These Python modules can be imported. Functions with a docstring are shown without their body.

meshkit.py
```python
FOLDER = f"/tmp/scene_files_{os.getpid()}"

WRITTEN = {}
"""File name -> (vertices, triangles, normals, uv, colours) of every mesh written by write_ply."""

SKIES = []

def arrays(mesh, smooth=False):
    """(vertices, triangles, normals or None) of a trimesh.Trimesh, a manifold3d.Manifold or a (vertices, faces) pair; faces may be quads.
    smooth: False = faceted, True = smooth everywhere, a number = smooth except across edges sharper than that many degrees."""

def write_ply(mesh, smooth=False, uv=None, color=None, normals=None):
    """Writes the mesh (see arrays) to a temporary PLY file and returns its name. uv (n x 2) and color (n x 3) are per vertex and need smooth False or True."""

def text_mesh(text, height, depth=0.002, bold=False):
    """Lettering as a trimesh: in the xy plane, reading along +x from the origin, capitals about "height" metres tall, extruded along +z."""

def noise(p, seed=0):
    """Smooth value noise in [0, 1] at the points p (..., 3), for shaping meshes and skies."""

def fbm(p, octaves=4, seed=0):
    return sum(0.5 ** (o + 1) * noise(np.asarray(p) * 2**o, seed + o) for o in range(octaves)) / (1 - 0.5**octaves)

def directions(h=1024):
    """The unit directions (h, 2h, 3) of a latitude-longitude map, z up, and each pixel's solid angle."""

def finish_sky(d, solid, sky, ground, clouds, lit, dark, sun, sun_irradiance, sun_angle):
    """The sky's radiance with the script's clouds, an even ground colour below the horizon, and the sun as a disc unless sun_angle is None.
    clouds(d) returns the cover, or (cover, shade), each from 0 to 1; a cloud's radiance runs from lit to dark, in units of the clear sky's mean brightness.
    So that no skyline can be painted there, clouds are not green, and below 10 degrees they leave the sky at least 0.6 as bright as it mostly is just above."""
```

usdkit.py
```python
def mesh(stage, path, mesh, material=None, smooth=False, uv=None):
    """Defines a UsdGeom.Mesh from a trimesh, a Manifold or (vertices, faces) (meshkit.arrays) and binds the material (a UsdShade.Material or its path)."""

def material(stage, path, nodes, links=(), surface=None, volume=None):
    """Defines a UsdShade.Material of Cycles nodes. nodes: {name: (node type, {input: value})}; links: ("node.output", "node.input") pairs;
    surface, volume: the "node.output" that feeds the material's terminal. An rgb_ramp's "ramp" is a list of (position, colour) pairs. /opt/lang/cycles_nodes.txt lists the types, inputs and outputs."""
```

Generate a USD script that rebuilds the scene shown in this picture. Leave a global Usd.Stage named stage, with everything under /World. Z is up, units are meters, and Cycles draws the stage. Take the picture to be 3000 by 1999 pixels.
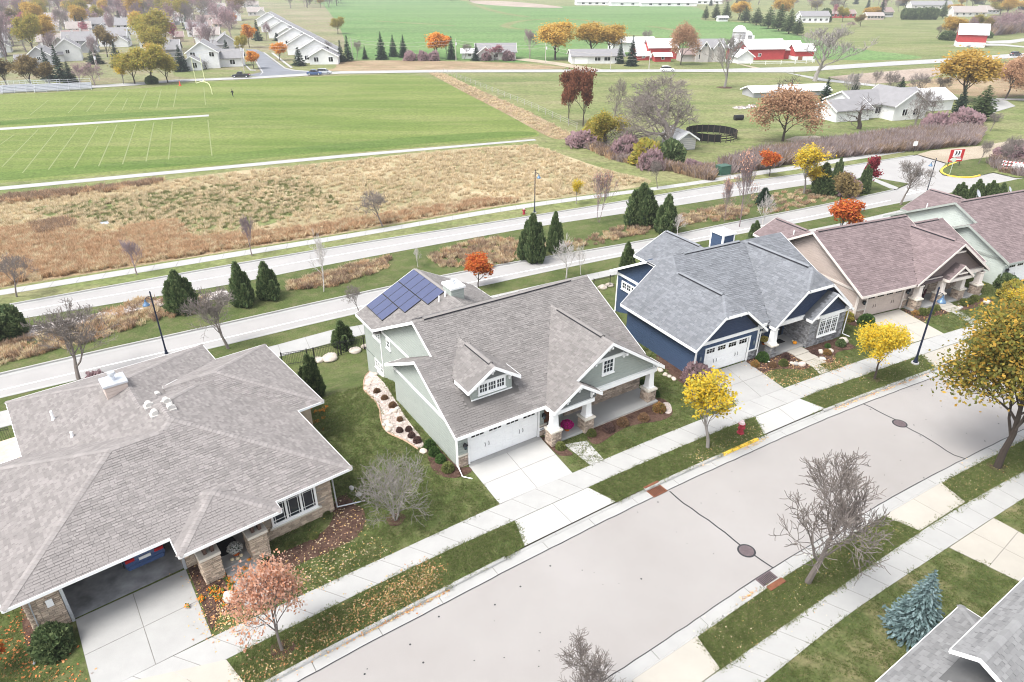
import math, random
import numpy as np, trimesh, shapely, usdkit, meshkit
from shapely.geometry import Polygon, LineString, box
from shapely.ops import unary_union
from scipy.sparse import coo_matrix
from scipy.sparse.csgraph import connected_components
from pxr import Usd, UsdGeom, UsdLux, UsdShade, Gf, Sdf, Vt

stage = Usd.Stage.CreateInMemory()
UsdGeom.SetStageUpAxis(stage, 'Z')
UsdGeom.SetStageMetersPerUnit(stage, 1.0)
UsdGeom.Xform.Define(stage, '/World')
rnd = random.Random(7)
rng = np.random.default_rng(7)

# ------------------------------------------------------------- camera, sky, sun, exposure
CAM_H, FPX, CXP, CYP = 25.0, 2000.0, 1500.0, 999.5        # camera height in m; focal length and centre measured on the 3000 px wide photograph
PITCH = math.atan(FPX / 3746.0)
cam = UsdGeom.Camera.Define(stage, '/World/camera')
cam.AddTranslateOp().Set(Gf.Vec3d(0, 0, CAM_H))
cam.AddRotateXOp().Set(90 - math.degrees(PITCH))
cam.CreateHorizontalApertureAttr(36.0)
cam.CreateVerticalApertureAttr(24.0)
cam.CreateFocalLengthAttr(36.0 * FPX / 3000)
cam.CreateClippingRangeAttr(Gf.Vec2f(0.1, 20000))
cam.CreateExposureAttr(EXPOSURE := 1.15)
SUN_DIR = np.array([-0.45, -0.25, 0.86]); SUN_DIR /= np.linalg.norm(SUN_DIR)
sky = UsdLux.DomeLight.Define(stage, '/World/sky')
sky_mat = usdkit.material(stage, '/World/Looks/sky', {
    's': ('sky_texture', {'sky_type': 'single_scattering', 'sun_disc': False, 'sun_elevation': math.asin(SUN_DIR[2]),
                          'sun_rotation': math.atan2(SUN_DIR[0], SUN_DIR[1]), 'aerosol_density': 3.0, 'air_density': 1.0, 'ozone_density': 1.0}),
    'w': ('hsv', {'saturation': 0.30}),
    'b': ('background_shader', {'strength': 0.15})}, [('s.color', 'w.color'), ('w.color', 'b.color')], surface='b.background')
UsdShade.MaterialBindingAPI.Apply(sky.GetPrim()).Bind(sky_mat)
sky.GetPrim().SetCustomDataByKey('kind', 'structure')
sun = UsdLux.DistantLight.Define(stage, '/World/sun')
sun.CreateNormalizeAttr(True) if hasattr(sun, 'CreateNormalizeAttr') else None
sun.CreateIntensityAttr(0.4)
sun.CreateAngleAttr(25.0)
sun.CreateColorAttr(Gf.Vec3f(1.0, 0.97, 0.93))
sun.AddTransformOp().Set(Gf.Matrix4d().SetLookAt(Gf.Vec3d(*SUN_DIR), Gf.Vec3d(0, 0, 0), Gf.Vec3d(0, 1, 0)).GetInverse())

# ------------------------------------------------------------- materials
M = {}; ISL = set()
def _c(c, f): return tuple(min(1.0, max(0.0, x * f)) for x in c)
def mat(name, c, rough=0.8, var=0.12, scale=3.0, bump=0.0, bscale=40.0, metal=0.0, spec=0.3, island=0.0, detail=4.0, c2=None):
    """principled with noise-varied colour; island: per-piece variation; c2: second colour of the noise"""
    n = {'g': ('geometry', {}), 'at': ('attribute', {'attribute': 'isl'}), 'n': ('noise_texture', {'scale': scale, 'detail': detail, 'roughness': 0.6}),
         'r': ('rgb_ramp', {'ramp': [(0.3, _c(c, 1 - var)), (0.7, c2 or _c(c, 1 + var))]}),
         'p': ('principled_bsdf', {'roughness': rough, 'metallic': metal, 'specular_ior_level': spec})}
    l = [('g.position', 'n.vector'), ('n.fac', 'r.fac')]
    out = 'r.color'
    if island:
        n['ir'] = ('rgb_ramp', {'ramp': [(0, (1 - island,) * 3), (1, (1 + island,) * 3)]})
        n['im'] = ('mix_color', {'blend_type': 'multiply', 'fac': 1.0, 'use_clamp': False})
        l += [('at.fac', 'ir.fac'), (out, 'im.a'), ('ir.color', 'im.b')]
        out = 'im.result'
    l.append((out, 'p.base_color'))
    if island: ISL.add(name)
    if bump:
        n['bn'] = ('noise_texture', {'scale': bscale, 'detail': 3.0})
        n['bu'] = ('bump', {'strength': bump, 'distance': 0.03})
        l += [('g.position', 'bn.vector'), ('bn.fac', 'bu.height'), ('bu.normal', 'p.normal')]
    M[name] = usdkit.material(stage, '/World/Looks/' + name, n, l, surface='p.BSDF')
    return M[name]
def leafmat(name, cols, trans=0.35):
    """foliage: colour picked per leaf from a ramp, partly translucent"""
    k = len(cols)
    n = {'g': ('attribute', {'attribute': 'isl'}), 'r': ('rgb_ramp', {'ramp': [((i + .5) / k, c) for i, c in enumerate(cols)]}),
         'p': ('principled_bsdf', {'roughness': 0.7, 'specular_ior_level': 0.2}), 't': ('translucent_bsdf', {}), 'm': ('mix_closure', {'fac': trans}),
         'o': ('object_info', {}), 'h': ('hsv', {}), 'hm': ('math', {'math_type': 'multiply_add', 'value2': 0.3, 'value3': 0.85})}
    l = [('g.fac', 'r.fac'), ('r.color', 'h.color'), ('o.random', 'hm.value1'), ('hm.value', 'h.value'),
         ('h.color', 'p.base_color'), ('h.color', 't.color'), ('p.BSDF', 'm.closure1'), ('t.BSDF', 'm.closure2')]
    M[name] = usdkit.material(stage, '/World/Looks/' + name, n, l, surface='m.closure'); ISL.add(name)
def patchmat(name, cols, scales, rough=0.95, bump=0.5, bscale=25.0, stretch=None):
    """ground cover: three noises of falling size mixed, cols = [dark, mid, light, accent]"""
    n = {'g': ('geometry', {}), 'mp': ('mapping', {'scale': stretch or (1, 1, 1)}),
         'a': ('noise_texture', {'scale': scales[0], 'detail': 5.0, 'roughness': 0.6}), 'b': ('noise_texture', {'scale': scales[1], 'detail': 4.0, 'roughness': 0.65}),
         'c': ('noise_texture', {'scale': scales[2], 'detail': 3.0, 'roughness': 0.7}),
         'ra': ('rgb_ramp', {'ramp': [(0.34, cols[0]), (0.5, cols[1]), (0.66, cols[2])]}),
         'rb': ('rgb_ramp', {'ramp': [(0.45, (0, 0, 0)), (0.72, (.75, .75, .75))]}), 'mb': ('mix_color', {'b': cols[3]}),
         'rc': ('rgb_ramp', {'ramp': [(0.28, (.62, .62, .62)), (0.72, (1.38, 1.38, 1.38))]}), 'mc': ('mix_color', {'blend_type': 'multiply', 'fac': 1.0, 'use_clamp': False}),
         'p': ('principled_bsdf', {'roughness': rough, 'specular_ior_level': 0.15}), 'bu': ('bump', {'strength': bump, 'distance': 0.05}),
         'bn': ('noise_texture', {'scale': bscale, 'detail': 3.0})}
    l = [('g.position', 'mp.vector'), ('mp.vector', 'a.vector'), ('mp.vector', 'b.vector'), ('g.position', 'c.vector'), ('g.position', 'bn.vector'),
         ('a.fac', 'ra.fac'), ('b.fac', 'rb.fac'), ('ra.color', 'mb.a'), ('rb.color', 'mb.fac'), ('mb.result', 'mc.a'), ('c.fac', 'rc.fac'), ('rc.color', 'mc.b'),
         ('mc.result', 'p.base_color'), ('bn.fac', 'bu.height'), ('bu.normal', 'p.normal')]
    M[name] = usdkit.material(stage, '/World/Looks/' + name, n, l, surface='p.BSDF')
def glass(name, c=(0.02, 0.025, 0.03), rough=0.04):
    M[name] = usdkit.material(stage, '/World/Looks/' + name, {'p': ('principled_bsdf', {'base_color': c, 'roughness': rough, 'specular_ior_level': 0.6})}, [], surface='p.BSDF')

patchmat('lawn', [(.058, .080, .024), (.078, .102, .031), (.100, .120, .042), (.140, .130, .066)], (0.22, 1.1, 7.0), bscale=45.0)
patchmat('near_lawn', [(.060, .080, .026), (.084, .102, .035), (.115, .122, .052), (.215, .18, .10)], (0.3, 0.6, 7.0), bscale=45.0)
patchmat('turf', [(.095, .140, .030), (.125, .165, .040), (.155, .190, .055), (.185, .195, .075)], (0.03, 0.10, 2.5), stretch=(.35, 2.2, 1), bump=.2, bscale=8)
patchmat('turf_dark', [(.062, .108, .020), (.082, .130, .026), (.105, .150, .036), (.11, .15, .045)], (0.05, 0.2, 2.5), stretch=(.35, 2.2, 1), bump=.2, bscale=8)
patchmat('pasture', [(.105, .135, .045), (.140, .165, .060), (.185, .190, .085), (.23, .205, .115)], (0.035, 0.12, 1.5), stretch=(.6, 1.5, 1), bump=.2, bscale=6)
patchmat('crop', [(.078, .150, .044), (.098, .178, .054), (.125, .198, .070), (.14, .19, .08)], (0.012, 0.03, 0.6), stretch=(.35, 1.6, 1), bump=.1, bscale=3)
patchmat('wild', [(.20, .175, .09), (.33, .275, .17), (.43, .355, .23), (.15, .15, .06)], (0.07, 0.25, 4.0), bump=.8, bscale=5)
patchmat('rust_wild', [(.24, .165, .10), (.35, .25, .155), (.43, .32, .215), (.20, .17, .08)], (0.09, 0.35, 4.0), bump=.8, bscale=5)
patchmat('bank', [(.20, .145, .085), (.27, .195, .125), (.32, .25, .16), (.16, .15, .07)], (0.06, 0.3, 3.0), bump=.6, bscale=5)
patchmat('suburb_ground', [(.13, .15, .07), (.18, .18, .09), (.23, .21, .13), (.20, .15, .11)], (0.02, 0.08, 0.8), bump=.2, bscale=3)
patchmat('plough', [(.26, .205, .165), (.31, .25, .205), (.35, .29, .24), (.27, .22, .17)], (0.03, 0.1, 1.0), bump=.2, bscale=3)
patchmat('mulch', [(.045, .024, .018), (.075, .042, .032), (.110, .066, .050), (.15, .095, .07)], (1.2, 6.0, 30.0), bump=1.0, bscale=25)
patchmat('pebble', [(.36, .30, .27), (.44, .38, .345), (.52, .46, .42), (.28, .22, .19)], (2.0, 9.0, 26.0), bump=1.0, bscale=22)
patchmat('dirt_road', [(.30, .25, .185), (.36, .31, .24), (.42, .365, .29), (.28, .23, .16)], (0.1, 0.4, 6.0), bump=.4, bscale=6)
mat('asphalt', (.288, .270, .256), .9, .06, .12, .2, 90.0, c2=(.318, .302, .290), detail=8.0)
mat('rear_asphalt', (.325, .315, .305), .9, .06, .3, .2, 30.0, detail=6.0)
mat('dark_asphalt', (.17, .18, .20), .9, .15, .15, .1, 10.0)
mat('concrete', (.345, .342, .33), .88, .06, .8, .15, 50.0, island=.05, detail=6.0)
mat('white_concrete', (.40, .395, .38), .85, .04, .7, .1, 50.0, island=.03, detail=6.0)
mat('cream_concrete', (.385, .36, .315), .88, .05, .7, .1, 50.0, island=.03, detail=6.0)
mat('joint', (.20, .19, .175), .95, .15, 3.0)
mat('seal', (.035, .035, .038), .7, .2, 5.0)
mat('paint_white', (.82, .82, .80), .7, .05, 4.0)
mat('paint_yellow', (.72, .47, .06), .7, .12, 4.0)
mat('chalk', (.195, .225, .095), .9, .1, 4.0)
mat('paint_blue', (.2, .4, .7), .7, .12, 4.0)
mat('edging', (.42, .28, .20), .85, .15, 3.0)
mat('water', (.42, .45, .50), .08, .05, .5, spec=.8)
leafmat('fallen', [(.42, .19, .08), (.55, .28, .12), (.62, .42, .20), (.50, .38, .14), (.66, .50, .34), (.40, .22, .12)], .15)
leafmat('fallen_orange', [(.50, .16, .05), (.60, .22, .07), (.56, .28, .12), (.42, .15, .06)], .15)
leafmat('fallen_pale', [(.62, .50, .36), (.70, .58, .40), (.66, .46, .12), (.58, .36, .20)], .15)

# ------------------------------------------------------------- ground geometry
SWF_PX = [(357, 1998.5), (617, 1869), (1000, 1691.5), (1191.4, 1604.2), (1463.6, 1477.9), (1680.6, 1385.2), (2000, 1249.5), (2297.5, 1137.7), (2531.2, 1052.7), (2765, 978.4), (2850, 952.9)]
_cp, _sp = math.cos(PITCH), math.sin(PITCH)
def ray(x, y):
    u, v = (x - CXP) / FPX, (CYP - y) / FPX
    return np.array([u, _cp + v * _sp, -_sp + v * _cp])
def on_plane(x, y, z=0.0):
    """the point of the plane at height z that the photograph shows at pixel x, y (a survey of the place from its photograph)"""
    r = ray(x, y); t = (z - CAM_H) / r[2]
    return np.array([r[0] * t, r[1] * t])
def extend(P, a, b):
    P = [np.array(p, float) for p in P]
    d0, d1 = P[0] - P[1], P[-1] - P[-2]
    return np.array([P[0] + d0 / np.linalg.norm(d0) * a] + P + [P[-1] + d1 / np.linalg.norm(d1) * b])
SWF = extend([on_plane(*p) for p in SWF_PX], 80, 160)
_sa, _sb = SWF[:-1], SWF[1:]
REAR = -3.0
def setback(x, y):
    """signed distance behind the street's pavement"""
    p = np.stack([np.asarray(x, float), np.asarray(y, float)], -1)[..., None, :]
    ab = _sb - _sa
    t = np.clip(((p - _sa) * ab).sum(-1) / (ab * ab).sum(-1), 0, 1)
    q = p - (_sa + t[..., None] * ab)
    dd = np.hypot(q[..., 0], q[..., 1])
    k = dd.argmin(-1)
    d = np.take_along_axis(dd, k[..., None], -1)[..., 0]
    cr = np.take_along_axis(ab[:, 0] * q[..., 1] - ab[:, 1] * q[..., 0], k[..., None], -1)[..., 0]
    return d * np.sign(cr)
def height(x, y):
    s = np.clip((setback(x, y) - 12) / 13.0, 0, 1)
    return REAR * s * s * (3 - 2 * s)
def at(px, py):
    """ground point (x, y, z) at a pixel of the photograph"""
    lo = None
    for z in np.linspace(0, REAR, 61):
        p = on_plane(px, py, z)
        if height(*p) >= z - 1e-9:
            return np.array([p[0], p[1], float(height(*p))])
    p = on_plane(px, py, REAR)
    return np.array([p[0], p[1], REAR])
def rise(px, py, b):
    """height above the ground point b of what the photograph shows at a pixel, straight above it"""
    r = ray(px, py)
    return CAM_H + r[2] * np.hypot(b[0], b[1]) / np.hypot(r[0], r[1]) - b[2]
def pxm(b):
    """photograph pixels per metre at a point"""
    d = np.array([b[0], b[1], b[2] - CAM_H])
    return FPX / (d[1] * _cp - d[2] * _sp)
def gp(pts, z=0.0): return [tuple(on_plane(x, y, z)) for x, y in pts]
def offset(P, d):
    """polyline moved d to its left"""
    P = np.asarray(P, float); t = np.gradient(P, axis=0); t /= np.linalg.norm(t, axis=1)[:, None]
    return P + d * np.stack([-t[:, 1], t[:, 0]], 1)
def strip(P, a, b): return Polygon(list(map(tuple, offset(P, a))) + list(map(tuple, offset(P, b)[::-1]))).buffer(0)
def resample(P, step):
    L = LineString(P); n = max(2, int(L.length / step) + 1)
    return np.array([L.interpolate(k, normalized=True).coords[0] for k in np.linspace(0, 1, n)])
def smoothline(P, k=3):
    P = np.asarray(P, float)
    for _ in range(k):
        Q = [P[0]]
        for a, b in zip(P[:-1], P[1:]): Q += [a * .75 + b * .25, a * .25 + b * .75]
        P = np.array(Q + [P[-1]])
    return P

# ------------------------------------------------------------- prims
_names = {}
def numbered(parent, name):
    k = _names.get((parent, name), 0); _names[(parent, name)] = k + 1
    return f'{parent}/{name}' if k == 0 else f'{parent}/{name}_{k:03d}'
def tag(path, label=None, cat=None, group=None, kind=None):
    p = stage.GetPrimAtPath(path)
    for k, v in (('label', label), ('category', cat), ('group', group), ('kind', kind)):
        if v: p.SetCustomDataByKey(k, v)
    return path
def put(name, mesh, m, parent='/World', smooth=False, label=None, cat=None, group=None, kind=None):
    path = numbered(parent, name)
    pr = usdkit.mesh(stage, path, mesh, M[m], smooth=smooth)
    if m in ISL and not smooth:                      # one random number per loose piece, for its tone
        nv, F = len(mesh[0]), np.asarray(mesh[1])
        e = np.vstack([F[:, [0, 1]], F[:, [1, 2]]] + ([F[:, [2, 3]]] if F.shape[1] == 4 else []))
        lab = connected_components(coo_matrix((np.ones(len(e), np.int8), (e[:, 0], e[:, 1])), (nv, nv)), directed=False)[1]
        r = np.random.default_rng(len(_names) + nv).random(lab.max() + 1)[lab]
        UsdGeom.PrimvarsAPI(pr).CreatePrimvar('isl', Sdf.ValueTypeNames.FloatArray, 'vertex').Set(Vt.FloatArray.FromNumpy(r.astype(np.float32)))
    return tag(path, label, cat, group, kind)
def thing(name, label, cat, loc=(0, 0, 0), rotz=0.0, group=None, scale=None):
    path = numbered('/World', name)
    x = UsdGeom.Xform.Define(stage, path)
    x.AddTranslateOp().Set(Gf.Vec3d(*map(float, loc))); x.AddRotateZOp().Set(float(rotz))
    if scale is not None: x.AddScaleOp().Set(Gf.Vec3f(*map(float, scale)))
    return tag(path, label, cat, group)
def model(name):
    path = '/World/' + name
    stage.CreateClassPrim(path)
    return path
def copy(name, proto, label, cat, loc, rotz=0.0, scale=(1, 1, 1), group=None):
    path = thing(name, label, cat, loc, rotz, group, scale)
    p = stage.GetPrimAtPath(path)
    p.GetReferences().AddInternalReference(proto); p.SetInstanceable(True)
    return path
class MB:
    def __init__(s): s.v, s.f, s.n = [], [], 0
    def add(s, v, f):
        v = np.asarray(v, float); f = np.asarray(f, int)
        if f.shape[1] == 4: f = np.vstack([f[:, [0, 1, 2]], f[:, [0, 2, 3]]])
        s.v.append(v); s.f.append(f + s.n); s.n += len(v); return s
    def tm(s, t): return s.add(t.vertices, t.faces)
    def box(s, x0, x1, y0, y1, z0, z1):
        v = [(x, y, z) for x in (x0, x1) for y in (y0, y1) for z in (z0, z1)]
        return s.add(v, [(0, 1, 3, 2), (4, 6, 7, 5), (0, 4, 5, 1), (2, 3, 7, 6), (0, 2, 6, 4), (1, 5, 7, 3)])
    def rbox(s, x0, x1, y0, y1, z0, z1, b=0.02):
        """box with chamfered edges"""
        pts = []
        for sx, X in ((1, x0), (-1, x1)):
            for sy, Y in ((1, y0), (-1, y1)):
                for sz, Zv in ((1, z0), (-1, z1)):
                    pts += [(X + sx * b, Y + sy * b, Zv), (X + sx * b, Y, Zv + sz * b), (X, Y + sy * b, Zv + sz * b)]
        return s.tm(trimesh.convex.convex_hull(np.array(pts)))
    def hull(s, pts): return s.tm(trimesh.convex.convex_hull(np.array(pts, float)))
    def tube(s, P, R, k=6, cap=True):
        P = np.asarray(P, float); R = np.broadcast_to(R, (len(P),))
        t = np.gradient(P, axis=0); t /= np.linalg.norm(t, axis=1)[:, None] + 1e-12
        a = np.cross(t, np.where(np.abs(t[:, 2:]) < .9, [0, 0, 1.], [1., 0, 0])); a /= np.linalg.norm(a, axis=1)[:, None] + 1e-12
        b = np.cross(t, a); an = np.arange(k) * 2 * np.pi / k
        v = P[:, None] + R[:, None, None] * (np.cos(an)[None, :, None] * a[:, None] + np.sin(an)[None, :, None] * b[:, None])
        i, j = np.meshgrid(np.arange(len(P) - 1), np.arange(k), indexing='ij')
        q = np.stack([i * k + j, i * k + (j + 1) % k, (i + 1) * k + (j + 1) % k, (i + 1) * k + j], -1).reshape(-1, 4)
        f = np.vstack([q[:, [0, 1, 2]], q[:, [0, 2, 3]]])
        if cap: f = np.vstack([f, [(0, m + 1, m) for m in range(1, k - 1)], [((len(P) - 1) * k,) + ((len(P) - 1) * k + m, (len(P) - 1) * k + m + 1) for m in range(1, k - 1)]])
        return s.add(v.reshape(-1, 3), f)
    def cyl(s, x, y, z0, z1, r, k=12, r1=None): return s.tube([(x, y, z0), (x, y, z1)], [r, r if r1 is None else r1], k)
    def prism(s, poly, z0, z1):
        for g in getattr(poly, 'geoms', [poly]):
            if g.is_empty or g.area < 1e-6: continue
            t = trimesh.creation.extrude_polygon(g, z1 - z0, engine='earcut'); t.apply_translation((0, 0, z0)); s.tm(t)
        return s
    def sphere(s, c, r, sub=2, sc=(1, 1, 1), noise=0.0, seed=0):
        t = trimesh.creation.icosphere(sub); v = t.vertices.copy()
        if noise: v *= (1 + noise * (meshkit.fbm(v * 1.6 + seed * 7.3, 3, seed) - .5) * 2)[:, None]
        return s.add(v * r * np.array(sc) + np.array(c), t.faces)
    def mesh(s): return (np.vstack(s.v), np.vstack(s.f)) if s.v else None
    def build(s, name, m, parent='/World', smooth=False, **k): return put(name, s.mesh(), m, parent, smooth, **k) if s.v else None
def flat(poly, z):
    """flat triangulated sheet of a polygon"""
    V, F, n = [], [], 0
    for g in getattr(poly, 'geoms', [poly]):
        if g.is_empty or g.geom_type != 'Polygon' or g.area < 1e-4: continue
        v, f = trimesh.creation.triangulate_polygon(g, engine='earcut')
        a = v[f]; cr = (a[:, 1, 0] - a[:, 0, 0]) * (a[:, 2, 1] - a[:, 0, 1]) - (a[:, 1, 1] - a[:, 0, 1]) * (a[:, 2, 0] - a[:, 0, 0])
        f = np.where((cr < 0)[:, None], f[:, ::-1], f)
        V.append(np.c_[v, np.full(len(v), z)]); F.append(f + n); n += len(v)
    return np.vstack(V), np.vstack(F)
def draped(poly, cell, off=0.0):
    """polygon cut along a grid and laid on the terrain"""
    x0, y0, x1, y1 = poly.bounds
    gx, gy = np.meshgrid(np.arange(math.floor(x0 / cell), math.ceil(x1 / cell)) * cell, np.arange(math.floor(y0 / cell), math.ceil(y1 / cell)) * cell)
    cells = shapely.box(gx.ravel(), gy.ravel(), gx.ravel() + cell, gy.ravel() + cell)
    shapely.prepare(poly)
    cells = cells[shapely.intersects(cells, poly)]
    V, F, n = [], [], 0
    inside = shapely.contains_properly(poly, cells)
    for c, ins in zip(cells, inside):
        for g in ([c] if ins else shapely.get_parts(shapely.intersection(c, poly))):
            if g.geom_type != 'Polygon' or g.area < 1e-5: continue
            v = np.array(g.exterior.coords)[:-1]
            if ins: f = np.array([(0, 1, 2), (0, 2, 3)])
            else: v, f = trimesh.creation.triangulate_polygon(g, engine='earcut')
            V.append(v); F.append(f + n); n += len(v)
    v = np.vstack(V); f = np.vstack(F)
    a = v[f]; cr = (a[:, 1, 0] - a[:, 0, 0]) * (a[:, 2, 1] - a[:, 0, 1]) - (a[:, 1, 1] - a[:, 0, 1]) * (a[:, 2, 0] - a[:, 0, 0])
    f = np.where((cr < 0)[:, None], f[:, ::-1], f)
    return np.c_[v, height(v[:, 0], v[:, 1]) + off], f
def sheet(name, poly, z, m, parent='/World', kind='structure', **k): return put(name, flat(poly, z), m, parent, kind=None if parent != '/World' else kind, **k)
def slabs(parent, P, Q, step, z, m, gap=0.03, th=0.03):
    """row of concrete slabs between two polylines, each one a part"""
    P, Q = LineString(P), LineString(Q); n = max(1, round(P.length / step))
    e = gap / 2
    for k in range(n):
        s = []
        for L, w in ((P, 1), (Q, -1)):
            g = e / L.length
            s.append([np.array(L.interpolate(t, normalized=True).coords[0]) for t in (k / n + g, (k + 1) / n - g)])
        (a, b), (d, c) = s
        v = [(*p, z) for p in (a, b, c, d)] + [(*p, z - th) for p in (a, b, c, d)]
        f = [(0, 1, 2, 3), (0, 4, 5, 1), (1, 5, 6, 2), (2, 6, 7, 3), (3, 7, 4, 0)]
        v = np.array(v)
        if np.cross(v[1, :2] - v[0, :2], v[2, :2] - v[0, :2]) < 0: f = [q[::-1] for q in f]
        f = np.array(f); put('slab', (v, f), m, parent)

# ============================================================= GROUND, ROADS, PATHS
FC = extend([on_plane(*p) for p in [(774, 1998), (1000, 1876), (1272, 1736), (1537, 1601), (1804, 1470), (2000, 1379), (2127.5, 1322.6), (2238, 1273.7), (2416.5, 1197), (2600, 1128), (2786, 1061), (3000, 985)]], 40, 90)
NC = extend([on_plane(*p) for p in [(1850.7, 1998.5), (2000, 1896.7), (2255, 1717), (2408, 1621), (2587, 1513), (2757, 1415), (2914.5, 1334)]], 40, 90)
FC, NC = smoothline(FC, 2), smoothline(NC, 2)
SWN = smoothline(extend([on_plane(*p) for p in [(531.7, 1998.5), (663.5, 1932), (1000, 1763.7), (1293.5, 1621), (1508, 1525.5), (1723, 1427.7), (2000, 1306), (2212.5, 1220.6), (2342, 1167.5), (2699, 1040), (2816, 999.6), (3000, 938)]], 40, 90), 2)
SWFs = smoothline(extend([on_plane(*p) for p in SWF_PX + [(3000, 906)]], 40, 90), 2)
NSF = smoothline(extend([on_plane(*p) for p in [(2064, 1996), (2306, 1827.5), (2416.8, 1751), (2697.6, 1557.4), (2833.7, 1472.4), (3000, 1381)]], 30, 60), 1)
NSN = smoothline(extend([on_plane(*p) for p in [(2238, 1998.5), (2434, 1840), (2536, 1763.7), (2778.4, 1604), (2910, 1517), (3000, 1459.6)]], 30, 60), 1)
RZ = REAR
AL = smoothline(extend([on_plane(x, y, RZ) for x, y in [(0, 1167.5), (616, 1023), (1000, 929.5), (1403.7, 840), (1790, 757), (2322, 657.6), (2600, 602), (2704, 581)]], 50, 200), 2)
AU = smoothline(extend([on_plane(x, y, RZ) for x, y in [(0, 1093), (255, 1033.6), (616, 955), (1000, 868), (1429, 778.6), (1871, 708.5), (2150, 650), (2448, 592.5), (2627, 553)]], 50, 0.1), 2)
RL = smoothline(extend([on_plane(x, y, RZ) for x, y in [(0, 945), (480, 865.7), (667, 836), (1000, 768), (1510, 674.5), (1654, 652), (2000, 601), (2353, 543), (2549, 519)]], 50, 0.1), 2)
RU = smoothline(extend([on_plane(x, y, RZ) for x, y in [(0, 895.5), (505.7, 804), (1000, 719), (1361, 663), (1829, 588.6), (2093, 542), (2348, 510), (2459, 489), (2687, 453)]], 50, 0.1), 2)
L2 = lambda P: list(map(tuple, P))
near_ground = Polygon(L2(NC) + [(60, -60), (-60, -60)]).buffer(0)
front_block = Polygon(L2(FC) + L2(AL[::-1])).buffer(0)
INTER_PX = [(2549, 519), (2687, 453), (2772, 478), (2751, 500), (2763, 512), (2797, 518), (2844, 520), (2910, 505), (2978, 521), (3070, 515), (3070, 560), (2960, 590), (2704, 581), (2600, 602), (2627, 553), (2663, 538)]
inter = Polygon(gp(INTER_PX, RZ)).buffer(0)
median = Polygon(L2(AU) + gp([(2663, 538)], RZ) + L2(RL[::-1])).buffer(0).difference(inter)
far = [(700, 2600), (-1500, 2600), (-1500, 60)]
rest = Polygon(L2(RU) + gp([(2772, 478), (2751, 500), (2763, 512), (2797, 518), (2844, 520), (2910, 505), (2978, 521), (3070, 515)], RZ) + [(1600, 400), (1600, 2600)] + far).buffer(0)
put('verge_lawn', flat(near_ground, 0.0), 'near_lawn', kind='structure')
put('lawn', draped(front_block.intersection(box(-90, -60, 200, 200)), 2.0), 'lawn', kind='structure')
sheet('median_lawn', median, RZ, 'lawn')
sheet('meadow', rest, RZ, 'pasture')
sheet('subsoil', box(-1500, -200, 1600, 2600), RZ - 1.5, 'mulch')
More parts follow.
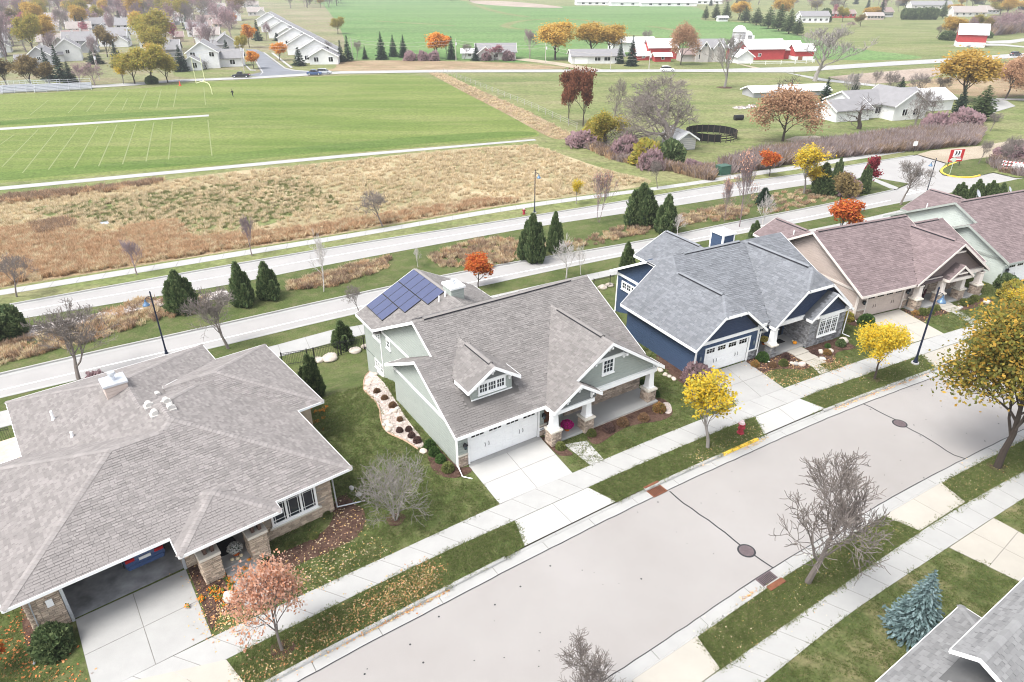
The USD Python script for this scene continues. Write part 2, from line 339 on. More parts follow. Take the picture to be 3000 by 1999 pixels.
# front street: asphalt, gutters, kerbs
street_poly = Polygon(L2(offset(FC, -.7)) + L2(offset(NC, .7)[::-1])).buffer(0)
street = sheet('street', street_poly, -0.12, 'asphalt')
gut = sheet('gutter', strip(FC, -.72, -.0).union(strip(NC, .72, .0)), -0.135, 'joint')
APRON = {'first': [(663.5, 1933), (723, 2010), (560, 2090), (350, 2004)], 'second': [(1508, 1525.5), (1537, 1601), (1804, 1470), (1723, 1427.7)],
         'third': [(2212, 1221), (2238, 1273.7), (2416, 1197), (2342, 1167.5)], 'fourth': [(2699, 1040), (2739, 1078), (2888, 1027), (2816, 999.6)],
         'fifth': [(1830, 2012), (2042, 1864), (2110, 1961), (2010, 2060)], 'sixth': [(2587, 1513), (2757, 1415), (2829, 1472), (2695, 1557)]}
apron_zone = unary_union([Polygon(gp(p)).buffer(.5) for p in APRON.values()])
for k, (P, s) in enumerate(((FC, -1), (NC, 1))):
    P = resample(P, 3.0)
    slabs(gut, offset(P, s * .16), offset(P, s * .70), 3.0, -0.105, 'concrete', .035, .05)
    kerb = put('kerb', flat(strip(P, s * .03, s * .12), -.1), 'joint', kind='structure')
    D = np.concatenate([[0], np.cumsum(np.hypot(*np.diff(P, axis=0).T))])
    for i in range(len(P) - 1):
        a, b = P[i], P[i + 1]; m = (a + b) / 2
        if not (-60 < m[0] < 95): continue
        low = apron_zone.contains(shapely.Point(m))
        yl = k == 0 and LineString([on_plane(2105, 1340), on_plane(2242, 1272)]).distance(shapely.Point(m)) < .75
        q = offset(np.array([a, b]), 0); t = (b - a) / np.linalg.norm(b - a); nn = np.array([-t[1], t[0]]) * s
        a2, b2 = a + t * .012, b - t * .012
        zt = -.06 if low else .03
        v = [(*(a2 + nn * w), z) for w, z in ((0, -.2), (0, zt), (.11, zt), (.15, zt - .03), (.17, -.104))] + [(*(b2 + nn * w), z) for w, z in ((0, -.2), (0, zt), (.11, zt), (.15, zt - .03), (.17, -.104))]
        f = [(j, j + 1, j + 6, j + 5) for j in range(4)] + [(0, 1, 2, 3), (5, 6, 7, 8)]
        if s > 0: f = [w[::-1] for w in f]
        put('kerb_stone', (v, f), 'paint_yellow' if yl else 'concrete', kerb)
# pavement slabs
walk = sheet('pavement', Polygon(L2(SWFs) + L2(SWN[::-1])).buffer(0), .006, 'joint')
slabs(walk, resample(SWFs, 1.0), resample(SWN, 1.0), 1.55, .022, 'concrete')
walk2 = sheet('pavement', Polygon(L2(NSF) + L2(NSN[::-1])).buffer(0), .006, 'joint')
slabs(walk2, resample(NSF, 1.0), resample(NSN, 1.0), 1.5, .022, 'concrete')
def drive(name, q, nx, ny, m, z=.024, split=None):
    """driveway of nx by ny slabs; q: far-left, far-right, near-right, near-left in photograph pixels"""
    a, b, c, d = [on_plane(*p) for p in q]
    par = sheet(name, Polygon([tuple(p) for p in (a, b, c, d)]).buffer(0), z - .014, 'joint')
    for i in range(nx):
        s0, s1 = i / nx, (i + 1) / nx
        top0, top1, bot0, bot1 = a + (b - a) * s0, a + (b - a) * s1, d + (c - d) * s0, d + (c - d) * s1
        w = .015 / np.linalg.norm(b - a)
        top0, top1, bot0, bot1 = top0 + (b - a) * w, top1 - (b - a) * w, bot0 + (c - d) * w, bot1 - (c - d) * w
        slabs(par, [top0, bot0], [top1, bot1], max(.3, np.linalg.norm(bot0 - top0) / ny), z, m)
    return par
drive('driveway', [(221, 1816), (544.5, 1668), (622, 1864), (277, 2040)], 2, 2, 'concrete')
drive('driveway_apron', APRON['first'][3:] + APRON['first'][:3], 2, 1, 'cream_concrete')
drive('driveway', [(1373, 1366), (1582, 1281.7), (1678, 1387), (1463.6, 1478)], 2, 2, 'white_concrete')
drive('driveway_apron', [(1508, 1526.5), (1723, 1429), (1804, 1470), (1537, 1601)], 2, 1, 'white_concrete')
drive('driveway', [(2069, 1096), (2184, 1058.4), (2297, 1138), (2160, 1190)], 2, 2, 'concrete')
drive('driveway_apron', [(2212, 1222), (2342, 1168.5), (2416, 1197), (2238, 1273.7)], 2, 1, 'white_concrete')
drive('driveway', [(2533, 930), (2634, 906.4), (2766, 978.8), (2652, 1011)], 2, 2, 'cream_concrete')
drive('driveway_apron', [(2699, 1041), (2816, 1000.6), (2888, 1027), (2739, 1078)], 2, 1, 'cream_concrete')
drive('driveway', [(2970, 842), (3050, 815), (3100, 870), (2985, 906)], 1, 2, 'cream_concrete')
drive('driveway_apron', [(1850, 1995), (2042, 1864), (2110, 1960), (1960, 2070)], 1, 1, 'cream_concrete')
drive('driveway_apron', [(2587, 1513), (2757, 1415), (2829, 1471), (2695, 1556)], 2, 1, 'cream_concrete')
drive('driveway', [(2780, 1605), (2911, 1518), (3060, 1600), (3020, 1722)], 2, 2, 'cream_concrete')
drive('garden_path', [(1652, 1303), (1719, 1292), (1770, 1347), (1729, 1364)], 1, 1, 'white_concrete')
drive('garden_path', [(2376, 1071), (2390, 1062.6), (2432, 1087.3), (2403, 1098.4)], 1, 1, 'cream_concrete')
drive('garden_path', [(2785, 913), (2799, 905), (2868, 943), (2845, 951)], 1, 2, 'concrete')
# rear road, its twin beyond the median, junction, path
for nm, lo, hi, ln in (('rear_road', AL, AU, .36), ('rear_road', RL, RU, .52)):
    p = Polygon(L2(lo) + L2(hi[::-1])).buffer(0)
    par = sheet(nm, p.difference(inter), RZ - .12, 'rear_asphalt')
    n = 160
    a, b = resample(lo, 1.0), resample(hi, 1.0)
    La, Lb = LineString(lo), LineString(hi)
    mid = np.array([np.array(La.interpolate(t, normalized=True).coords[0]) * (1 - ln) + np.array(Lb.interpolate(Lb.project(La.interpolate(t, normalized=True))).coords[0]) * ln for t in np.linspace(.05, .78 if lo is AL else .99, n)])
    put('lane_marking', flat(strip(mid, -.09, .09), RZ - .112), 'paint_white', par)
    for P, s in ((lo, 1), (hi, -1)):
        put('gutter', flat(strip(P, s * .16, s * .62), RZ - .108), 'concrete', par)
        k = MB(); k.prism(strip(P, s * .0, s * .16).difference(inter.buffer(.3)), RZ - .2, RZ + .03); k.build('kerb', 'concrete', par)
jn = sheet('junction', inter, RZ - .11, 'rear_asphalt')
for q in ([(2655, 566), (2700, 557), (2702, 560), (2657, 570)], [(2655, 551), (2690, 560), (2688, 562), (2652, 553)], [(2690, 552), (2722, 562), (2720, 564), (2688, 554)]):
    put('crossing_marking', flat(Polygon(gp(q, RZ)).buffer(0), RZ - .1), 'paint_white', jn)
PATH_U = smoothline(extend([on_plane(x, y, RZ) for x, y in [(0, 851), (500, 769), (1000, 689.4), (1140, 666), (1531, 597), (2000, 539.7), (2212, 501.5), (2382, 480), (2455, 465), (2646, 440)]], 60, .1), 2)
PATH_L = smoothline(extend([on_plane(x, y, RZ) for x, y in [(0, 866), (505, 784), (1000, 702), (1140, 678), (1531, 609), (1960, 553), (2093, 533), (2212, 515), (2382, 490), (2459, 476), (2650, 446)]], 60, .1), 2)
fp = sheet('footpath', Polygon(L2(PATH_U) + L2(PATH_L[::-1])).buffer(0), RZ + .006, 'joint')
slabs(fp, PATH_U, PATH_L, 2.4, RZ + .03, 'concrete', .03)
REARW_U = [on_plane(x, y, RZ) for x, y in [(-200, 1258), (0, 1208), (786, 1019), (965, 970), (1050, 955), (1701, 810), (1799, 789), (2510, 646), (2658, 612)]]
REARW_L = [on_plane(x, y, RZ) for x, y in [(-200, 1308), (0, 1255), (828, 1044), (956, 1010), (1064, 982), (1710, 826), (1810, 805), (2520, 660), (2660, 624)]]
fr = sheet('footpath', Polygon(L2(REARW_U) + L2(REARW_L[::-1])).buffer(0), RZ + .03, 'joint')
slabs(fr, REARW_U, REARW_L, 2.4, RZ + .05, 'concrete', .03, .06)
bp = sheet('cycle_path', Polygon(gp([(-80, 556), (0, 548), (1000, 454.5), (1565, 408), (1572, 412), (1000, 463), (0, 558), (-80, 566)], RZ)), RZ + .03, 'dirt_road' if 0 else 'concrete')
sheet('cycle_path', Polygon(gp([(-80, 380), (0, 375.5), (612, 336.5), (612, 341.5), (0, 382), (-80, 387)], RZ)), RZ + .03, 'concrete')
def area(name, px, m, dz, sm=2, kind='structure'):
    P = np.array(gp(px, RZ)); P = smoothline(np.vstack([P, P[:1]]), sm) if sm else P
    return sheet(name, Polygon(L2(P)).buffer(0), RZ + dz, m, kind=kind)
area('marsh', [(-60, 590), (340, 550), (480, 528), (700, 500), (1000, 472), (1300, 440), (1560, 420), (1640, 450), (1780, 500), (1960, 535), (1700, 575), (1531, 594), (1361, 622), (1140, 661), (1000, 685), (500, 765), (0, 845), (-60, 856)], 'wild', .012)
area('marsh_reedbed', [(-60, 690), (130, 670), (320, 695), (430, 660), (520, 655), (560, 705), (760, 690), (1000, 655), (1300, 597), (1480, 586), (1531, 592), (1140, 657), (1000, 682), (500, 762), (0, 842), (-60, 852)], 'rust_wild', .024)
area('marsh_meadow', [(450, 690), (500, 650), (600, 600), (720, 590), (900, 610), (800, 660), (640, 690)], 'pasture', .03)
area('marsh_meadow', [(100, 610), (260, 585), (500, 560), (640, 545), (560, 590), (300, 640), (140, 640)], 'pasture', .03)
for q in ([(292, 655), (300, 645), (318, 640), (332, 643), (325, 652), (308, 660)], [(205, 700), (203, 682), (215, 680), (222, 690), (214, 702)], [(186, 745), (196, 738), (214, 742), (232, 752), (222, 760), (200, 757)], [(196, 720), (206, 715), (208, 730), (198, 735)]):
    area('pond', q, 'water', .04, 1)
area('football_field', [(-80, 543), (500, 498), (1000, 450), (1540, 405), (1600, 396), (1480, 335), (1262, 216), (1000, 222), (530, 243), (420, 262), (0, 278), (-80, 284)], 'turf', .012)
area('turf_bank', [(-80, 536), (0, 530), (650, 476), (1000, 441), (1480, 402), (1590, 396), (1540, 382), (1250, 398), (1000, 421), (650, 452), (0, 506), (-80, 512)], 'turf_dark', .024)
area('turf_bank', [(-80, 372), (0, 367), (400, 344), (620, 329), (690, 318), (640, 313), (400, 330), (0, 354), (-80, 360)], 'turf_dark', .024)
for x0, y0, x1, y1 in [(42, 395, 0, 425)] + [(112, 380, 6, 490), (170, 378, 66, 508), (230, 375, 142, 498), (287, 370, 217, 494), (343, 366, 289, 488), (398, 363, 359, 482), (451, 360, 428, 474), (505, 357, 494, 468), (609, 352, 621, 457),
                       (142, 294, 88, 338), (250, 280, 200, 332), (278, 297, 254, 328), (350, 268, 306, 328), (374, 289, 357, 324), (432, 264, 409, 320), (473, 262, 459, 317), (519, 258, 508, 315), (597, 255, 602, 308), (750, 230, 780, 300), (780, 315, 850, 415), (830, 330, 905, 410)]:
    a, b = on_plane(x0, y0, RZ), on_plane(x1, y1, RZ)
    faint = x0 > 700
    put('field_line', flat(strip(np.array([a, b]), -.07 if faint else -.09, .07 if faint else .09), RZ + .04), 'turf' if faint else 'chalk', kind='structure')
area('ditch_bank', [(1255, 214), (1296, 212), (1400, 262), (1560, 332), (1690, 402), (1640, 412), (1600, 400), (1480, 332), (1360, 272)], 'bank', .03)
area('suburb_ground', [(-500, 264), (0, 262), (514, 235), (770, 225), (860, 207), (1000, 179), (1012, 120), (985, 62), (1000, 20), (900, 10), (700, 4), (400, -14), (-500, -14)], 'suburb_ground', .02, 0)
area('road_bank', [(850, 207), (960, 182), (1100, 177), (1400, 181), (1550, 188), (1720, 203), (1280, 206), (1000, 210)], 'bank', .04)
area('roadside_lawn', [(505, 207), (640, 203), (760, 208), (720, 222), (514, 233)], 'pasture', .05)
area('roadside_lawn', [(850, 190), (985, 183), (985, 206), (850, 209)], 'pasture', .065)
area('crop_field', [(950, 18), (985, 62), (1014, 120), (1005, 178), (1100, 176), (1400, 178), (1550, 185), (1640, 176), (1800, 165), (2000, 160), (2150, 160), (2330, 168), (2480, 178), (2640, 176), (2735, 168), (2480, 142), (2330, 100), (2190, 66), (2100, 62), (2040, 60), (2080, 40), (2030, 16), (1700, 18), (1500, 20), (1380, 8), (1300, -8), (900, -8)], 'crop', .03)
for px, w in (([(1374, 8), (1420, 25), (1459, 36), (1500, 44), (1545, 50)], 4), ([(1478, 77), (1500, 66), (1560, 58), (1640, 55), (1740, 62), (1800, 76)], 3.5), ([(1476, 77), (1500, 84), (1560, 89), (1660, 97), (1800, 100), (1960, 115)], 3), ([(1100, 62), (1200, 68), (1330, 76)], 3), ([(1900, 78), (1940, 82), (1990, 92)], 3)):
    P = smoothline(np.array(gp(px, RZ)), 2)
    put('grass_strip', flat(strip(P, -w, w), RZ + .08), 'pasture', kind='structure')
area('ploughed_field', [(1372, 2), (1500, 4), (1676, 23), (1600, 24), (1500, 20), (1390, 12)], 'plough', .08)
area('ploughed_field', [(2425, 226), (2510, 217), (2756, 196), (2800, 200), (2756, 222), (2640, 242), (2510, 248)], 'plough', .03)
area('straw_field', [(2640, 250), (2756, 225), (3060, 205), (3060, 275), (2900, 290), (2750, 270)], 'bank', .035)
hw = sheet('highway', Polygon(gp([(-80, 272), (400, 243), (514, 234.5), (760, 225), (1000, 209.5), (1280, 205.5), (2000, 204), (2120, 203), (2416, 194), (2600, 182), (2778, 172), (3060, 152), (3060, 164), (2778, 184), (2600, 194), (2416, 206.5), (2320, 213), (2000, 212), (1280, 213), (1000, 217), (760, 231), (514, 241), (400, 251), (-80, 280)], RZ)), RZ + .08, 'concrete')
sheet('side_street', Polygon(gp([(722, 222), (765, 213), (751, 187), (734, 153), (719, 145), (752, 146), (772, 155), (797, 176), (832, 202), (860, 209), (905, 211), (900, 216), (760, 225)], RZ)), RZ + .09, 'dark_asphalt')
for q in ([(760, 224), (768, 213), (752, 187), (735, 154), (738, 153), (756, 187), (772, 213)], [(833, 202), (862, 209), (905, 211), (905, 209), (864, 206), (837, 200), (775, 154), (771, 155)], [(720, 190), (735, 205), (750, 206), (749, 208), (733, 208), (716, 191)], [(690, 156), (706, 165), (710, 180), (706, 180), (701, 167), (688, 158)], [(800, 155), (858, 199), (852, 201), (794, 156)], [(664, 193), (716, 191), (716, 194), (664, 196)]):
    sheet('suburb_pavement', Polygon(gp(q, RZ)).buffer(0), RZ + .1, 'concrete')
sheet('farm_track', Polygon(gp([(2687, 453), (2730, 441), (2870, 428), (3070, 395), (3070, 432), (2900, 460), (2830, 470), (2772, 478)], RZ)), RZ + .02, 'dirt_road')
sheet('sand_patch', Polygon(gp([(2300, 410), (2330, 400), (2390, 398), (2425, 405), (2410, 414), (2340, 418)], RZ)), RZ + .02, 'dirt_road')
for q in ([(1500, 175), (1545, 172), (1640, 184), (1740, 200), (1770, 205), (1710, 206), (1620, 190)], [(2150, 185), (2160, 187), (2240, 202), (2215, 203)], [(2780, 136), (2860, 128), (2940, 130), (3060, 142), (3060, 145), (2940, 135), (2850, 134)], [(2880, 122), (2960, 118), (3060, 105), (3060, 112), (2960, 128), (2900, 128)], [(2300, 213), (2420, 232), (2560, 248), (2700, 262), (2690, 268), (2540, 252), (2400, 237)], [(2880, 330), (2910, 290), (2950, 296), (2975, 312), (2930, 325), (2870, 345), (2800, 358), (2800, 350)], [(2900, 288), (3060, 292), (3060, 298), (2900, 292)]):
    sheet('farm_drive', Polygon(gp(q, RZ)).buffer(0), RZ + .06, 'dirt_road' if q[0][0] < 2200 else 'concrete')
isl = sheet('island_lawn', Polygon(L2(smoothline(np.array(gp([(2778, 484), (2830, 468), (2900, 462), (2960, 482), (2910, 504), (2844, 518), (2797, 516), (2765, 510), (2753, 499), (2778, 484)], RZ)), 1))).buffer(0), RZ + .02, 'lawn')
k = MB(); k.prism(LineString(smoothline(np.array(gp([(2800, 477), (2778, 484), (2754, 499), (2766, 511), (2797, 518), (2844, 520), (2870, 514)], RZ)), 2)).buffer(.16), RZ - .1, RZ + .06); k.build('kerb', 'paint_yellow', kind='structure')
MEDPATH = Polygon(gp([(2545, 525), (2560, 522), (2632, 550), (2627, 556), (2605, 552)], RZ)).buffer(0)
sheet('median_path', MEDPATH, RZ + .02, 'concrete')
# cracks, manholes, drains on the street
def crack(px, w):
    P = resample(np.array(gp(px, -.12)), .5); P = P + rng.normal(0, .03, P.shape)
    return flat(strip(P, -w, w), -.112)
for px in ([(1962, 1440), (2010, 1480), (2080, 1528), (2176, 1600)], [(2206, 1622), (2230, 1640), (2264, 1664)], [(2529, 1182), (2580, 1208), (2625, 1231)], [(2650, 1249), (2720, 1285), (2788, 1333), (2830, 1345)]):
    put('sealed_crack', crack(px, .04), 'seal', street)
for P, s in ((FC, -.72), (NC, .72)):
    put('sealed_crack', flat(strip(resample(offset(P, s), .6) + rng.normal(0, .012, (len(resample(offset(P, s), .6)), 2)), -.022, .022), -.1), 'seal', street)
pav = MB()
for _ in range(170):
    t = rnd.random(); p = np.array(LineString(FC).interpolate(t * .55 + .2, normalized=True).coords[0]) * (u := rnd.uniform(.1, .9)) + np.array(LineString(NC).interpolate(t * .55 + .2, normalized=True).coords[0]) * (1 - u)
    if street_poly.contains(shapely.Point(p)):
        r = rnd.choice([.02, .03, .03, .05]); a = np.arange(6) * 1.05
        pav.add(np.c_[p[0] + r * np.cos(a), p[1] + r * np.sin(a), np.full(6, -.115)], [(0, i, i + 1) for i in range(1, 5)])
pav.build('oil_spots', 'seal', street)

# ============================================================= PLANT MODELS (class prims; every plant is a reference to one)
leafmat('bark', [(.150, .128, .115), (.185, .160, .145)], .0)
leafmat('bark_pale', [(.22, .20, .185), (.26, .24, .22)], .0)
leafmat('bark_dark', [(.055, .043, .036), (.07, .056, .048)], .0)
leafmat('bark_mauve', [(.20, .155, .16), (.24, .185, .185)], .0)
leafmat('bark_birch', [(.40, .37, .35), (.48, .45, .43)], .0)
leafmat('leaf_yellow', [(.52, .36, .02), (.66, .44, .03), (.60, .46, .06), (.50, .40, .05), (.40, .36, .06)])
leafmat('leaf_gold', [(.44, .27, .05), (.52, .33, .06), (.48, .33, .09), (.40, .28, .08)])
leafmat('leaf_olive', [(.22, .22, .045), (.30, .27, .05), (.38, .28, .05), (.26, .22, .07)])
leafmat('leaf_mixed', [(.14, .15, .035), (.22, .20, .04), (.36, .27, .05), (.52, .30, .05), (.24, .19, .05), (.11, .12, .03)])
leafmat('leaf_orange', [(.52, .20, .03), (.60, .26, .04), (.50, .16, .03), (.58, .32, .06)])
leafmat('leaf_red', [(.46, .10, .03), (.54, .15, .03), (.38, .07, .03), (.56, .22, .04)])
leafmat('leaf_rust', [(.16, .06, .035), (.21, .08, .045), (.25, .105, .055), (.13, .05, .03)])
leafmat('leaf_pink', [(.58, .34, .25), (.66, .43, .33), (.52, .26, .16), (.62, .38, .26), (.50, .22, .12)])
leafmat('leaf_tan', [(.38, .22, .13), (.46, .28, .17), (.42, .27, .17), (.34, .20, .11)])
leafmat('leaf_brown', [(.17, .125, .055), (.22, .16, .07), (.26, .19, .07), (.13, .10, .05)])
leafmat('leaf_crimson', [(.26, .03, .045), (.33, .05, .06), (.20, .03, .04)])
leafmat('leaf_mauve', [(.30, .20, .21), (.34, .23, .235), (.27, .19, .20)])
leafmat('leaf_purple', [(.30, .10, .13), (.36, .15, .17), (.26, .10, .12)])
leafmat('needle_green', [(.055, .088, .036), (.080, .118, .046), (.110, .152, .060), (.140, .175, .075)], .2)
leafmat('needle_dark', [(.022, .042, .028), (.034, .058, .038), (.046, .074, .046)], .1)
leafmat('needle_blue', [(.13, .20, .20), (.19, .27, .275), (.25, .34, .35), (.11, .165, .16)], .12)
leafmat('leaf_box', [(.035, .075, .018), (.055, .105, .026), (.075, .130, .035)], .2)
leafmat('leaf_boxmoss', [(.09, .11, .03), (.12, .14, .04), (.15, .16, .055)], .2)
leafmat('leaf_spirea', [(.16, .09, .05), (.21, .13, .075), (.26, .15, .08), (.13, .09, .05)], .2)
leafmat('leaf_barberry', [(.075, .045, .04), (.11, .065, .055), (.14, .085, .07)], .2)
leafmat('leaf_spireaorange', [(.30, .15, .05), (.36, .19, .07), (.24, .16, .06), (.18, .16, .05)], .25)
leafmat('petal_magenta', [(.42, .01, .17), (.52, .02, .24), (.34, .01, .13)], .2)
leafmat('petal_white', [(.75, .75, .70), (.85, .85, .82), (.10, .12, .08), (.8, .8, .77)], .2)
leafmat('petal_orange', [(.75, .22, .02), (.8, .28, .03), (.10, .20, .05), (.12, .22, .05)], .2)
leafmat('petal_pink', [(.45, .13, .20), (.52, .17, .25)], .2)
leafmat('petal_yellow', [(.62, .50, .12), (.70, .60, .2), (.5, .42, .1)], .2)
leafmat('reed_tan', [(.47, .37, .23), (.57, .46, .31), (.64, .54, .38), (.40, .32, .18)], .35)
leafmat('reed_rust', [(.38, .245, .135), (.49, .32, .19), (.56, .40, .26), (.31, .20, .11)], .35)
leafmat('reed_brown', [(.20, .14, .095), (.27, .19, .13), (.33, .24, .17)], .3)
leafmat('reed_mauve', [(.26, .21, .205), (.31, .255, .245), (.35, .295, .28), (.22, .17, .155)], .3)
leafmat('reed_green', [(.14, .16, .055), (.19, .20, .08), (.25, .24, .12)], .3)

TREES = {}
def unit(a): return a / (np.linalg.norm(a, axis=-1, keepdims=True) + 1e-12)
def leaves(C, size, g, flat_=0.0, long=1.6, dirs=None):
    """quads: centres C, sizes, random facing (flat_: towards horizontal), optional long axis"""
    n = len(C); size = np.broadcast_to(size, (n,))[:, None]
    nrm = g.normal(size=(n, 3)); nrm[:, 2] += flat_ * 2; nrm = unit(nrm)
    t = g.normal(size=(n, 3)) if dirs is None else dirs
    a = unit(t - (t * nrm).sum(1, keepdims=True) * nrm) if dirs is None else unit(t)
    b = unit(np.cross(nrm, a))
    A, B = a * size * long / 2, b * size / 2
    v = np.stack([C - A, C - A * .1 + B, C + A, C - A * .1 - B], 1).reshape(-1, 3)
    i = np.arange(n)[:, None] * 4
    return v, np.hstack([i, i + 1, i + 2, i + 3])
def skeleton(seed, trunk=.28, spread=.55, levels=4, kids=(7, 6, 5, 4), up=.35, r0=.022, wig=.18, minr=.0022, lean=0.0, multi=1, droop=0.0, first=.75, gap=.9):
    """bare branching of a tree 1 m high: limbs as tubes; returns (mesh, twig tips, tip directions)"""
    g = np.random.default_rng(seed); mb = MB(); tips, tdir = [], []
    def limb(p, d, L, r, lv):
        n = 5 if lv == 0 else 4
        P, R = [p], [r]; q, dd = p.copy(), d.copy()
        for i in range(n):
            dd = unit(dd + g.normal(0, wig, 3) * (.5 if lv == 0 else 1) + np.array([0, 0, up * .35 - droop * lv * .25]))
            q = q + dd * L / n; P.append(q); R.append(max(minr, r * (1 - .72 * (i + 1) / n)))
        mb.tube(P, R, 7 if lv == 0 else 5 if lv == 1 else 3, cap=False)
        P = np.array(P)
        if lv >= levels:
            tips.append(P[-1]); tdir.append(dd); tips.append(P[-2]); tdir.append(dd); return
        k = kids[min(lv, len(kids) - 1)]
        a0 = g.uniform(0, 6.28)
        for j in range(k):
            t = (.35 if lv else first * .6) + (1 - (.35 if lv else first * .6)) * (j + g.uniform(.2, .8)) / k
            i = min(int(t * n), n - 1); w = t * n - i
            s = P[i] * (1 - w) + P[i + 1] * w
            ax = unit(P[i + 1] - P[i])
            az = a0 + j * 2.4 + g.uniform(-.4, .4)
            e1 = unit(np.cross(ax, [0.3, .2, 1]) if abs(ax[2]) < .95 else np.cross(ax, [1, 0, 0])); e2 = np.cross(ax, e1)
            sp = spread * g.uniform(.75, 1.25)
            nd = unit(ax * math.cos(sp) + (e1 * math.cos(az) + e2 * math.sin(az)) * math.sin(sp) + np.array([0, 0, up * .4]))
            limb(s, nd, L * g.uniform(.5, .78) * (1.15 - .45 * t), max(minr, R[i] * g.uniform(.45, .65)), lv + 1)
        tips.append(P[-1]); tdir.append(dd)
    for m in range(multi):
        az = m * 6.28 / max(1, multi) + g.uniform(0, 1)
        d = unit(np.array([math.cos(az) * (.35 if multi > 1 else 0) + lean, math.sin(az) * (.35 if multi > 1 else 0), 1.0]))
        limb(np.array([.012 * math.cos(az) * (multi > 1), .012 * math.sin(az) * (multi > 1), -.01]), d, .62, r0 / math.sqrt(multi), 0)
    v, f = mb.mesh(); T = np.array(tips)
    k = 1 / max(np.percentile(v[:, 2], 99.8), .1)
    return (v * k, f), T * k, np.array(tdir)
def tree_model(name, seed, bark='bark', leaf=None, n=0, size=.03, jitter=.03, flat_=.2, leader=False, keep=None, **kw):
    p = model(name); (v, f), T, D = skeleton(seed, **kw); g = np.random.default_rng(seed + 99)
    w = np.percentile(np.hypot(T[:, 0], T[:, 1]), 93)
    put('trunk', (v, f), bark, p)
    if leaf:
        if keep is not None: T = T[[keep(t) for t in T]]
        i = g.integers(0, len(T), n)
        C = T[i] + g.normal(0, jitter, (n, 3))
        C = C[C[:, 2] > .12]
        cv, cf = leaves(C, g.uniform(.6, 1.3, len(C)) * size, g, flat_)
        put('crown', (cv, cf), leaf, p); w = np.percentile(np.hypot(cv[:, 0], cv[:, 1]), 96)
    TREES[p] = (w, 1.0)
    return p
def conifer_model(name, seed, leaf, R=.24, rings=34, per=13, clumps=6, size=.035, power=.85, z0=.04, shag=.25, droop=.35):
    p = model(name); g = np.random.default_rng(seed); C, D, S = [], [], []
    for i in range(rings):
        t = i / (rings - 1); z = z0 + (1 - z0 - .02) * t
        r = R * (1 - t) ** power * g.uniform(1 - shag, 1 + shag * .4) + .008
        m = max(4, int(per * (1 - t) ** .5) + 1); a0 = g.uniform(0, 6.28)
        for j in range(m):
            a = a0 + j * 6.283 / m + g.uniform(-.2, .2); rr = r * g.uniform(.8, 1.12)
            k = max(2, int(clumps * rr / R) + 1)
            for c in range(k):
                q = (c + .6) / k
                C.append((rr * q * math.cos(a) + g.normal(0, .006), rr * q * math.sin(a) + g.normal(0, .006), z - droop * rr * q + .12 * rr * q * q + g.normal(0, .006)))
                D.append((math.cos(a) + g.normal(0, .35), math.sin(a) + g.normal(0, .35), -droop * .6 + g.normal(0, .2))); S.append(size * g.uniform(.7, 1.2) * (.6 + .4 * (1 - t)))
    C, D, S = np.array(C), np.array(D), np.array(S)
    v1, f1 = leaves(C, S, g, .8, 2.3, unit(D)); v2, f2 = leaves(C, S * .9, g, -.2, 2.2, unit(D + g.normal(0, .3, D.shape)))
    mb = MB(); mb.tube([(0, 0, -.01), (0, 0, .93)], [.022, .004], 6); mb.build('trunk', 'bark_dark', p)
    m2 = MB(); m2.add(v1, f1); m2.add(v2, f2); m2.build('crown', leaf, p)
    TREES[p] = (R, 1.0); return p
def juniper_model(name, seed, leaf, spires, n=5200, size=.045, core='needle_dark'):
    """upright bushy evergreen: several pointed spires (x, y, height, radius) of upward sprays"""
    p = model(name); g = np.random.default_rng(seed); C, D = [], []
    cb = MB()
    for (x, y, h, r) in spires:
        k = int(n * h * r / sum(s[2] * s[3] for s in spires))
        t = g.uniform(0, 1, k) ** .85; a = g.uniform(0, 6.28, k)
        lump = .78 + .34 * meshkit.fbm(np.c_[np.cos(a) * 2 + x * 9, np.sin(a) * 2 + y * 9, t * 6 + seed], 3, seed)
        prof = r * np.clip(np.minimum(1.0, (t + .1) * 3.2), 0, 1) * (1 - t) ** .62 + .01
        rr = prof * lump * np.sqrt(g.uniform(.25, 1.35, k)) * (1 + .35 * np.sin(a * 5 + t * 17 + seed) * g.uniform(0, 1, k))
        C.append(np.c_[x + rr * np.cos(a), y + rr * np.sin(a), t * h]); D.append(np.c_[np.cos(a) * .75 + g.normal(0, .25, k), np.sin(a) * .75 + g.normal(0, .25, k), 1.0 + g.normal(0, .3, k)])
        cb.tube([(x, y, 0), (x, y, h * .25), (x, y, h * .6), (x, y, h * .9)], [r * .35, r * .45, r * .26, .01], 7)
    C, D = np.vstack(C), unit(np.vstack(D))
    v, f = leaves(C, g.uniform(.6, 1.25, len(C)) * size, g, 0, 2.0, D)
    cb.build('trunk', core, p); put('crown', (v, f), leaf, p)
    TREES[p] = (max(math.hypot(s[0], s[1]) + s[3] for s in spires), 1.0); return p
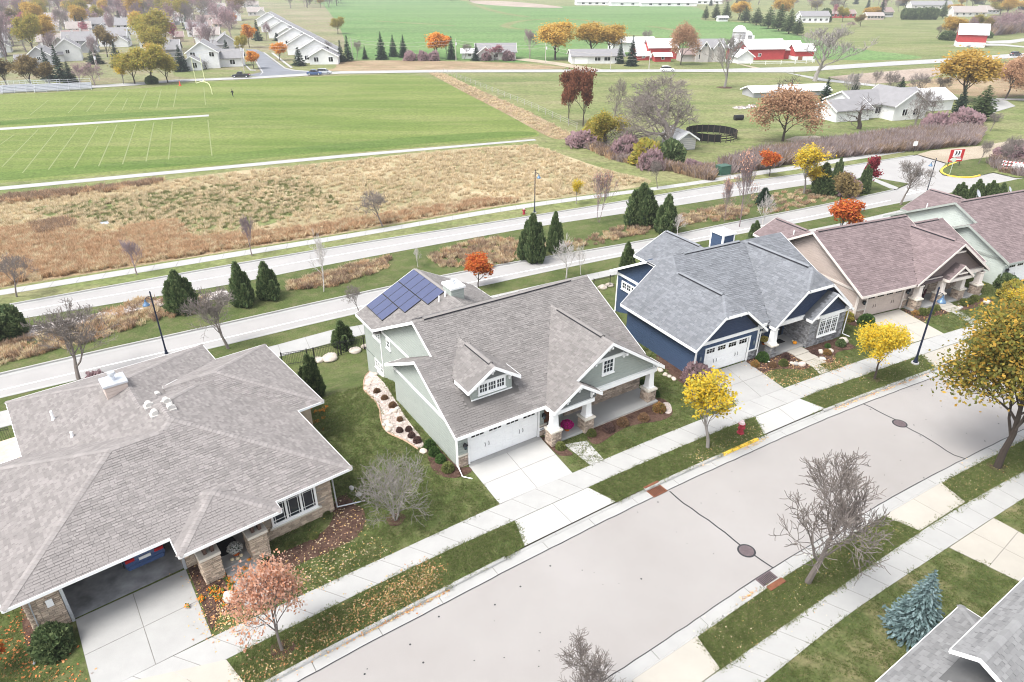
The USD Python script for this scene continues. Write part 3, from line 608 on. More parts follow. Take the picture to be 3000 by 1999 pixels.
def shrub_model(name, seed, leaf, n=1500, size=.11, squash=.85, core='bark_dark', noise=.12, up=0.0, twig=0):
    """rounded shrub about 1 m across"""
    p = model(name); g = np.random.default_rng(seed)
    d = unit(g.normal(size=(n, 3))); d[:, 2] = np.abs(d[:, 2]) * 1.0 - .12; d = unit(d)
    r = .5 * (1 + noise * 2 * (meshkit.fbm(d * 2.5 + seed, 3, seed) - .5)) * g.uniform(.82, 1.05, n)
    C = d * r[:, None] * np.array([1, 1, squash * 1.6]) + np.array([0, 0, .12])
    C[:, 2] = np.maximum(C[:, 2], .02)
    v, f = leaves(C, g.uniform(.6, 1.3, n) * size, g, 0, 1.5, unit(d + g.normal(0, .6, d.shape) + np.array([0, 0, up])))
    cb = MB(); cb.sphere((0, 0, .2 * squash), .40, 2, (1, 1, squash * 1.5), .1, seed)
    if twig:
        for _ in range(twig):
            e = unit(g.normal(size=3) + np.array([0, 0, 1.2])); cb.tube([(0, 0, .05), e * .35, e * .6 + g.normal(0, .03, 3)], [.012, .008, .004], 3, cap=False)
    cb.build('stems', core, p); put('foliage', (v, f), leaf, p)
    TREES[p] = (.5, .5 * squash * 1.6 + .12); return p

BARE = [tree_model(f'bare_tree_model_{c}', s, b, kids=k, spread=sp, up=u, trunk=.3, r0=r, first=fi, levels=4) for c, s, b, k, sp, u, r, fi in
        (('open', 3, 'bark', (8, 6, 6, 4), .75, .20, .020, .7), ('tall', 5, 'bark_mauve', (9, 6, 5, 3), .42, .5, .017, .55), ('wide', 8, 'bark', (7, 6, 6, 4), .85, .16, .026, .45),
         ('vase', 12, 'bark_pale', (8, 6, 5, 4), .5, .42, .024, .35), ('street', 21, 'bark', (8, 7, 6, 4), .72, .20, .024, .6))]
OPEN, TALL, WIDE, VASE, STREET = BARE
OAK = tree_model('bare_oak_model', 17, 'bark', kids=(11, 8, 7, 6), spread=.95, up=.10, r0=.036, first=.3, wig=.28, levels=4, minr=.0016)
GNARL = tree_model('gnarled_tree_model', 19, 'bark_dark', kids=(6, 5, 4, 3), spread=.9, up=.1, r0=.04, first=.5, wig=.4, levels=3)
CLUMP = tree_model('clump_tree_model', 23, 'bark_pale', kids=(8, 6, 4, 3), spread=.75, up=.12, r0=.02, first=.3, levels=3, multi=5)
BIRCH = tree_model('birch_model', 26, 'bark_birch', kids=(10, 6, 4), spread=.5, up=.35, r0=.014, first=.5, levels=3)
SERVICE = tree_model('red_twig_tree_model', 28, 'bark_mauve', 'leaf_pink', 500, .018, .02, kids=(10, 6, 5), spread=.42, up=.5, r0=.012, first=.35, levels=3, multi=2)
PURPLE = tree_model('purple_tree_model', 29, 'bark_mauve', 'leaf_purple', 1100, .03, .03, kids=(9, 6, 5), spread=.5, up=.4, r0=.014, first=.4, levels=3)
MAUVE = tree_model('mauve_tree_model', 30, 'bark_mauve', 'leaf_mauve', 900, .026, .04, kids=(8, 6, 6), spread=.65, up=.3, r0=.02, first=.5, levels=3)
def leafy(name, seed, leaf, n=4200, size=.035, spread=.6, up=.35, jitter=.045, bark='bark_dark', **k):
    k.setdefault('kids', (9, 7, 6)); k.setdefault('levels', 3); k.setdefault('first', .45); k.setdefault('r0', .02)
    return tree_model(name, seed, bark, leaf, n, size, jitter, spread=spread, up=up, **k)
YELLOW_ROUND = leafy('yellow_tree_model', 31, 'leaf_yellow', 13000, .022, .62, .3, .045, first=.75)
YELLOW_SPARSE = leafy('thin_yellow_tree_model', 33, 'leaf_yellow', 4200, .021, .5, .55, .035, bark='bark_pale', first=.65, kids=(9, 6, 5))
GOLD = leafy('gold_tree_model', 35, 'leaf_gold', 9000, .028, .62, .3, .05, first=.4)
OLIVE = leafy('olive_tree_model', 37, 'leaf_olive', 8000, .028, .6, .3, .05, first=.4)
MIXED = leafy('turning_maple_model', 39, 'leaf_mixed', 34000, .0145, .66, .30, .05, first=.5, kids=(11, 8, 7))
ORANGE = leafy('orange_tree_model', 41, 'leaf_orange', 4500, .042, .6, .35, .05, first=.5)
RED = leafy('red_tree_model', 43, 'leaf_red', 4200, .045, .6, .35, .05, first=.55)
RUST = leafy('rust_oak_model', 45, 'leaf_rust', 5200, .032, .58, .35, .04, first=.4)
PINK = leafy('pink_leaf_tree_model', 47, 'leaf_pink', 4200, .024, .72, .15, .06, bark='bark', first=.4, kids=(10, 7, 5))
TAN = leafy('tan_willow_model', 49, 'leaf_tan', 8000, .024, .7, .25, .05, first=.35, droop=.25)
BROWN = leafy('brown_tree_model', 51, 'leaf_brown', 4200, .036, .55, .4, .045, first=.3)
CRIMSON = leafy('crimson_tree_model', 53, 'leaf_crimson', 2600, .05, .5, .5, .04, first=.4)
SPRUCE = conifer_model('spruce_model', 61, 'needle_dark')
PINE = conifer_model('pine_model', 62, 'needle_green', .30, 26, 11, 5, .05, .6, .12, .4, .1)
BLUE = conifer_model('blue_spruce_model', 63, 'needle_blue', .44, 40, 20, 9, .040, .82, .03, .18, .30)
FARSPRUCE = conifer_model('far_spruce_model', 64, 'needle_dark', .24, 20, 9, 3, .06)
JUN_A = juniper_model('broad_juniper_model', 71, 'needle_green', [(0, 0, 1, .30), (.2, .08, .8, .22), (-.2, .05, .82, .24), (.05, -.2, .75, .24), (-.1, .2, .8, .22), (.28, -.1, .6, .18), (-.3, -.1, .6, .18)], 9000, .055)
JUN_B = juniper_model('spired_juniper_model', 72, 'needle_green', [(0, 0, 1, .20), (.16, .03, .84, .15), (-.15, .05, .88, .15), (.05, -.16, .72, .16), (-.06, .15, .66, .15), (.24, -.12, .5, .13), (-.26, -.08, .55, .13)], 7000, .055)
COLUMN = juniper_model('column_evergreen_model', 73, 'needle_dark', [(0, 0, 1, .30)], 2600, .06)
BOX = shrub_model('boxwood_model', 81, 'leaf_box', 1900, .085, .78, 'needle_dark', .06)
BOXMOSS = shrub_model('moss_boxwood_model', 82, 'leaf_boxmoss', 1500, .09, .78, 'needle_dark', .06)
SPIREA = shrub_model('brown_shrub_model', 83, 'leaf_spirea', 1300, .10, .7, 'bark_dark', .2, .6, 30)
BARB = shrub_model('barberry_model', 84, 'leaf_barberry', 1300, .09, .8, 'bark_dark', .12, 0, 12)
SPIREAO = shrub_model('orange_shrub_model', 85, 'leaf_spireaorange', 1500, .10, .7, 'bark_dark', .2, .4, 20)
DARKBUSH = shrub_model('dark_bush_model', 86, 'needle_green', 3600, .10, .8, 'needle_dark', .25, .4)
BRUSH = shrub_model('bare_brush_model', 87, 'leaf_mauve', 900, .10, .75, 'bark_dark', .5, 1.2, 90)
GREENBUSH = shrub_model('green_bush_model', 88, 'leaf_olive', 1300, .10, .8, 'bark_dark', .4, .3, 40)
def tuft_model(name, seed, leaf, n=46, h=1.0, spread=.5, w=.05):
    p = model(name); g = np.random.default_rng(seed)
    a = g.uniform(0, 6.28, n); r = g.uniform(0, spread, n); L = h * g.uniform(.6, 1.1, n); t = g.uniform(.1, .55, n)
    B = np.c_[r * np.cos(a) * .7, r * np.sin(a) * .7, np.zeros(n)]; d = np.c_[np.cos(a) * np.sin(t), np.sin(a) * np.sin(t), np.cos(t)]
    s = np.c_[-np.sin(a + 1), np.cos(a + 1), np.zeros(n)] * w
    v = np.stack([B - s * .5, B + s * .5, B + d * L[:, None] * .6 + s * .5, B + d * L[:, None] * .6 - s * .5, B + (d * .95 + np.array([0, 0, -.12])) * L[:, None]], 1).reshape(-1, 3)
    i = np.arange(n)[:, None] * 5
    put('blades', (v, np.vstack([np.hstack([i, i + 1, i + 2]), np.hstack([i, i + 2, i + 3]), np.hstack([i + 3, i + 2, i + 4])])), leaf, p)
    return p + '/blades'
def scatter(name, protos, pts, scale, label, cat=None, yaw=True):
    """thousands of like tufts: one object"""
    path = numbered('/World', name)
    pi = UsdGeom.PointInstancer.Define(stage, path)
    rel = pi.CreatePrototypesRel(); ps = []
    for k, pr in enumerate(protos):
        q = f'{path}/tuft' if k == 0 else f'{path}/tuft_{k:03d}'
        stage.DefinePrim(q, 'Mesh').GetReferences().AddInternalReference(pr); rel.AddTarget(q)
    n = len(pts); g = np.random.default_rng(n)
    pi.CreateProtoIndicesAttr(Vt.IntArray.FromNumpy(g.integers(0, len(protos), n).astype(np.int32)))
    pi.CreatePositionsAttr(Vt.Vec3fArray.FromNumpy(np.asarray(pts, np.float32)))
    s = g.uniform(.6, 1.35, n) * scale
    pi.CreateScalesAttr(Vt.Vec3fArray.FromNumpy(np.c_[s * 1.1, s * 1.1, s].astype(np.float32)))
    a = g.uniform(0, 6.28, n)
    pi.CreateOrientationsAttr(Vt.QuathArray([Gf.Quath(float(math.cos(x / 2)), 0, 0, float(math.sin(x / 2))) for x in a]))
    return tag(path, label, cat, kind='stuff')
def fill(px, n, z=None, seed=0, world=False):
    """n random ground points inside a polygon of photograph pixels, evenly spread over the ground"""
    P = Polygon([tuple(at(x, y)[:2]) if z is None else tuple(on_plane(x, y, z)) for x, y in px]).buffer(0) if not world else px
    g = np.random.default_rng(seed + n); x0, y0, x1, y1 = P.bounds; out = np.zeros((0, 2))
    while len(out) < n:
        q = g.uniform((x0, y0), (x1, y1), (n * 2, 2)); out = np.vstack([out, q[shapely.contains_xy(P, q[:, 0], q[:, 1])]])
    out = out[:n]
    return np.c_[out, height(out[:, 0], out[:, 1]) if z is None else np.full(n, z)]
ORD = 'first second third fourth fifth sixth seventh eighth ninth tenth eleventh twelfth thirteenth fourteenth fifteenth sixteenth seventeenth eighteenth nineteenth twentieth'.split()
def plant(proto, base, top, label, name='tree', cat='tree', w=None, group=None, h=None, wide=None):
    """a plant whose foot and top the photograph shows at the pixels base and top; w: crown width in photograph pixels"""
    b = at(*base); hh = h or max(.2, rise(*top, b))
    pw, ph = TREES[proto]
    sz = hh / ph
    sx = sz if w is None else (w / pxm(b + np.array([0, 0, hh * .5])) / 2) / pw
    return copy(name, proto, label, cat, b, rnd.uniform(0, 360), (sx, sx, sz), group)

# ============================================================= PLANTING
# street trees and garden trees near the camera
plant(PINK, (827, 1906), (806, 1668), 'small street tree with sparse pinkish brown leaves by the open garage driveway', 'street_tree', w=236)
plant(RED, (-14, 1975), (0, 1850), 'red-leaved shrub cut by the picture edge beside the tan house drive', 'red_tree', w=90)
plant(CLUMP, (1159, 1524), (1150, 1350), 'low bare multi-stemmed tree on the lawn between the tan and sage houses', 'bare_tree', w=215)
plant(YELLOW_SPARSE, (2073, 1312), (2100, 1105), 'thin bright yellow street tree beside the red fire hydrant and yellow kerb', 'street_tree', w=160)
plant(YELLOW_ROUND, (2561, 1112), (2590, 945), 'round dense golden yellow street tree in front of the blue house', 'street_tree', w=142)
plant(MIXED, (2921, 1370), (2960, 905), 'large street maple turning from green to orange beside the far sidewalk', 'street_tree', w=400)
plant(STREET, (2366, 1706), (2430, 1325), 'bare street tree leaning over the road beside the dark storm grate', 'bare_tree', w=345)
plant(STREET, (1690, 2090), (1680, 1888), 'dark bare treetop poking up at the lower edge of the road', 'bare_tree', w=230)
plant(BLUE, (2668, 1856), (2712, 1655), 'blue-green spruce on the lawn beside the grey roof corner', 'spruce_tree', w=186)
plant(YELLOW_SPARSE, (2968, 905), (2955, 842), 'bright yellow-green young tree in front of the pale green house', 'young_tree', w=90)
# trees and evergreens along the rear road, keyed to what stands beside them
plant(JUN_B, (918, 1168), (893, 1042), 'dark evergreen shrub tight against the tan house rear corner eave', 'evergreen_shrub', 'evergreen', w=96)
plant(JUN_B, (1004, 1012), (1002, 940), 'green evergreen growing behind the black fence by the sage house', 'evergreen_shrub', 'evergreen', w=88)
plant(STREET, (236, 1128), (205, 893), 'wide bare tree rising behind the tan house chimney roof', 'bare_tree', w=230)
plant(STREET, (669, 1021), (650, 838), 'slender bare tree on the verge beyond the tan house roof tip', 'bare_tree', w=165)
plant(OPEN, (1053, 917), (1047, 838), 'small bare tree at the roadside near the solar panel roof', 'bare_tree', w=66)
plant(RED, (1401.6, 842), (1399, 758), 'small round red-orange tree beside the road behind the solar panels', 'red_tree', w=82)
plant(BIRCH, (1659, 816), (1663, 690), 'white-barked bare birch behind the sage house ridge', 'birch_tree', w=90)
plant(BIRCH, (1702, 806), (1712, 715), 'smaller white-barked birch next to the bare birch behind the ridge', 'birch_tree', w=44)
plant(OPEN, (49, 870), (22, 742), 'bare tree on the path verge at the very edge by the marsh', 'bare_tree', w=110)
plant(TALL, (401, 805), (375, 700), 'faint bare sapling on the path verge opposite the left-out marsh pools'.replace('left-out ', ''), 'bare_tree', w=54)
plant(TALL, (739, 750), (722, 632), 'thin bare sapling on the verge beyond the three spiky evergreens', 'bare_tree', w=44)
plant(BIRCH, (948, 854), (940, 672), 'pale-trunked bare tree on the median by the brown shrub bed', 'birch_tree', w=72)
plant(BIRCH, (1225, 783), (1222, 722), 'very thin bare sapling on the green median crossing', 'birch_tree', w=30)
plant(OPEN, (1121, 664), (1119, 560), 'bare spreading tree on the marsh edge of the path', 'bare_tree', w=108)
plant(YELLOW_SPARSE, (1688, 598), (1689, 528), 'tiny yellow tree on the path verge near the hydrant lamp', 'young_tree', w=36)
plant(SERVICE, (1754, 652), (1760, 500), 'reddish bare tree on the median side near the spired junipers', 'bare_tree', w=84)
plant(OPEN, (1926, 553), (1931, 468), 'thin bare tree where the path joins the far road', 'bare_tree', w=50)
plant(SERVICE, (2167, 662), (2180, 440), 'tall pink-twigged tree with a few red leaves on the median', 'bare_tree', w=110)
plant(SERVICE, (2122, 650), (2130, 520), 'pale pink-twigged sapling on the median before the blue house', 'bare_tree', w=60)
plant(RED, (2254, 517), (2259, 448), 'small dark red tree on the verge beside the green utility box path', 'red_tree', w=60)
plant(YELLOW_SPARSE, (2355, 567), (2353, 428), 'tall thin tree with sparse amber leaves at the median edge', 'bare_tree', w=92)
plant(BROWN, (2452, 620), (2470, 512), 'brownish bare tree over the road behind the brown-roofed house', 'bare_tree', w=84)
plant(COLUMN, (2234, 604), (2234, 551), 'dark columnar evergreen standing on the median meadow', 'evergreen_shrub', 'evergreen', w=42)
plant(BIRCH, (2228, 676), (2238, 560), 'whitish bare tree in front of the dark columnar evergreen', 'birch_tree', w=56)
plant(JUN_B, (2405, 568), (2412, 478), 'green juniper mixed with yellow leaves in the median clump', 'juniper', 'evergreen', w=92)
plant(YELLOW_SPARSE, (2392, 566), (2392, 492), 'short golden tree in front of the median juniper clump', 'young_tree', w=72)
plant(JUN_B, (2445, 556), (2444, 462), 'spiky juniper behind the golden tree on the median', 'juniper', 'evergreen', w=44)
plant(JUN_B, (2526, 566), (2528, 484), 'leaning juniper beneath the dark crimson tree at the median tip', 'juniper', 'evergreen', w=48)
plant(CRIMSON, (2540, 560), (2549, 462), 'small dark crimson tree at the median tip', 'red_tree', w=48)
plant(BRUSH, (2478, 572), (2478, 515), 'grey twiggy bush between the median juniper clumps', 'bare_bush', 'bush', w=70)
plant(STREET, (2638, 600), (2667, 466), 'bare tree on the verge near the crosswalk', 'bare_tree', w=108)
for k, (x, t, w) in enumerate(((2806, 534, 52), (2852, 524, 56), (2893, 528, 54), (2925, 534, 44))):
    plant(JUN_A if k % 2 else JUN_B, (x, 592), (x + 4, t), f'{ORD[k]} spiky juniper from the crosswalk in the row behind the pale green house', 'juniper', 'evergreen', w=w)
plant(OPEN, (2866, 480), (2880, 408), 'bare sapling on the island lawn beside the farm track', 'bare_tree', w=46)
plant(OPEN, (2920, 492), (2935, 415), 'second bare sapling at the edge of the thicket by the barricade', 'bare_tree', w=50)
plant(OPEN, (2955, 480), (2970, 395), 'taller bare sapling in the thicket behind the striped barricade', 'bare_tree', w=64)
plant(JUN_A, (535, 909), (531, 790), 'broad green juniper beside the rock swale and lamp post', 'juniper', 'evergreen', w=112)
plant(JUN_B, (712, 892), (700, 768), 'tall-spired juniper of the pair on the median, beside the bare tree', 'juniper', 'evergreen', w=92)
plant(JUN_B, (788, 872), (790, 766), 'shorter spired juniper of the pair, beside the brown shrub bed', 'juniper', 'evergreen', w=92)
plant(DARKBUSH, (12, 985), (14, 895), 'dense dark green bush at the median cut by the picture edge', 'evergreen_bush', 'bush', w=120)
plant(JUN_A, (1560, 762), (1565, 628), 'broad juniper of the pair on the median under the lamp post', 'juniper', 'evergreen', w=92)
plant(JUN_B, (1625, 738), (1624, 622), 'slimmer juniper of the pair on the median under the lamp post', 'juniper', 'evergreen', w=64)
plant(JUN_A, (1878, 658), (1895, 540), 'tall dark juniper of the pair above the blue house wing', 'juniper', 'evergreen', w=112)
plant(JUN_B, (1950, 678), (1958, 572), 'lower dark juniper of the pair above the blue house wing', 'juniper', 'evergreen', w=92)
plant(JUN_B, (1835, 794), (1845, 710), 'evergreen beside the blue house rear wing', 'evergreen_shrub', 'evergreen', w=64)
plant(JUN_B, (2206, 722), (2217, 648), 'evergreen in the gap between the blue and tan houses', 'evergreen_shrub', 'evergreen', w=54)
plant(RED, (2458, 690), (2484, 600), 'vivid orange-red tree behind the ridge of the brown-roofed house', 'red_tree', w=100)
plant(BIRCH, (1985, 690), (1985, 625), 'white twiggy bare shrub behind the blue house wing', 'bare_bush', 'bush', w=52)
plant(BRUSH, (283, 1128), (268, 1092), 'sparse red-leaved shrub behind the tan house roof', 'bare_bush', 'bush', w=60)
# meadow and farm trees in the middle distance
plant(RUST, (1666, 362), (1663, 215), 'rust brown oak of the pair by the pasture fence, nearer the field', 'oak_tree', w=78)
plant(RUST, (1708, 371), (1724, 210), 'rust brown oak of the pair by the pasture fence, nearer the big bare tree', 'oak_tree', w=88)
plant(OAK, (1962, 446), (1930, 217), 'huge grey bare oak over the small shed and horse pen', 'oak_tree', w=330)
plant(WIDE, (1795, 370), (1807, 226), 'bare tree behind the huge grey oak', 'bare_tree', w=105)
plant(OLIVE, (1773, 440), (1762, 330), 'olive-leaved small tree in the thicket under the huge oak', 'tree', w=100)
plant(TAN, (2293, 414), (2308, 258), 'orange-tan feathery tree between the pasture and the white ranch house', 'willow_tree', w=200)
plant(GNARL, (2516, 378), (2506, 268), 'gnarled dark bare tree in front of the white ranch house', 'bare_tree', w=138)
plant(WIDE, (2680, 365), (2685, 250), 'bare tree beside the white ranch house end wall', 'bare_tree', w=112)
plant(WIDE, (2730, 355), (2725, 265), 'second bare tree beside the white ranch house end wall', 'bare_tree', w=90)
plant(SPRUCE, (2412, 316), (2423, 226), 'dark spruce at the end of the white ranch house', 'spruce_tree', w=54)
plant(SPRUCE, (2500, 285), (2508, 214), 'dark spruce behind the ranch house roof', 'spruce_tree', w=40)
plant(SPRUCE, (2629, 300), (2640, 224), 'blue-toned spruce in front of the straw field', 'spruce_tree', w=66)
plant(GNARL, (2274, 284), (2265, 218), 'small gnarled tree by the grey shed roof', 'bare_tree', w=52)
plant(GNARL, (2323, 276), (2332, 206), 'gnarled tree leaning over the grey shed roof', 'bare_tree', w=72)
plant(VASE, (2387, 238), (2404, 74), 'huge vase-shaped bare tree at the highway edge', 'bare_tree', w=178)
plant(VASE, (2123, 256), (2120, 100), 'large bare tree with a tall trunk on the pasture before the farm', 'bare_tree', w=100)
plant(GOLD, (2825, 300), (2812, 152), 'large golden tree behind the conifers by the straw field', 'tree', w=150)
plant(TAN, (2945, 290), (2935, 168), 'tan weeping willow at the field edge by the golden tree', 'willow_tree', w=140)
plant(TAN, (3010, 285), (3005, 180), 'tan willow cut by the picture edge', 'willow_tree', w=110)
plant(SPRUCE, (2802, 356), (2805, 246), 'grey-green conifer of the pair by the gravel drive, taller', 'spruce_tree', w=60)
plant(PINE, (2870, 352), (2875, 248), 'grey-green conifer of the pair by the gravel drive, bushier', 'spruce_tree', w=92)
for k, (p, b, t, w, l) in enumerate(((BRUSH, (2735, 385), (2735, 330), 70, 'bare bush by the ranch house drive'), (BRUSH, (2830, 365), (2830, 320), 80, 'leafless bush under the grey-green conifers'), (OPEN, (2560, 262), (2555, 205), 40, 'bare sapling on the ploughed strip'), (OPEN, (2600, 300), (2596, 205), 60, 'leaning bare tree beside the blue-toned spruce'), (OPEN, (2700, 295), (2700, 215), 90, 'rusty bare tree at the straw field edge'), (OPEN, (2740, 290), (2745, 222), 70, 'second rusty bare tree at the straw field edge'), (VASE, (2480, 300), (2490, 210), 60, 'white-limbed bare tree before the ranch house'), (OPEN, (2900, 385), (2905, 330), 50, 'thin bare tree below the gravel drive'))):
    plant(p, b, t, l, 'bare_bush' if p == BRUSH else 'bare_tree', 'bush' if p == BRUSH else 'tree', w=w)
# belt of trees along the highway
plant(GOLD, (1627, 176), (1627, 70), 'rounded golden tree standing alone behind the highway', 'tree', w=106)
plant(GOLD, (1738, 164), (1735, 72), 'golden tree of the pair behind the long white ranch house, first of two', 'tree', w=104)
plant(GOLD, (1790, 164), (1785, 78), 'golden tree of the pair behind the long white ranch house, next to the spruces', 'tree', w=90)
plant(TALL, (1552, 172), (1552, 84), 'narrow upright bare tree beside the golden tree', 'bare_tree', w=38)
plant(TAN, (1994, 190), (1996, 72), 'brownish bare tree between the red sheds and farmhouse', 'bare_tree', w=92)
plant(OPEN, (1890, 142), (1890, 88), 'small bare tree behind the red sheds', 'bare_tree', w=40)
ROWC = [(1119, 175, 1118, 92, 40), (1153, 167, 1149, 101, 34), (1183, 169, 1182, 101, 34), (1323, 175, 1323, 105, 34), (1395, 178, 1396, 127, 34), (1816, 187, 1820, 115, 28), (1850, 194, 1854, 103, 42)]
for k, (x, y, u, v, w) in enumerate(ROWC):
    plant(SPRUCE, (x, y), (u, v), (f'{ORD[k]} dark spruce from the white rowhouses in the belt above the highway' if k < 5 else ('slender' if k == 5 else 'taller') + ' spruce at the end of the long white ranch house'), 'spruce_tree', w=w, group='spruces above the highway')
plant(ORANGE, (1276, 173), (1276, 100), 'bright orange maple between spruces above the highway', 'tree', w=62)
plant(RED, (1308, 160), (1308, 106), 'red tree behind the bright orange maple', 'red_tree', w=36)
plant(PURPLE, (1459, 180), (1459, 134), 'plum-coloured round tree before the grey ranch house', 'tree', w=62)
plant(OPEN, (1361, 176), (1361, 126), 'small bare tree between spruces before the grey ranch house', 'bare_tree', w=40)
for k, (x, w) in enumerate(((1424, 30), (1490, 34), (1202, 34), (1240, 30), (1272, 30))):
    plant(BRUSH, (x, 178), (x, 150), f'{ORD[k]} leafless bush in the belt above the highway', 'bare_bush', 'bush', w=w, group='leafless bushes above the highway')
for k, (x, y, t, w) in enumerate(((1021, 180, 104, 36), (1045, 176, 118, 34), (1070, 174, 134, 22))):
    plant(OPEN if k == 1 else FARSPRUCE, (x, y), (x, t), ['dark conifer beside the last white rowhouse', 'bare tree between the rowhouse conifers', 'short dark conifer by the crop field edge'][k], 'bare_tree' if k == 1 else 'spruce_tree', w=w)
plant(OLIVE, (990, 100), (988, 52), 'green and bronze round tree at the crop field corner', 'tree', w=44)
# tree belt by the bleachers
EDGE = [(BROWN, 22, 258, 20, 172, 70), (BROWN, 94, 255, 88, 165, 78), (BROWN, 150, 254, 148, 185, 66), (FARSPRUCE, 150, 238, 155, 138, 44), (FARSPRUCE, 183, 240, 182, 130, 46), (SPRUCE, 210, 246, 208, 180, 54), (MAUVE, 238, 252, 236, 186, 60), (MAUVE, 278, 252, 280, 184, 64),
        (SPRUCE, 282, 188, 268, 130, 54), (SPRUCE, 348, 198, 347, 118, 46), (OLIVE, 395, 246, 392, 150, 92), (OLIVE, 446, 247, 440, 134, 100), (OLIVE, 492, 243, 486, 160, 80), (YELLOW_SPARSE, 362, 246, 365, 192, 46), (GOLD, 464, 200, 466, 130, 50), (SPRUCE, 535, 210, 521, 130, 50), (DARKBUSH, 446, 246, 446, 222, 34)]
nm = {BROWN: 'bronze-leaved tree', FARSPRUCE: 'dark conifer', SPRUCE: 'blue-toned conifer', MAUVE: 'reddish bare tree', OLIVE: 'yellow-green tree', YELLOW_SPARSE: 'small yellow tree', GOLD: 'bright gold tree', DARKBUSH: 'dark bush'}
cnt = {}
for p, x, y, u, v, w in EDGE:
    k = cnt[p] = cnt.get(p, -1) + 1
    plant(p, (x, y), (u, v), f'{ORD[k]} {nm[p]} from the bleachers in the belt beyond the football field', 'belt_tree', 'bush' if p == DARKBUSH else 'tree', w=w)
for x, y, t, w, p, l in ((671, 189, 116, 50, SPRUCE, 'spruce at the corner of the side street by the white gabled house'), (744, 202, 152, 46, ORANGE, 'orange tree at the side street kerb'), (820, 178, 128, 42, ORANGE, 'orange tree on the rowhouse verge'), (731, 140, 75, 46, ORANGE, 'bright orange tree far up the side street'),
                         (712, 162, 104, 40, OLIVE, 'yellow-green tree beside the tall utility pole'), (878, 194, 138, 46, FARSPRUCE, 'broad dark conifer by the first rowhouse'), (812, 120, 96, 26, FARSPRUCE, 'narrow conifer behind the rowhouses'), (1000, 182, 118, 30, FARSPRUCE, 'conifer at the end of the rowhouses by the crop'), (960, 182, 118, 32, OPEN, 'bare tree before the rowhouse windows'),
                         (605, 203, 170, 34, GNARL, 'small bare tree before the white gabled house'), (757, 120, 58, 32, FARSPRUCE, 'conifer behind the bright orange tree'), (782, 118, 66, 34, MAUVE, 'mauve bare tree behind the rowhouses')):
    plant(p, (x, y), (x, t), l, 'suburb_tree', w=w)
# woods and trees on the hill
HILL = [(PINE, 2066, 58, 16, 26), (PINE, 2096, 58, 8, 34), (PINE, 2126, 60, 4, 38), (GOLD, 2162, 60, 6, 54), (PINE, 2182, 66, 18, 44), (PINE, 2215, 74, 22, 50), (PINE, 2250, 84, 20, 54), (PINE, 2280, 92, 12, 60), (PINE, 2310, 100, 26, 56), (GOLD, 2290, 60, -6, 60), (PINE, 2335, 104, 46, 44), (DARKBUSH, 2415, 64, 26, 34),
        (OLIVE, 2468, 64, 22, 36), (PURPLE, 2442, 58, 14, 22), (SPRUCE, 2578, 54, -6, 28), (BROWN, 2520, 78, 44, 34), (GOLD, 2550, 56, 22, 44), (MAUVE, 2490, 82, 64, 30), (PINE, 2760, 54, 2, 32), (GOLD, 2790, 46, 14, 46), (GOLD, 2788, 116, 52, 62), (OLIVE, 2860, 96, 44, 60), (MAUVE, 2830, 112, 50, 56), (BROWN, 2885, 110, 56, 36), (MAUVE, 2920, 104, 36, 70), (MAUVE, 2965, 100, 28, 76), (MAUVE, 3000, 96, 30, 60), (OLIVE, 2930, 46, 8, 60), (DARKBUSH, 2775, 118, 92, 44), (OPEN, 2744, 112, 74, 40), (DARKBUSH, 2892, 112, 92, 26), (GOLD, 2985, 30, 4, 50), (OPEN, 2440, 40, 0, 60), (OPEN, 2395, 40, -2, 50)]
nm.update({PINE: 'dark pine', PURPLE: 'crimson tree', MAUVE: 'grey-mauve bare tree', OPEN: 'bare tree', GOLD: 'golden tree'})
cnt = {}
for p, x, y, t, w in HILL:
    k = cnt[p] = cnt.get(p, -1) + 1
    plant(p, (x, y), (x, t), f'{ORD[k]} {nm[p]} from the silos along the hilltop woods', 'hill_tree', 'bush' if p == DARKBUSH else 'tree', w=w, group='trees of the hilltop woods')
hg = MB(); gg = np.random.default_rng(5)
for k in range(10):
    x = 2645 + k * 10.2; b = at(x, 58); hh = rise(x, 24 + gg.uniform(-2, 2), b)
    d = unit(gg.normal(size=(420, 3))); C = d * np.array([2.2, 2.2, hh * .52]) * gg.uniform(.8, 1.05, 420)[:, None] + b + np.array([0, 0, hh * .5])
    v, f = leaves(C, .9, gg); hg.add(v, f); hg.sphere(b + np.array([0, 0, hh * .45]), 1.9, 1, (1, 1, hh * .24))
hg.build('clipped_hedge', 'needle_green', label='long dark clipped hedge on the hilltop below the grey houses', cat='hedge')
# thickets: each one reads as a single mass of stems
def thicket(px, n, size, models, label, name='thicket', hmul=1.0, z=REAR, seed=1):
    return scatter(name, models, fill(px, n, z, seed), size, label, 'thicket')
REED_T = [tuft_model('tan_reed_model', 1, 'reed_tan'), tuft_model('tan_reed_model_b', 2, 'reed_tan', 60, .8, .6)]
REED_R = [tuft_model('rust_reed_model', 3, 'reed_rust'), tuft_model('rust_reed_model_b', 4, 'reed_rust', 56, 1.1, .5)]
REED_B = [tuft_model('brown_stem_model', 5, 'reed_brown', 52, 1.0, .6), tuft_model('brown_stem_model_b', 6, 'reed_rust', 40, .8, .6)]
REED_M = [tuft_model('mauve_stem_model', 7, 'reed_mauve', 46, 1.0, .5, .04), tuft_model('mauve_stem_model_b', 8, 'reed_brown', 40, .9, .5, .04)]
REED_G = [tuft_model('green_tuft_model', 9, 'reed_green', 60, .8, .6)]
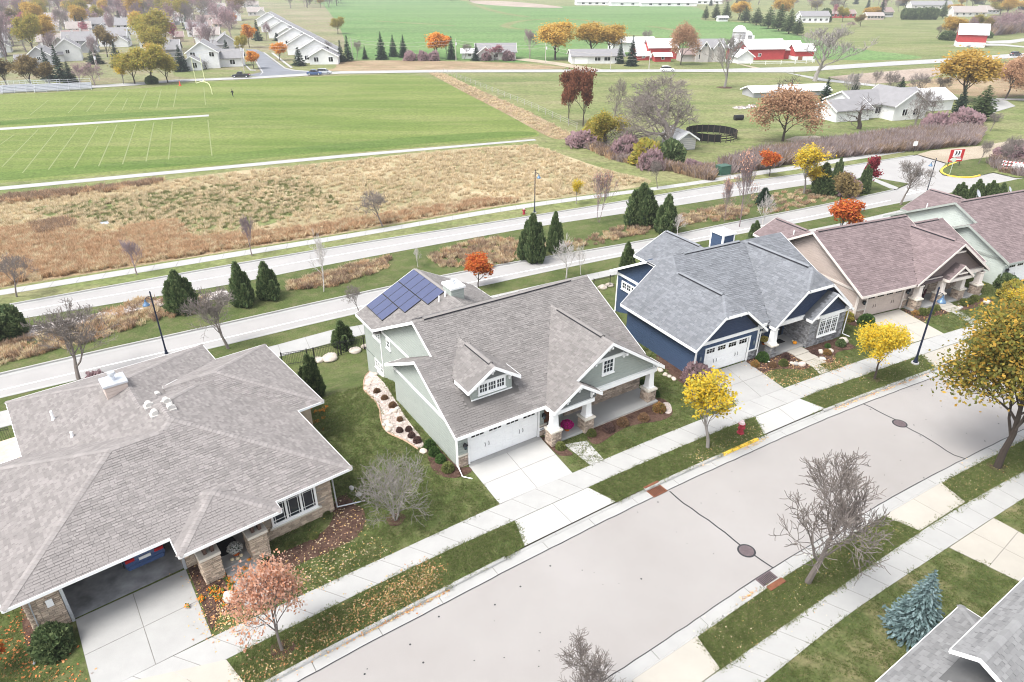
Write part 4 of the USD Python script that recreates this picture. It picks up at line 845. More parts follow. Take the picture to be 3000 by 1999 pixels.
WILD_PX = [(-50, 600), (340, 556), (700, 506), (1000, 478), (1300, 446), (1560, 426), (1640, 455), (1760, 500), (1900, 530), (1700, 572), (1531, 590), (1361, 618), (1140, 657), (1000, 681), (500, 761), (0, 841), (-50, 850)]
scatter('dry_grass', REED_T, fill(WILD_PX, 5200, REAR, 3), .62, 'pale tan dry grass covering the marsh beyond the footpath', 'grass')
scatter('green_sedge', REED_G, fill([(60, 620), (300, 590), (620, 545), (900, 520), (1000, 600), (700, 660), (480, 700), (300, 650)], 1500, REAR, 4), .5, 'olive green sedge patches among the marsh grass', 'grass')
scatter('rust_reeds', REED_R + REED_T[:1], fill([(-50, 680), (130, 665), (300, 690), (420, 660), (520, 650), (560, 700), (700, 690), (900, 668), (1100, 638), (1400, 586), (1520, 590), (1361, 616), (1140, 655), (1000, 679), (500, 759), (0, 838), (-50, 848)], 3600, REAR, 5), .68, 'rust coloured reeds along the marsh edge by the footpath', 'reeds')
scatter('brown_brush', REED_B, fill([(-50, 585), (340, 548), (480, 528), (480, 536), (340, 560), (-50, 606)], 420, REAR, 6), .9, 'brown brush line below the cycle path', 'brush')
scatter('brown_brush', REED_B, fill([(100, 660), (180, 645), (220, 655), (200, 680), (120, 690)], 220, REAR, 7), .9, 'dark brown patch of dead stems in the marsh', 'brush')
scatter('median_brush', REED_B + REED_T[1:], fill([(0, 1010), (200, 960), (400, 880), (620, 870), (560, 920), (420, 950), (240, 1010), (0, 1070)], 480, REAR, 8), .62, 'brown dead perennials along the median near the lamp post', 'brush')
scatter('median_brush', REED_B + REED_T[1:], fill([(840, 830), (1060, 770), (1150, 752), (1130, 790), (980, 840), (850, 850)], 300, REAR, 9), .62, 'reddish brown shrub bed on the median before the solar panel roof', 'brush')
scatter('median_brush', REED_B + REED_T[1:], fill([(1250, 755), (1400, 700), (1520, 705), (1600, 720), (1560, 760), (1420, 785), (1300, 785)], 420, REAR, 10), .65, 'brown brush on the median around the paired junipers', 'brush')
scatter('median_brush', REED_B + REED_T[1:], fill([(1640, 720), (1850, 660), (2080, 610), (2200, 600), (2180, 640), (2000, 660), (1820, 700), (1680, 735)], 420, REAR, 11), .6, 'brown brush on the median behind the blue house', 'brush')
scatter('median_brush', REED_B + REED_T[1:], fill([(2200, 580), (2340, 556), (2470, 560), (2440, 585), (2300, 620), (2220, 630)], 200, REAR, 12), .5, 'brown brush on the median near the columnar evergreen', 'brush')
scatter('willow_thicket', REED_M, fill([(2110, 490), (2240, 452), (2440, 424), (2620, 396), (2800, 384), (2870, 392), (2850, 425), (2690, 440), (2450, 462), (2250, 492), (2140, 508)], 2600, REAR, 13), 2.0, 'long mauve-grey thicket of upright stems above the junction', 'thicket')
scatter('oak_thicket', REED_B + REED_M, fill([(1690, 400), (1740, 430), (1860, 470), (1990, 500), (2100, 500), (2080, 530), (1960, 500), (1800, 470), (1700, 425)], 900, REAR, 14), 1.5, 'tangled brown thicket below the huge grey oak', 'thicket')
scatter('corner_thicket', REED_M, fill([(2900, 480), (2960, 430), (3060, 420), (3060, 512), (2980, 516), (2915, 500)], 420, REAR, 15), 1.5, 'leafless thicket behind the striped barricade', 'thicket')
scatter('ditch_grass', REED_T, fill([(1258, 216), (1296, 214), (1400, 264), (1560, 334), (1690, 404), (1640, 412), (1590, 392), (1480, 330), (1360, 270)], 500, REAR, 16), .6, 'dry grass along the ditch beside the football field', 'grass')
for k, (x, y, t, w, p, l) in enumerate(((1700, 428, 385, 80, BRUSH, 'purplish leafless bush at the fence end under the oak'), (1892, 482, 412, 90, GREENBUSH, 'dark green overgrown bush under the oak'), (1962, 478, 410, 80, DARKBUSH, 'evergreen bush beside the small grey shed'), (1830, 460, 400, 80, BRUSH, 'grey leafless bush in the oak thicket'), (1740, 415, 350, 70, GREENBUSH, 'olive bush at the edge of the oak thicket'), (2960, 470, 425, 90, BRUSH, 'dark twiggy bush by the barricade'), (1905, 495, 440, 70, BRUSH, 'brown twiggy bush below the shed'), (2030, 500, 470, 60, BRUSH, 'low leafless bush before the horse pen'))):
    plant(p, (x, y), (x, t), l, 'wild_bush', 'bush', w=w)

# ============================================================= HOUSES
for n_, c_ in (('taupe', (.225, .208, .200)), ('grey', (.200, .187, .179)), ('blue', (.172, .180, .194)), ('brown', (.190, .148, .148)), ('ash', (.200, .200, .200))):
    mat('shingle_' + n_, c_, .95, .08, .9, 0, 60.0, spec=.1, island=.15)
    mat('cap_' + n_, _c(c_, 1.12), .95, .08, 2.0, 0, 60.0, spec=.1, island=.10)
    mat('roof_' + n_, _c(c_, .55), .95, .1, 2.0)
mat('white_trim', (.80, .80, .79), .5, .03, 2.0)
mat('cream_trim', (.66, .60, .55), .5, .03, 2.0)
mat('tan_trim', (.50, .44, .38), .6, .05, 2.0)
mat('sage_trim', (.30, .325, .30), .6, .04, 2.0)
mat('sage', (.315, .345, .315), .75, .04, 1.5, island=.04)
mat('sage_dark', (.145, .155, .150), .75, .04, 1.5, island=.05)
mat('navy', (.042, .068, .122), .65, .05, 1.5, island=.06)
mat('navy_dark', (.030, .045, .085), .65, .05, 1.5, island=.06)
mat('beige', (.47, .39, .345), .75, .04, 1.5, island=.04)
mat('brown_siding', (.155, .120, .112), .75, .04, 1.5, island=.05)
mat('mint', (.47, .515, .475), .75, .04, 1.5, island=.03)
mat('stone_tan', (.46, .37, .285), .9, .15, 3.0, .5, 30.0, island=.30)
mat('stone_warm', (.40, .32, .255), .9, .18, 3.0, .5, 30.0, island=.34)
mat('stone_grey', (.235, .235, .24), .9, .18, 3.0, .5, 30.0, island=.42)
mat('mortar', (.30, .26, .215), .95, .1, 5.0)
mat('mortar_grey', (.22, .22, .215), .95, .1, 5.0)
mat('stone_cap', (.56, .52, .45), .85, .06, 3.0)
mat('door_white', (.83, .83, .82), .45, .02, 2.0)
mat('door_beige', (.50, .42, .37), .5, .03, 2.0)
mat('black_metal', (.02, .02, .022), .4, .1, 5.0, metal=.4)
mat('bronze', (.075, .045, .035), .6, .1, 5.0)
mat('galvanised', (.55, .57, .60), .35, .06, 4.0, metal=.6)
mat('wood_door', (.20, .085, .045), .5, .15, 4.0)
mat('interior', (.62, .61, .60), .9, .05, 1.0)
mat('garage_floor', (.20, .205, .21), .35, .4, .7, c2=(.42, .43, .44))
mat('soffit', (.62, .62, .61), .8, .02, 2.0)
mat('solar_cell', (.045, .055, .115), .18, .04, 2.0, spec=.8)
mat('solar_frame', (.03, .03, .035), .4, .05, 2.0)
mat('plastic_white', (.78, .78, .77), .4, .03, 3.0)
glass('pane'); glass('pane_dark', (.008, .009, .011), .06); glass('pane_sky', (.10, .13, .15), .05)

class House:
    def __init__(s, name, label, o, ang, group=None):
        s.o = np.array(o, float); a = math.radians(ang); s.u = np.array([math.cos(a), math.sin(a)]); s.vv = np.array([-math.sin(a), math.cos(a)])
        s.p = thing(name, label, 'house', (o[0], o[1], 0), ang, group)
    def world(s, u, v, z=0): q = s.o + u * s.u + v * s.vv; return np.array([q[0], q[1], z])
    def loc(s, x, y): d = np.array([x, y]) - s.o; return d @ s.u, d @ s.vv
class WF:
    """frame of a wall running from p0 to p1, its outside on the right-hand side of that walk"""
    def __init__(s, p0, p1):
        s.p = np.array(p0, float); d = np.array(p1, float) - s.p; s.L = np.linalg.norm(d); s.a = d / s.L; s.n = np.array([s.a[1], -s.a[0]])
    def pt(s, x, o, z): q = s.p + s.a * x + s.n * o; return (q[0], q[1], z)
    def map(s, V):
        V = np.asarray(V, float); q = s.p + V[:, :1] * s.a + V[:, 1:2] * s.n; return np.c_[q, V[:, 2]]
    def box(s, mb, x0, x1, o0, o1, z0, z1): 
        v = [(x, o, z) for x in (x0, x1) for o in (o0, o1) for z in (z0, z1)]
        return mb.add(s.map(v), [(0, 1, 3, 2), (4, 6, 7, 5), (0, 4, 5, 1), (2, 3, 7, 6), (0, 2, 6, 4), (1, 5, 7, 3)])
    def ext(s, mb, poly, o0, o1):
        """polygon in (x, z) extruded outwards"""
        for g in getattr(poly, 'geoms', [poly]):
            if g.geom_type != 'Polygon' or g.area < 1e-5: continue
            t = trimesh.creation.extrude_polygon(g, o1 - o0, engine='earcut'); v = t.vertices
            mb.add(s.map(np.c_[v[:, 0], v[:, 2] + o0, v[:, 1]]), t.faces[:, ::-1])
        return mb
def siding(h, w, prof, m, e=.19, holes=(), o=.0, gap=.014, vertical=False):
    """lap boards over a wall; each board a part"""
    P = Polygon(prof).buffer(0)
    for q in holes: P = P.difference(box(q[0], q[2], q[1], q[3]))
    x0, z0, x1, z1 = P.bounds
    n = int(math.ceil(((x1 - x0) if vertical else (z1 - z0)) / e))
    for k in range(n):
        b = P.intersection(box(x0 + k * e, z0, x0 + (k + 1) * e - gap, z1) if vertical else box(x0, z0 + k * e, x1, z0 + (k + 1) * e - gap))
        mb = w.ext(MB(), b, o, o + .022)
        if mb.v:
            v = mb.v[0] if len(mb.v) == 1 else None
            mb.build('siding_board', m, h)
def stones(h, w, x0, x1, z0, z1, m, mm, rows=.11, wid=(.18, .5), o=.0, holes=(), name='stone_veneer', dep=(.02, .06)):
    g = np.random.default_rng(int(abs(x0 * 131 + z1 * 977 + w.p[0] * 71 + w.p[1] * 13)) + 3); mb = MB()
    z = z0
    while z < z1 - .02:
        hh = min(rows * g.uniform(.7, 1.35), z1 - z); x = x0 - g.uniform(0, .1)
        while x < x1:
            L = g.uniform(*wid); a, b = max(x, x0), min(x + L, x1)
            if b - a > .03 and not any(a < q[2] and b > q[0] and z < q[3] - .01 and z + hh > q[1] + .01 for q in holes):
                d = g.uniform(*dep); i = .008
                v = [(a + i, o, z + i), (b - i, o, z + i), (b - i, o, z + hh - i), (a + i, o, z + hh - i), (a + i + .008, o + d, z + i + .008), (b - i - .008, o + d * g.uniform(.8, 1), z + i + .008), (b - i - .008, o + d, z + hh - i - .008), (a + i + .008, o + d * g.uniform(.8, 1), z + hh - i - .008)]
                mb.add(w.map(v), [(4, 5, 6, 7), (0, 1, 5, 4), (1, 2, 6, 5), (2, 3, 7, 6), (3, 0, 4, 7)])
            x += L
        z += hh
    p = mb.build(name, m, h, kind='stuff')
    bk = MB(); w.box(bk, x0, x1, o - .04, o + .004, z0, z1); bk.build('mortar', mm, h)
    return p
def window(h, w, x0, x1, z0, z1, units=1, grid=(3, 3), trim='white_trim', o=.02, fr=.09, pane='pane', sill=True, name='window', prairie=False):
    mb = MB(); e = .035
    for a, b, c, d in ((x0, x1, z0, z0 + fr), (x0, x1, z1 - fr, z1), (x0, x0 + fr, z0 + fr, z1 - fr), (x1 - fr, x1, z0 + fr, z1 - fr)): w.box(mb, a, b, o - .03, o + e, c, d)
    if sill: w.box(mb, x0 - .04, x1 + .04, o, o + e + .05, z0 - .06, z0)
    W = (x1 - x0 - 2 * fr - (units - 1) * fr) / units
    for k in range(units - 1):
        a = x0 + fr + W + k * (W + fr); w.box(mb, a, a + fr, o - .03, o + e, z0 + fr, z1 - fr)
    p = mb.build(name, trim, h)
    for k in range(units):
        a = x0 + fr + k * (W + fr); b = a + W
        gm = MB(); w.box(gm, a, b, o - .03, o + .002, z0 + fr, z1 - fr); gm.build('pane', pane, p)
        mm = MB()
        if prairie:
            for q in (.14, .86):
                w.box(mm, a + W * q - .012, a + W * q + .012, o + .002, o + .018, z0 + fr, z1 - fr)
                zz = z0 + fr + (z1 - z0 - 2 * fr) * q; w.box(mm, a, b, o + .003, o + .017, zz - .012, zz + .012)
        else:
            for i in range(1, grid[0]): w.box(mm, a + W * i / grid[0] - .014, a + W * i / grid[0] + .014, o + .002, o + .022, z0 + fr, z1 - fr)
            for i in range(1, grid[1]): zz = z0 + fr + (z1 - z0 - 2 * fr) * i / grid[1]; w.box(mm, a, b, o + .003, o + .021, zz - .014, zz + .014)
        mm.build('muntin', trim, p)
    return p
def garage_door(h, w, x0, x1, z0, z1, m='door_white', trim='white_trim', groups=4, rows=1, o=-.06, handles=True, planks=False):
    mb = MB(); hh = (z1 - z0) / 4
    for k in range(4): w.box(mb, x0, x1, o - .03, o, z0 + k * hh + (.006 if k else 0), z0 + (k + 1) * hh)
    W = (x1 - x0) / groups
    for k in range(groups):
        a, b = x0 + k * W, x0 + (k + 1) * W
        for r in range(3):
            w.box(mb, a + .08, b - .08, o, o + .012, z0 + r * hh + .07, z0 + r * hh + .13); w.box(mb, a + .08, b - .08, o, o + .012, z0 + (r + 1) * hh - .12, z0 + (r + 1) * hh - .06)
            n = 7 if planks else 3
            for i in range(n): xx = a + .08 + (W - .16) * i / (n - 1); w.box(mb, xx - .03, xx + .03, o, o + .0115, z0 + r * hh + .13, z0 + (r + 1) * hh - .12)
    p = mb.build('garage_door', m, h)
    for k in range(groups):
        for i in range(3):
            a = x0 + k * W + W * .15 + i * W * .24
            for r in range(rows):
                za, zb = z1 - hh * .82 + r * hh * .42, z1 - hh * .82 + r * hh * .42 + (hh * .36 if rows > 1 else hh * .62)
                q = MB(); w.box(q, a, a + W * .2, o, o + .014, za, zb); q.build('pane', 'pane_dark', p)
    if handles:
        for k in (1, 3) if groups == 4 else (1,):
            for d in (-.13, .13):
                q = MB(); q.tube(w.map([(x0 + k * W + d, o + .02, z0 + hh * 1.4), (x0 + k * W + d, o + .05, z0 + hh * 1.6), (x0 + k * W + d, o + .05, z0 + hh * 1.75), (x0 + k * W + d, o + .02, z0 + hh * 1.95)]), .016, 5); q.build('handle', 'black_metal', p)
    f = MB()
    for a, b, c, d in ((x0 - .12, x0, z0, z1 + .12), (x1, x1 + .12, z0, z1 + .12), (x0, x1, z1, z1 + .12)): w.box(f, a, b, -.03, .05, c, d)
    f.build('door_frame', trim, h)
    return p
def lantern(h, w, x, z, o=.0):
    mb = MB(); w.box(mb, x - .06, x + .06, o, o + .04, z - .12, z + .12); mb.tube(w.map([(x, o + .03, z + .16), (x, o + .18, z + .22)]), .02, 5)
    c = w.pt(x, o + .18, z); mb.cyl(c[0], c[1], z + .1, z + .24, .15, 10, .03); mb.cyl(c[0], c[1], z - .16, z - .12, .08, 8)
    for k in range(6):
        q = k * 1.047; mb.tube([(c[0] + .1 * math.cos(q), c[1] + .1 * math.sin(q), z + .1), (c[0] + .075 * math.cos(q), c[1] + .075 * math.sin(q), z - .14)], .012, 4)
    p = mb.build('wall_lantern', 'black_metal', h)
    g = MB(); g.cyl(c[0], c[1], z - .12, z + .1, .07, 8, .09); g.build('lamp_glass', 'pane_sky', p)
def pillar(h, u, v, top, base=.95, bw=.72, w0=.46, w1=.34, m='white_trim', sm='stone_warm', z0=0.0, face=None):
    mb = MB(); a, b = w0 / 2, w1 / 2; zb = base + .14
    mb.hull([(u + x * a, v + y * a, zb) for x in (-1, 1) for y in (-1, 1)] + [(u + x * b, v + y * b, top) for x in (-1, 1) for y in (-1, 1)])
    mb.box(u - a - .04, u + a + .04, v - a - .04, v + a + .04, zb, zb + .1); mb.box(u - b - .05, u + b + .05, v - b - .05, v + b + .05, top - .1, top)
    p = mb.build('porch_pillar', m, h)
    s = bw / 2; cm = MB(); cm.box(u - s + .03, u + s - .03, v - s + .03, v + s - .03, z0 - .3, base); cm.build('pillar_core', 'mortar', p)
    for q0, q1 in (((u - s, v - s), (u + s, v - s)), ((u + s, v - s), (u + s, v + s)), ((u - s, v + s), (u - s, v - s)), ((u + s, v + s), (u - s, v + s))):
        w = WF(q0, q1); stones(p, w, 0, bw, z0 - .2, base, sm, 'mortar', .12, (.16, .4), -.03)
    cp = MB(); cp.rbox(u - s - .07, u + s + .07, v - s - .07, v + s + .07, base, zb, .025); cp.build('pillar_cap', 'stone_cap', p)
def gutter_spout(h, P, m='white_trim', r=.045):
    mb = MB(); mb.tube(P, r, 4); mb.build('downspout', m, h)
def roof(H, polys, col, fascia='white_trim', t=.15, fh=.2, singles=0, e=.145, wid=(.16, .42), vents=(), caps=True, seed=1, capw=.14, sh=True):
    """shingled roof: slopes as polygons (u, v, z); shingles, ridge caps, fascia boards are its parts"""
    g = np.random.default_rng(seed); PL = []
    for q in polys:
        q = np.array(q, float); A = np.c_[q[:, :2], np.ones(len(q))]; c = np.linalg.lstsq(A, q[:, 2], rcond=None)[0]
        poly = Polygon(q[:, :2]).buffer(0); PL.append((q, c, poly))
    def hidden(u, v, z, i, tol=.04):
        r = np.zeros(np.shape(u), bool)
        for j, (q, c, poly) in enumerate(PL):
            if j != i: r |= shapely.contains_xy(poly, u, v) & (c[0] * u + c[1] * v + c[2] > z + tol)
        return r
    slab = MB()
    for q, c, poly in PL:
        v, f = trimesh.creation.triangulate_polygon(poly, engine='earcut'); z = v @ c[:2] + c[2]
        cr = np.cross(v[f[:, 1]] - v[f[:, 0]], v[f[:, 2]] - v[f[:, 0]]); f = np.where((cr < 0)[:, None], f[:, ::-1], f)
        slab.add(np.c_[v, z - .012], f); slab.add(np.c_[v, z - t], f[:, ::-1])
        r = np.array(poly.exterior.coords)[:-1]; zr = r @ c[:2] + c[2]; n = len(r); k = np.arange(n)
        slab.add(np.vstack([np.c_[r, zr - .012], np.c_[r, zr - t]]), np.c_[k, (k + 1) % n, (k + 1) % n + n, k + n])
    rp = slab.build('roof', 'roof_' + col, H.p)
    # edges: ridges and hips are shared by two slopes, the others carry a fascia board
    E = {}
    for i, (q, c, poly) in enumerate(PL):
        for a, b in zip(q, np.roll(q, -1, 0)):
            k = tuple(sorted((tuple(np.round(a, 2)), tuple(np.round(b, 2))))); E.setdefault(k, []).append((i, a, b))
    fb, cb = MB(), MB()
    for k, L in E.items():
        i, a, b = L[0]; ln = np.linalg.norm(b - a)
        if ln < .05: continue
        if len(L) == 2:
            if not caps: continue
            n = max(1, int(ln / .22)); d = (b - a) / ln
            ns = []
            for (j, _, _) in L:
                c = PL[j][1]; cen = PL[j][0].mean(0)[:2]; e1 = np.cross(d, [0, 0, 1.]); 
                s = np.array([-c[0], -c[1], 1.]); s /= np.linalg.norm(s); f1 = np.cross(s, d); f1 /= np.linalg.norm(f1)
                if f1[:2] @ (cen - a[:2]) < 0: f1 = -f1
                ns.append((f1, s))
            if ns[0][0][2] + ns[1][0][2] > 0: continue          # a valley
            lo = a if a[2] <= b[2] else b; hi = b if a[2] <= b[2] else a; d = (hi - lo) / ln
            for m in range(n):
                p0 = lo + d * ln * m / n; p1 = lo + d * ln * min(1, (m + 1.12) / n); mid = (p0 + p1) / 2
                if hidden(mid[0], mid[1], mid[2], i, .08) and len(PL) > 2 and hidden(mid[0], mid[1], mid[2], L[1][0], .08): continue
                l0 = np.array([0, 0, .038 + g.uniform(0, .006)]); l1 = np.array([0, 0, .022]); cw = capw
                v = [p0 + ns[0][0] * cw + ns[0][1] * .03, p0 + l0, p0 + ns[1][0] * cw + ns[1][1] * .03, p1 + ns[0][0] * cw + ns[0][1] * .016, p1 + l1, p1 + ns[1][0] * cw + ns[1][1] * .016]
                cb.add(np.array(v + [p0 + ns[0][0] * cw, p0, p0 + ns[1][0] * cw]), [(0, 1, 4, 3), (1, 2, 5, 4), (0, 6, 7, 1), (1, 7, 8, 2)])
            continue
        n = max(1, int(ln / .5)); out = np.cross(b - a, [0, 0, 1.])[:2]; out /= np.linalg.norm(out) + 1e-9
        if out @ (PL[i][0].mean(0)[:2] - (a + b)[:2] / 2) > 0: out = -out
        o3 = np.array([*out, 0]); run = None
        vis = []
        for m in range(n):
            mid = a + (b - a) * (m + .5) / n; q = mid[:2] - out * .06
            q2 = mid[:2] + out * .07
            near = any(j != i and po.contains(shapely.Point(q2)) and abs(cc[0] * q2[0] + cc[1] * q2[1] + cc[2] - mid[2]) < .12 for j, (_, cc, po) in enumerate(PL))
            vis.append(not near and not hidden(q[0], q[1], mid[2], i, .03))
        m = 0
        while m < n:
            if vis[m]:
                s = m
                while m < n and vis[m]: m += 1
                p0, p1 = a + (b - a) * s / n, a + (b - a) * m / n; dn = np.array([0, 0, 1.])
                v = [p0 + o3 * .001 + dn * .012, p0 + o3 * .035 + dn * .012, p0 + o3 * .035 - dn * fh, p0 + o3 * .001 - dn * fh]
                v += [p1 + o3 * .001 + dn * .012, p1 + o3 * .035 + dn * .012, p1 + o3 * .035 - dn * fh, p1 + o3 * .001 - dn * fh]
                fb.add(np.array(v), [(0, 1, 5, 4), (1, 2, 6, 5), (2, 3, 7, 6), (3, 0, 4, 7), (0, 3, 2, 1), (4, 5, 6, 7)])
            else: m += 1
    fb.build('fascia', fascia, rp); cb.build('ridge_cap', 'cap_' + col, rp, kind='stuff')
    for (a, b) in vents:
        a, b = np.array(a, float), np.array(b, float); d = (b - a) / np.linalg.norm(b - a); n = np.cross(d, [0, 0, 1.])
        mb = MB(); up = np.array([0, 0, .11]); w = .15
        mb.hull([a + n * w + up * .4, a - n * w + up * .4, a + up * 1.2, b + n * w + up * .4, b - n * w + up * .4, b + up * 1.2, a + n * w * .95 + up * .15, b + n * w * .95 + up * .15, a - n * w * .95 + up * .15, b - n * w * .95 + up * .15])
        vp = mb.build('ridge_vent', 'cap_' + col, rp)
        sd = MB()
        for s in (1, -1): sd.hull([a + n * w * s * 1.03 - up * .5, a + n * w * s * 1.03 + up * .38, b + n * w * s * 1.03 - up * .5, b + n * w * s * 1.03 + up * .38, a + n * w * s * .9, b + n * w * s * .9])
        sd.build('vent_slot', 'solar_frame', vp)
    if not sh: return rp
    quads = []; cl = MB()
    for i, (q, c, poly) in enumerate(PL):
        m = math.hypot(c[0], c[1]); gr = c[:2] / m; ax = np.array([gr[1], -gr[0]]); k = math.sqrt(1 + m * m)
        st = np.c_[q[:, :2] @ ax, q[:, :2] @ gr * k]; SP = Polygon(st).buffer(0); s0, t0, s1, t1 = SP.bounds
        B = []
        for r in range(int((t1 - t0) / e) + 1):
            x = s0 - g.uniform(0, .3); 
            W = g.uniform(wid[0], wid[1], int((s1 - s0 + .6) / wid[0]) + 2); xs = np.concatenate([[x], x + np.cumsum(W)]); xs = xs[xs < s1 + .5]
            B.append(np.c_[xs[:-1], np.full(len(xs) - 1, t0 + r * e), xs[1:], np.full(len(xs) - 1, t0 + (r + 1) * e)])
        B = np.vstack(B)
        cs = np.c_[(B[:, 0] + B[:, 2]) / 2, (B[:, 1] + B[:, 3]) / 2]
        uv = cs[:, :1] * ax + cs[:, 1:] / k * gr
        B = B[~hidden(uv[:, 0], uv[:, 1], uv @ c[:2] + c[2], i, .06)]
        cells = shapely.box(B[:, 0], B[:, 1], B[:, 2], B[:, 3]); shapely.prepare(SP)
        ins = shapely.contains(SP, cells); tch = shapely.intersects(SP, cells) & ~ins
        nrm = np.array([-c[0], -c[1], 1.]) / k
        def up(S, T, L):
            p = S[..., None] * ax + (T / k)[..., None] * gr; z = p @ c[:2] + c[2]
            return np.concatenate([p, z[..., None]], -1) + L[..., None] * nrm
        b = B[ins]; h0 = g.choice([.012, .014, .026], len(b)); gp_ = .006
        S = np.stack([b[:, 0] + gp_, b[:, 2] - gp_, b[:, 2] - gp_, b[:, 0] + gp_, b[:, 0] + gp_, b[:, 2] - gp_], 1); T = np.stack([b[:, 1], b[:, 1], b[:, 3] + .01, b[:, 3] + .01, b[:, 1], b[:, 1]], 1)
        Lf = np.stack([h0, h0, np.full(len(b), .001), np.full(len(b), .001), np.full(len(b), -.005), np.full(len(b), -.005)], 1)
        quads.append(up(S, T, Lf))
        for bb, x in zip(B[tch], shapely.intersection(cells[tch], SP)):
            for y in shapely.get_parts(x):
                if y.geom_type != 'Polygon' or y.area < 1e-4: continue
                r = np.array(y.exterior.coords)[:-1]; n = len(r)
                cl.add(up(r[:, 0], r[:, 1], .013 * (1 - (r[:, 1] - bb[1]) / e) + .001), [(0, j, j + 1) for j in range(1, n - 1)])
    Q = np.concatenate(quads); n = len(Q)
    fq = np.array([(0, 1, 2), (0, 2, 3), (0, 4, 5), (0, 5, 1)])
    w = Q[:, :4].mean(1); wx = H.o + w[:, :1] * H.u + w[:, 1:2] * H.vv; dist = np.hypot(wx[:, 0], wx[:, 1])
    order = np.argsort(dist); sing, restq = order[:singles], order[singles:]
    for j in sing: put('shingle', (Q[j], fq), 'shingle_' + col, rp)
    mb = MB(); R = Q[restq]; mb.add(R.reshape(-1, 3), (np.arange(len(R))[:, None, None] * 6 + fq).reshape(-1, 3))
    if cl.v: mb.add(*cl.mesh())
    mb.build('shingles', 'shingle_' + col, rp, kind='stuff')
    return rp
def hip(u0, u1, v0, v1, e, s):
    w, d = u1 - u0, v1 - v0; h = min(w, d) / 2; r = e + s * h
    if w >= d: A, B = (u0 + h, v0 + h, r), (u1 - h, v0 + h, r)
    else: A, B = (u0 + h, v0 + h, r), (u0 + h, v1 - h, r)
    a, b, c, dd = (u0, v0, e), (u1, v0, e), (u1, v1, e), (u0, v1, e)
    cl = lambda P: [p for i, p in enumerate(P) if i == 0 or p != P[i - 1]]
    if w >= d: return [cl([a, b, B, A]), cl([b, c, B]), cl([c, dd, A, B]), cl([dd, a, A])]
    return [cl([a, b, A]), cl([b, c, B, A]), cl([c, dd, B]), cl([dd, a, A, B])]
def core(H, rects, m, z1, z0=-3.3, name='wall'):
    """solid walls of a storey"""
    mb = MB(); mb.prism(unary_union([box(a, c, b, d) if len(q) == 4 else Polygon(q) for q in rects for (a, b, c, d) in [q[:4]]]), z0, z1); return mb.build(name, m, H.p)
def gable_wall(H, w, prof, m, e=.19, th=.1, board=None, holes=()):
    mb = MB(); w.ext(mb, Polygon(prof), -th, 0); mb.build('gable_wall', m, H.p); siding(H.p, w, prof, board or m, e, holes)
def board(H, w, x0, x1, z0, z1, m='white_trim', o=.0, d=.04, name='trim_board'):
    mb = MB(); w.box(mb, x0, x1, o, o + d, z0, z1); return mb.build(name, m, H.p)
def bracket(H, w, x, z, m='white_trim', o=.0, L=.4):
    mb = MB(); w.box(mb, x - .05, x + .05, o, o + L, z - .12, z); w.box(mb, x - .05, x + .05, o, o + .1, z - .4, z - .12); mb.hull(w.map([(x - .04, o + .05, z - .38), (x + .04, o + .05, z - .38), (x - .04, o + L * .9, z - .12), (x + .04, o + L * .9, z - .12), (x - .04, o + .05, z - .3), (x + .04, o + .05, z - .3), (x - .04, o + L * .75, z - .12), (x + .04, o + L * .75, z - .12)])); mb.build('bracket', m, H.p)

# ---------------------------------------------------------------- the tan stone house with the open garage
H1 = House('hip_roof_house', 'tan stone house with a broad taupe hip roof and its garage open', (-19.23, 20.75), 39.18)
s = .37
Q = lambda d, *P_: [(u, v, 2.6 + s * d(u, v)) for u, v in P_]
A = [Q(lambda u, v: v + 1.25, (-2, -.8), (4.33, -.8), (4.33, -1.25), (13.1, -1.25), (6.55, 5.3), (6.0, 4.75), (3.55, 4.75)),
     Q(lambda u, v: u + 2.45, (-2, -.8), (3.55, 4.75), (-2, 10.3)), Q(lambda u, v: 10.75 - v, (-2, 10.3), (3.55, 4.75), (6.0, 4.75), (.45, 10.3))]
Bp = [Q(lambda u, v: u, (0, 17.4), (0, 10.3), (.45, 10.3), (6.0, 4.75), (6.55, 5.3), (6.55, 7.1), (5.7, 7.95), (5.7, 11.7)),
      Q(lambda u, v: 13.1 - u, (13.1, -1.25), (13.1, 13.65), (6.55, 7.1), (6.55, 5.3)), Q(lambda u, v: 13.65 - v, (13.1, 13.65), (6.55, 7.1), (5.7, 7.95), (11.4, 13.65)),
      Q(lambda u, v: 11.4 - u, (11.4, 17.4), (5.7, 11.7), (5.7, 7.95), (11.4, 13.65)), Q(lambda u, v: 17.4 - v, (11.4, 17.4), (0, 17.4), (5.7, 11.7))]
C = [Q(lambda u, v: v - 5.5, (13.1, 5.5), (14.75, 5.5), (10.15, 10.1), (7.3, 10.1), (7.3, 9.575), (9.025, 9.575)), Q(lambda u, v: 14.75 - u, (14.75, 5.5), (14.75, 14.7), (10.15, 10.1)), Q(lambda u, v: 14.7 - v, (14.75, 14.7), (10.15, 10.1), (7.3, 10.1), (11.4, 14.7))]
Ee = hip(4.33, 9.0, -2.05, 2.62, 2.6, s)
roof(H1, A + Bp + C + Ee, 'taupe', fascia='white_trim', fh=.14, singles=300, seed=11, capw=.17)
core(H1, [(-1.4, 12.6, 7.2, 13.1), (-1.4, -.3, .06, 7.3), (4.95, 8.2, 1.5, 7.3), (8.2, 12.0, -.75, 13.1), (4.62, 5.2, .06, 1.6), (.7, 10.8, 13, 16.8), (11.9, 14.1, 6.1, 14.1), (-1.4, -.3, 7, 9.7)], 'stone_tan', 2.5)
mb = MB(); mb.box(-.3, 5.0, .1, 7.2, -.05, .012); mb.build('garage_floor', 'garage_floor', H1.p)
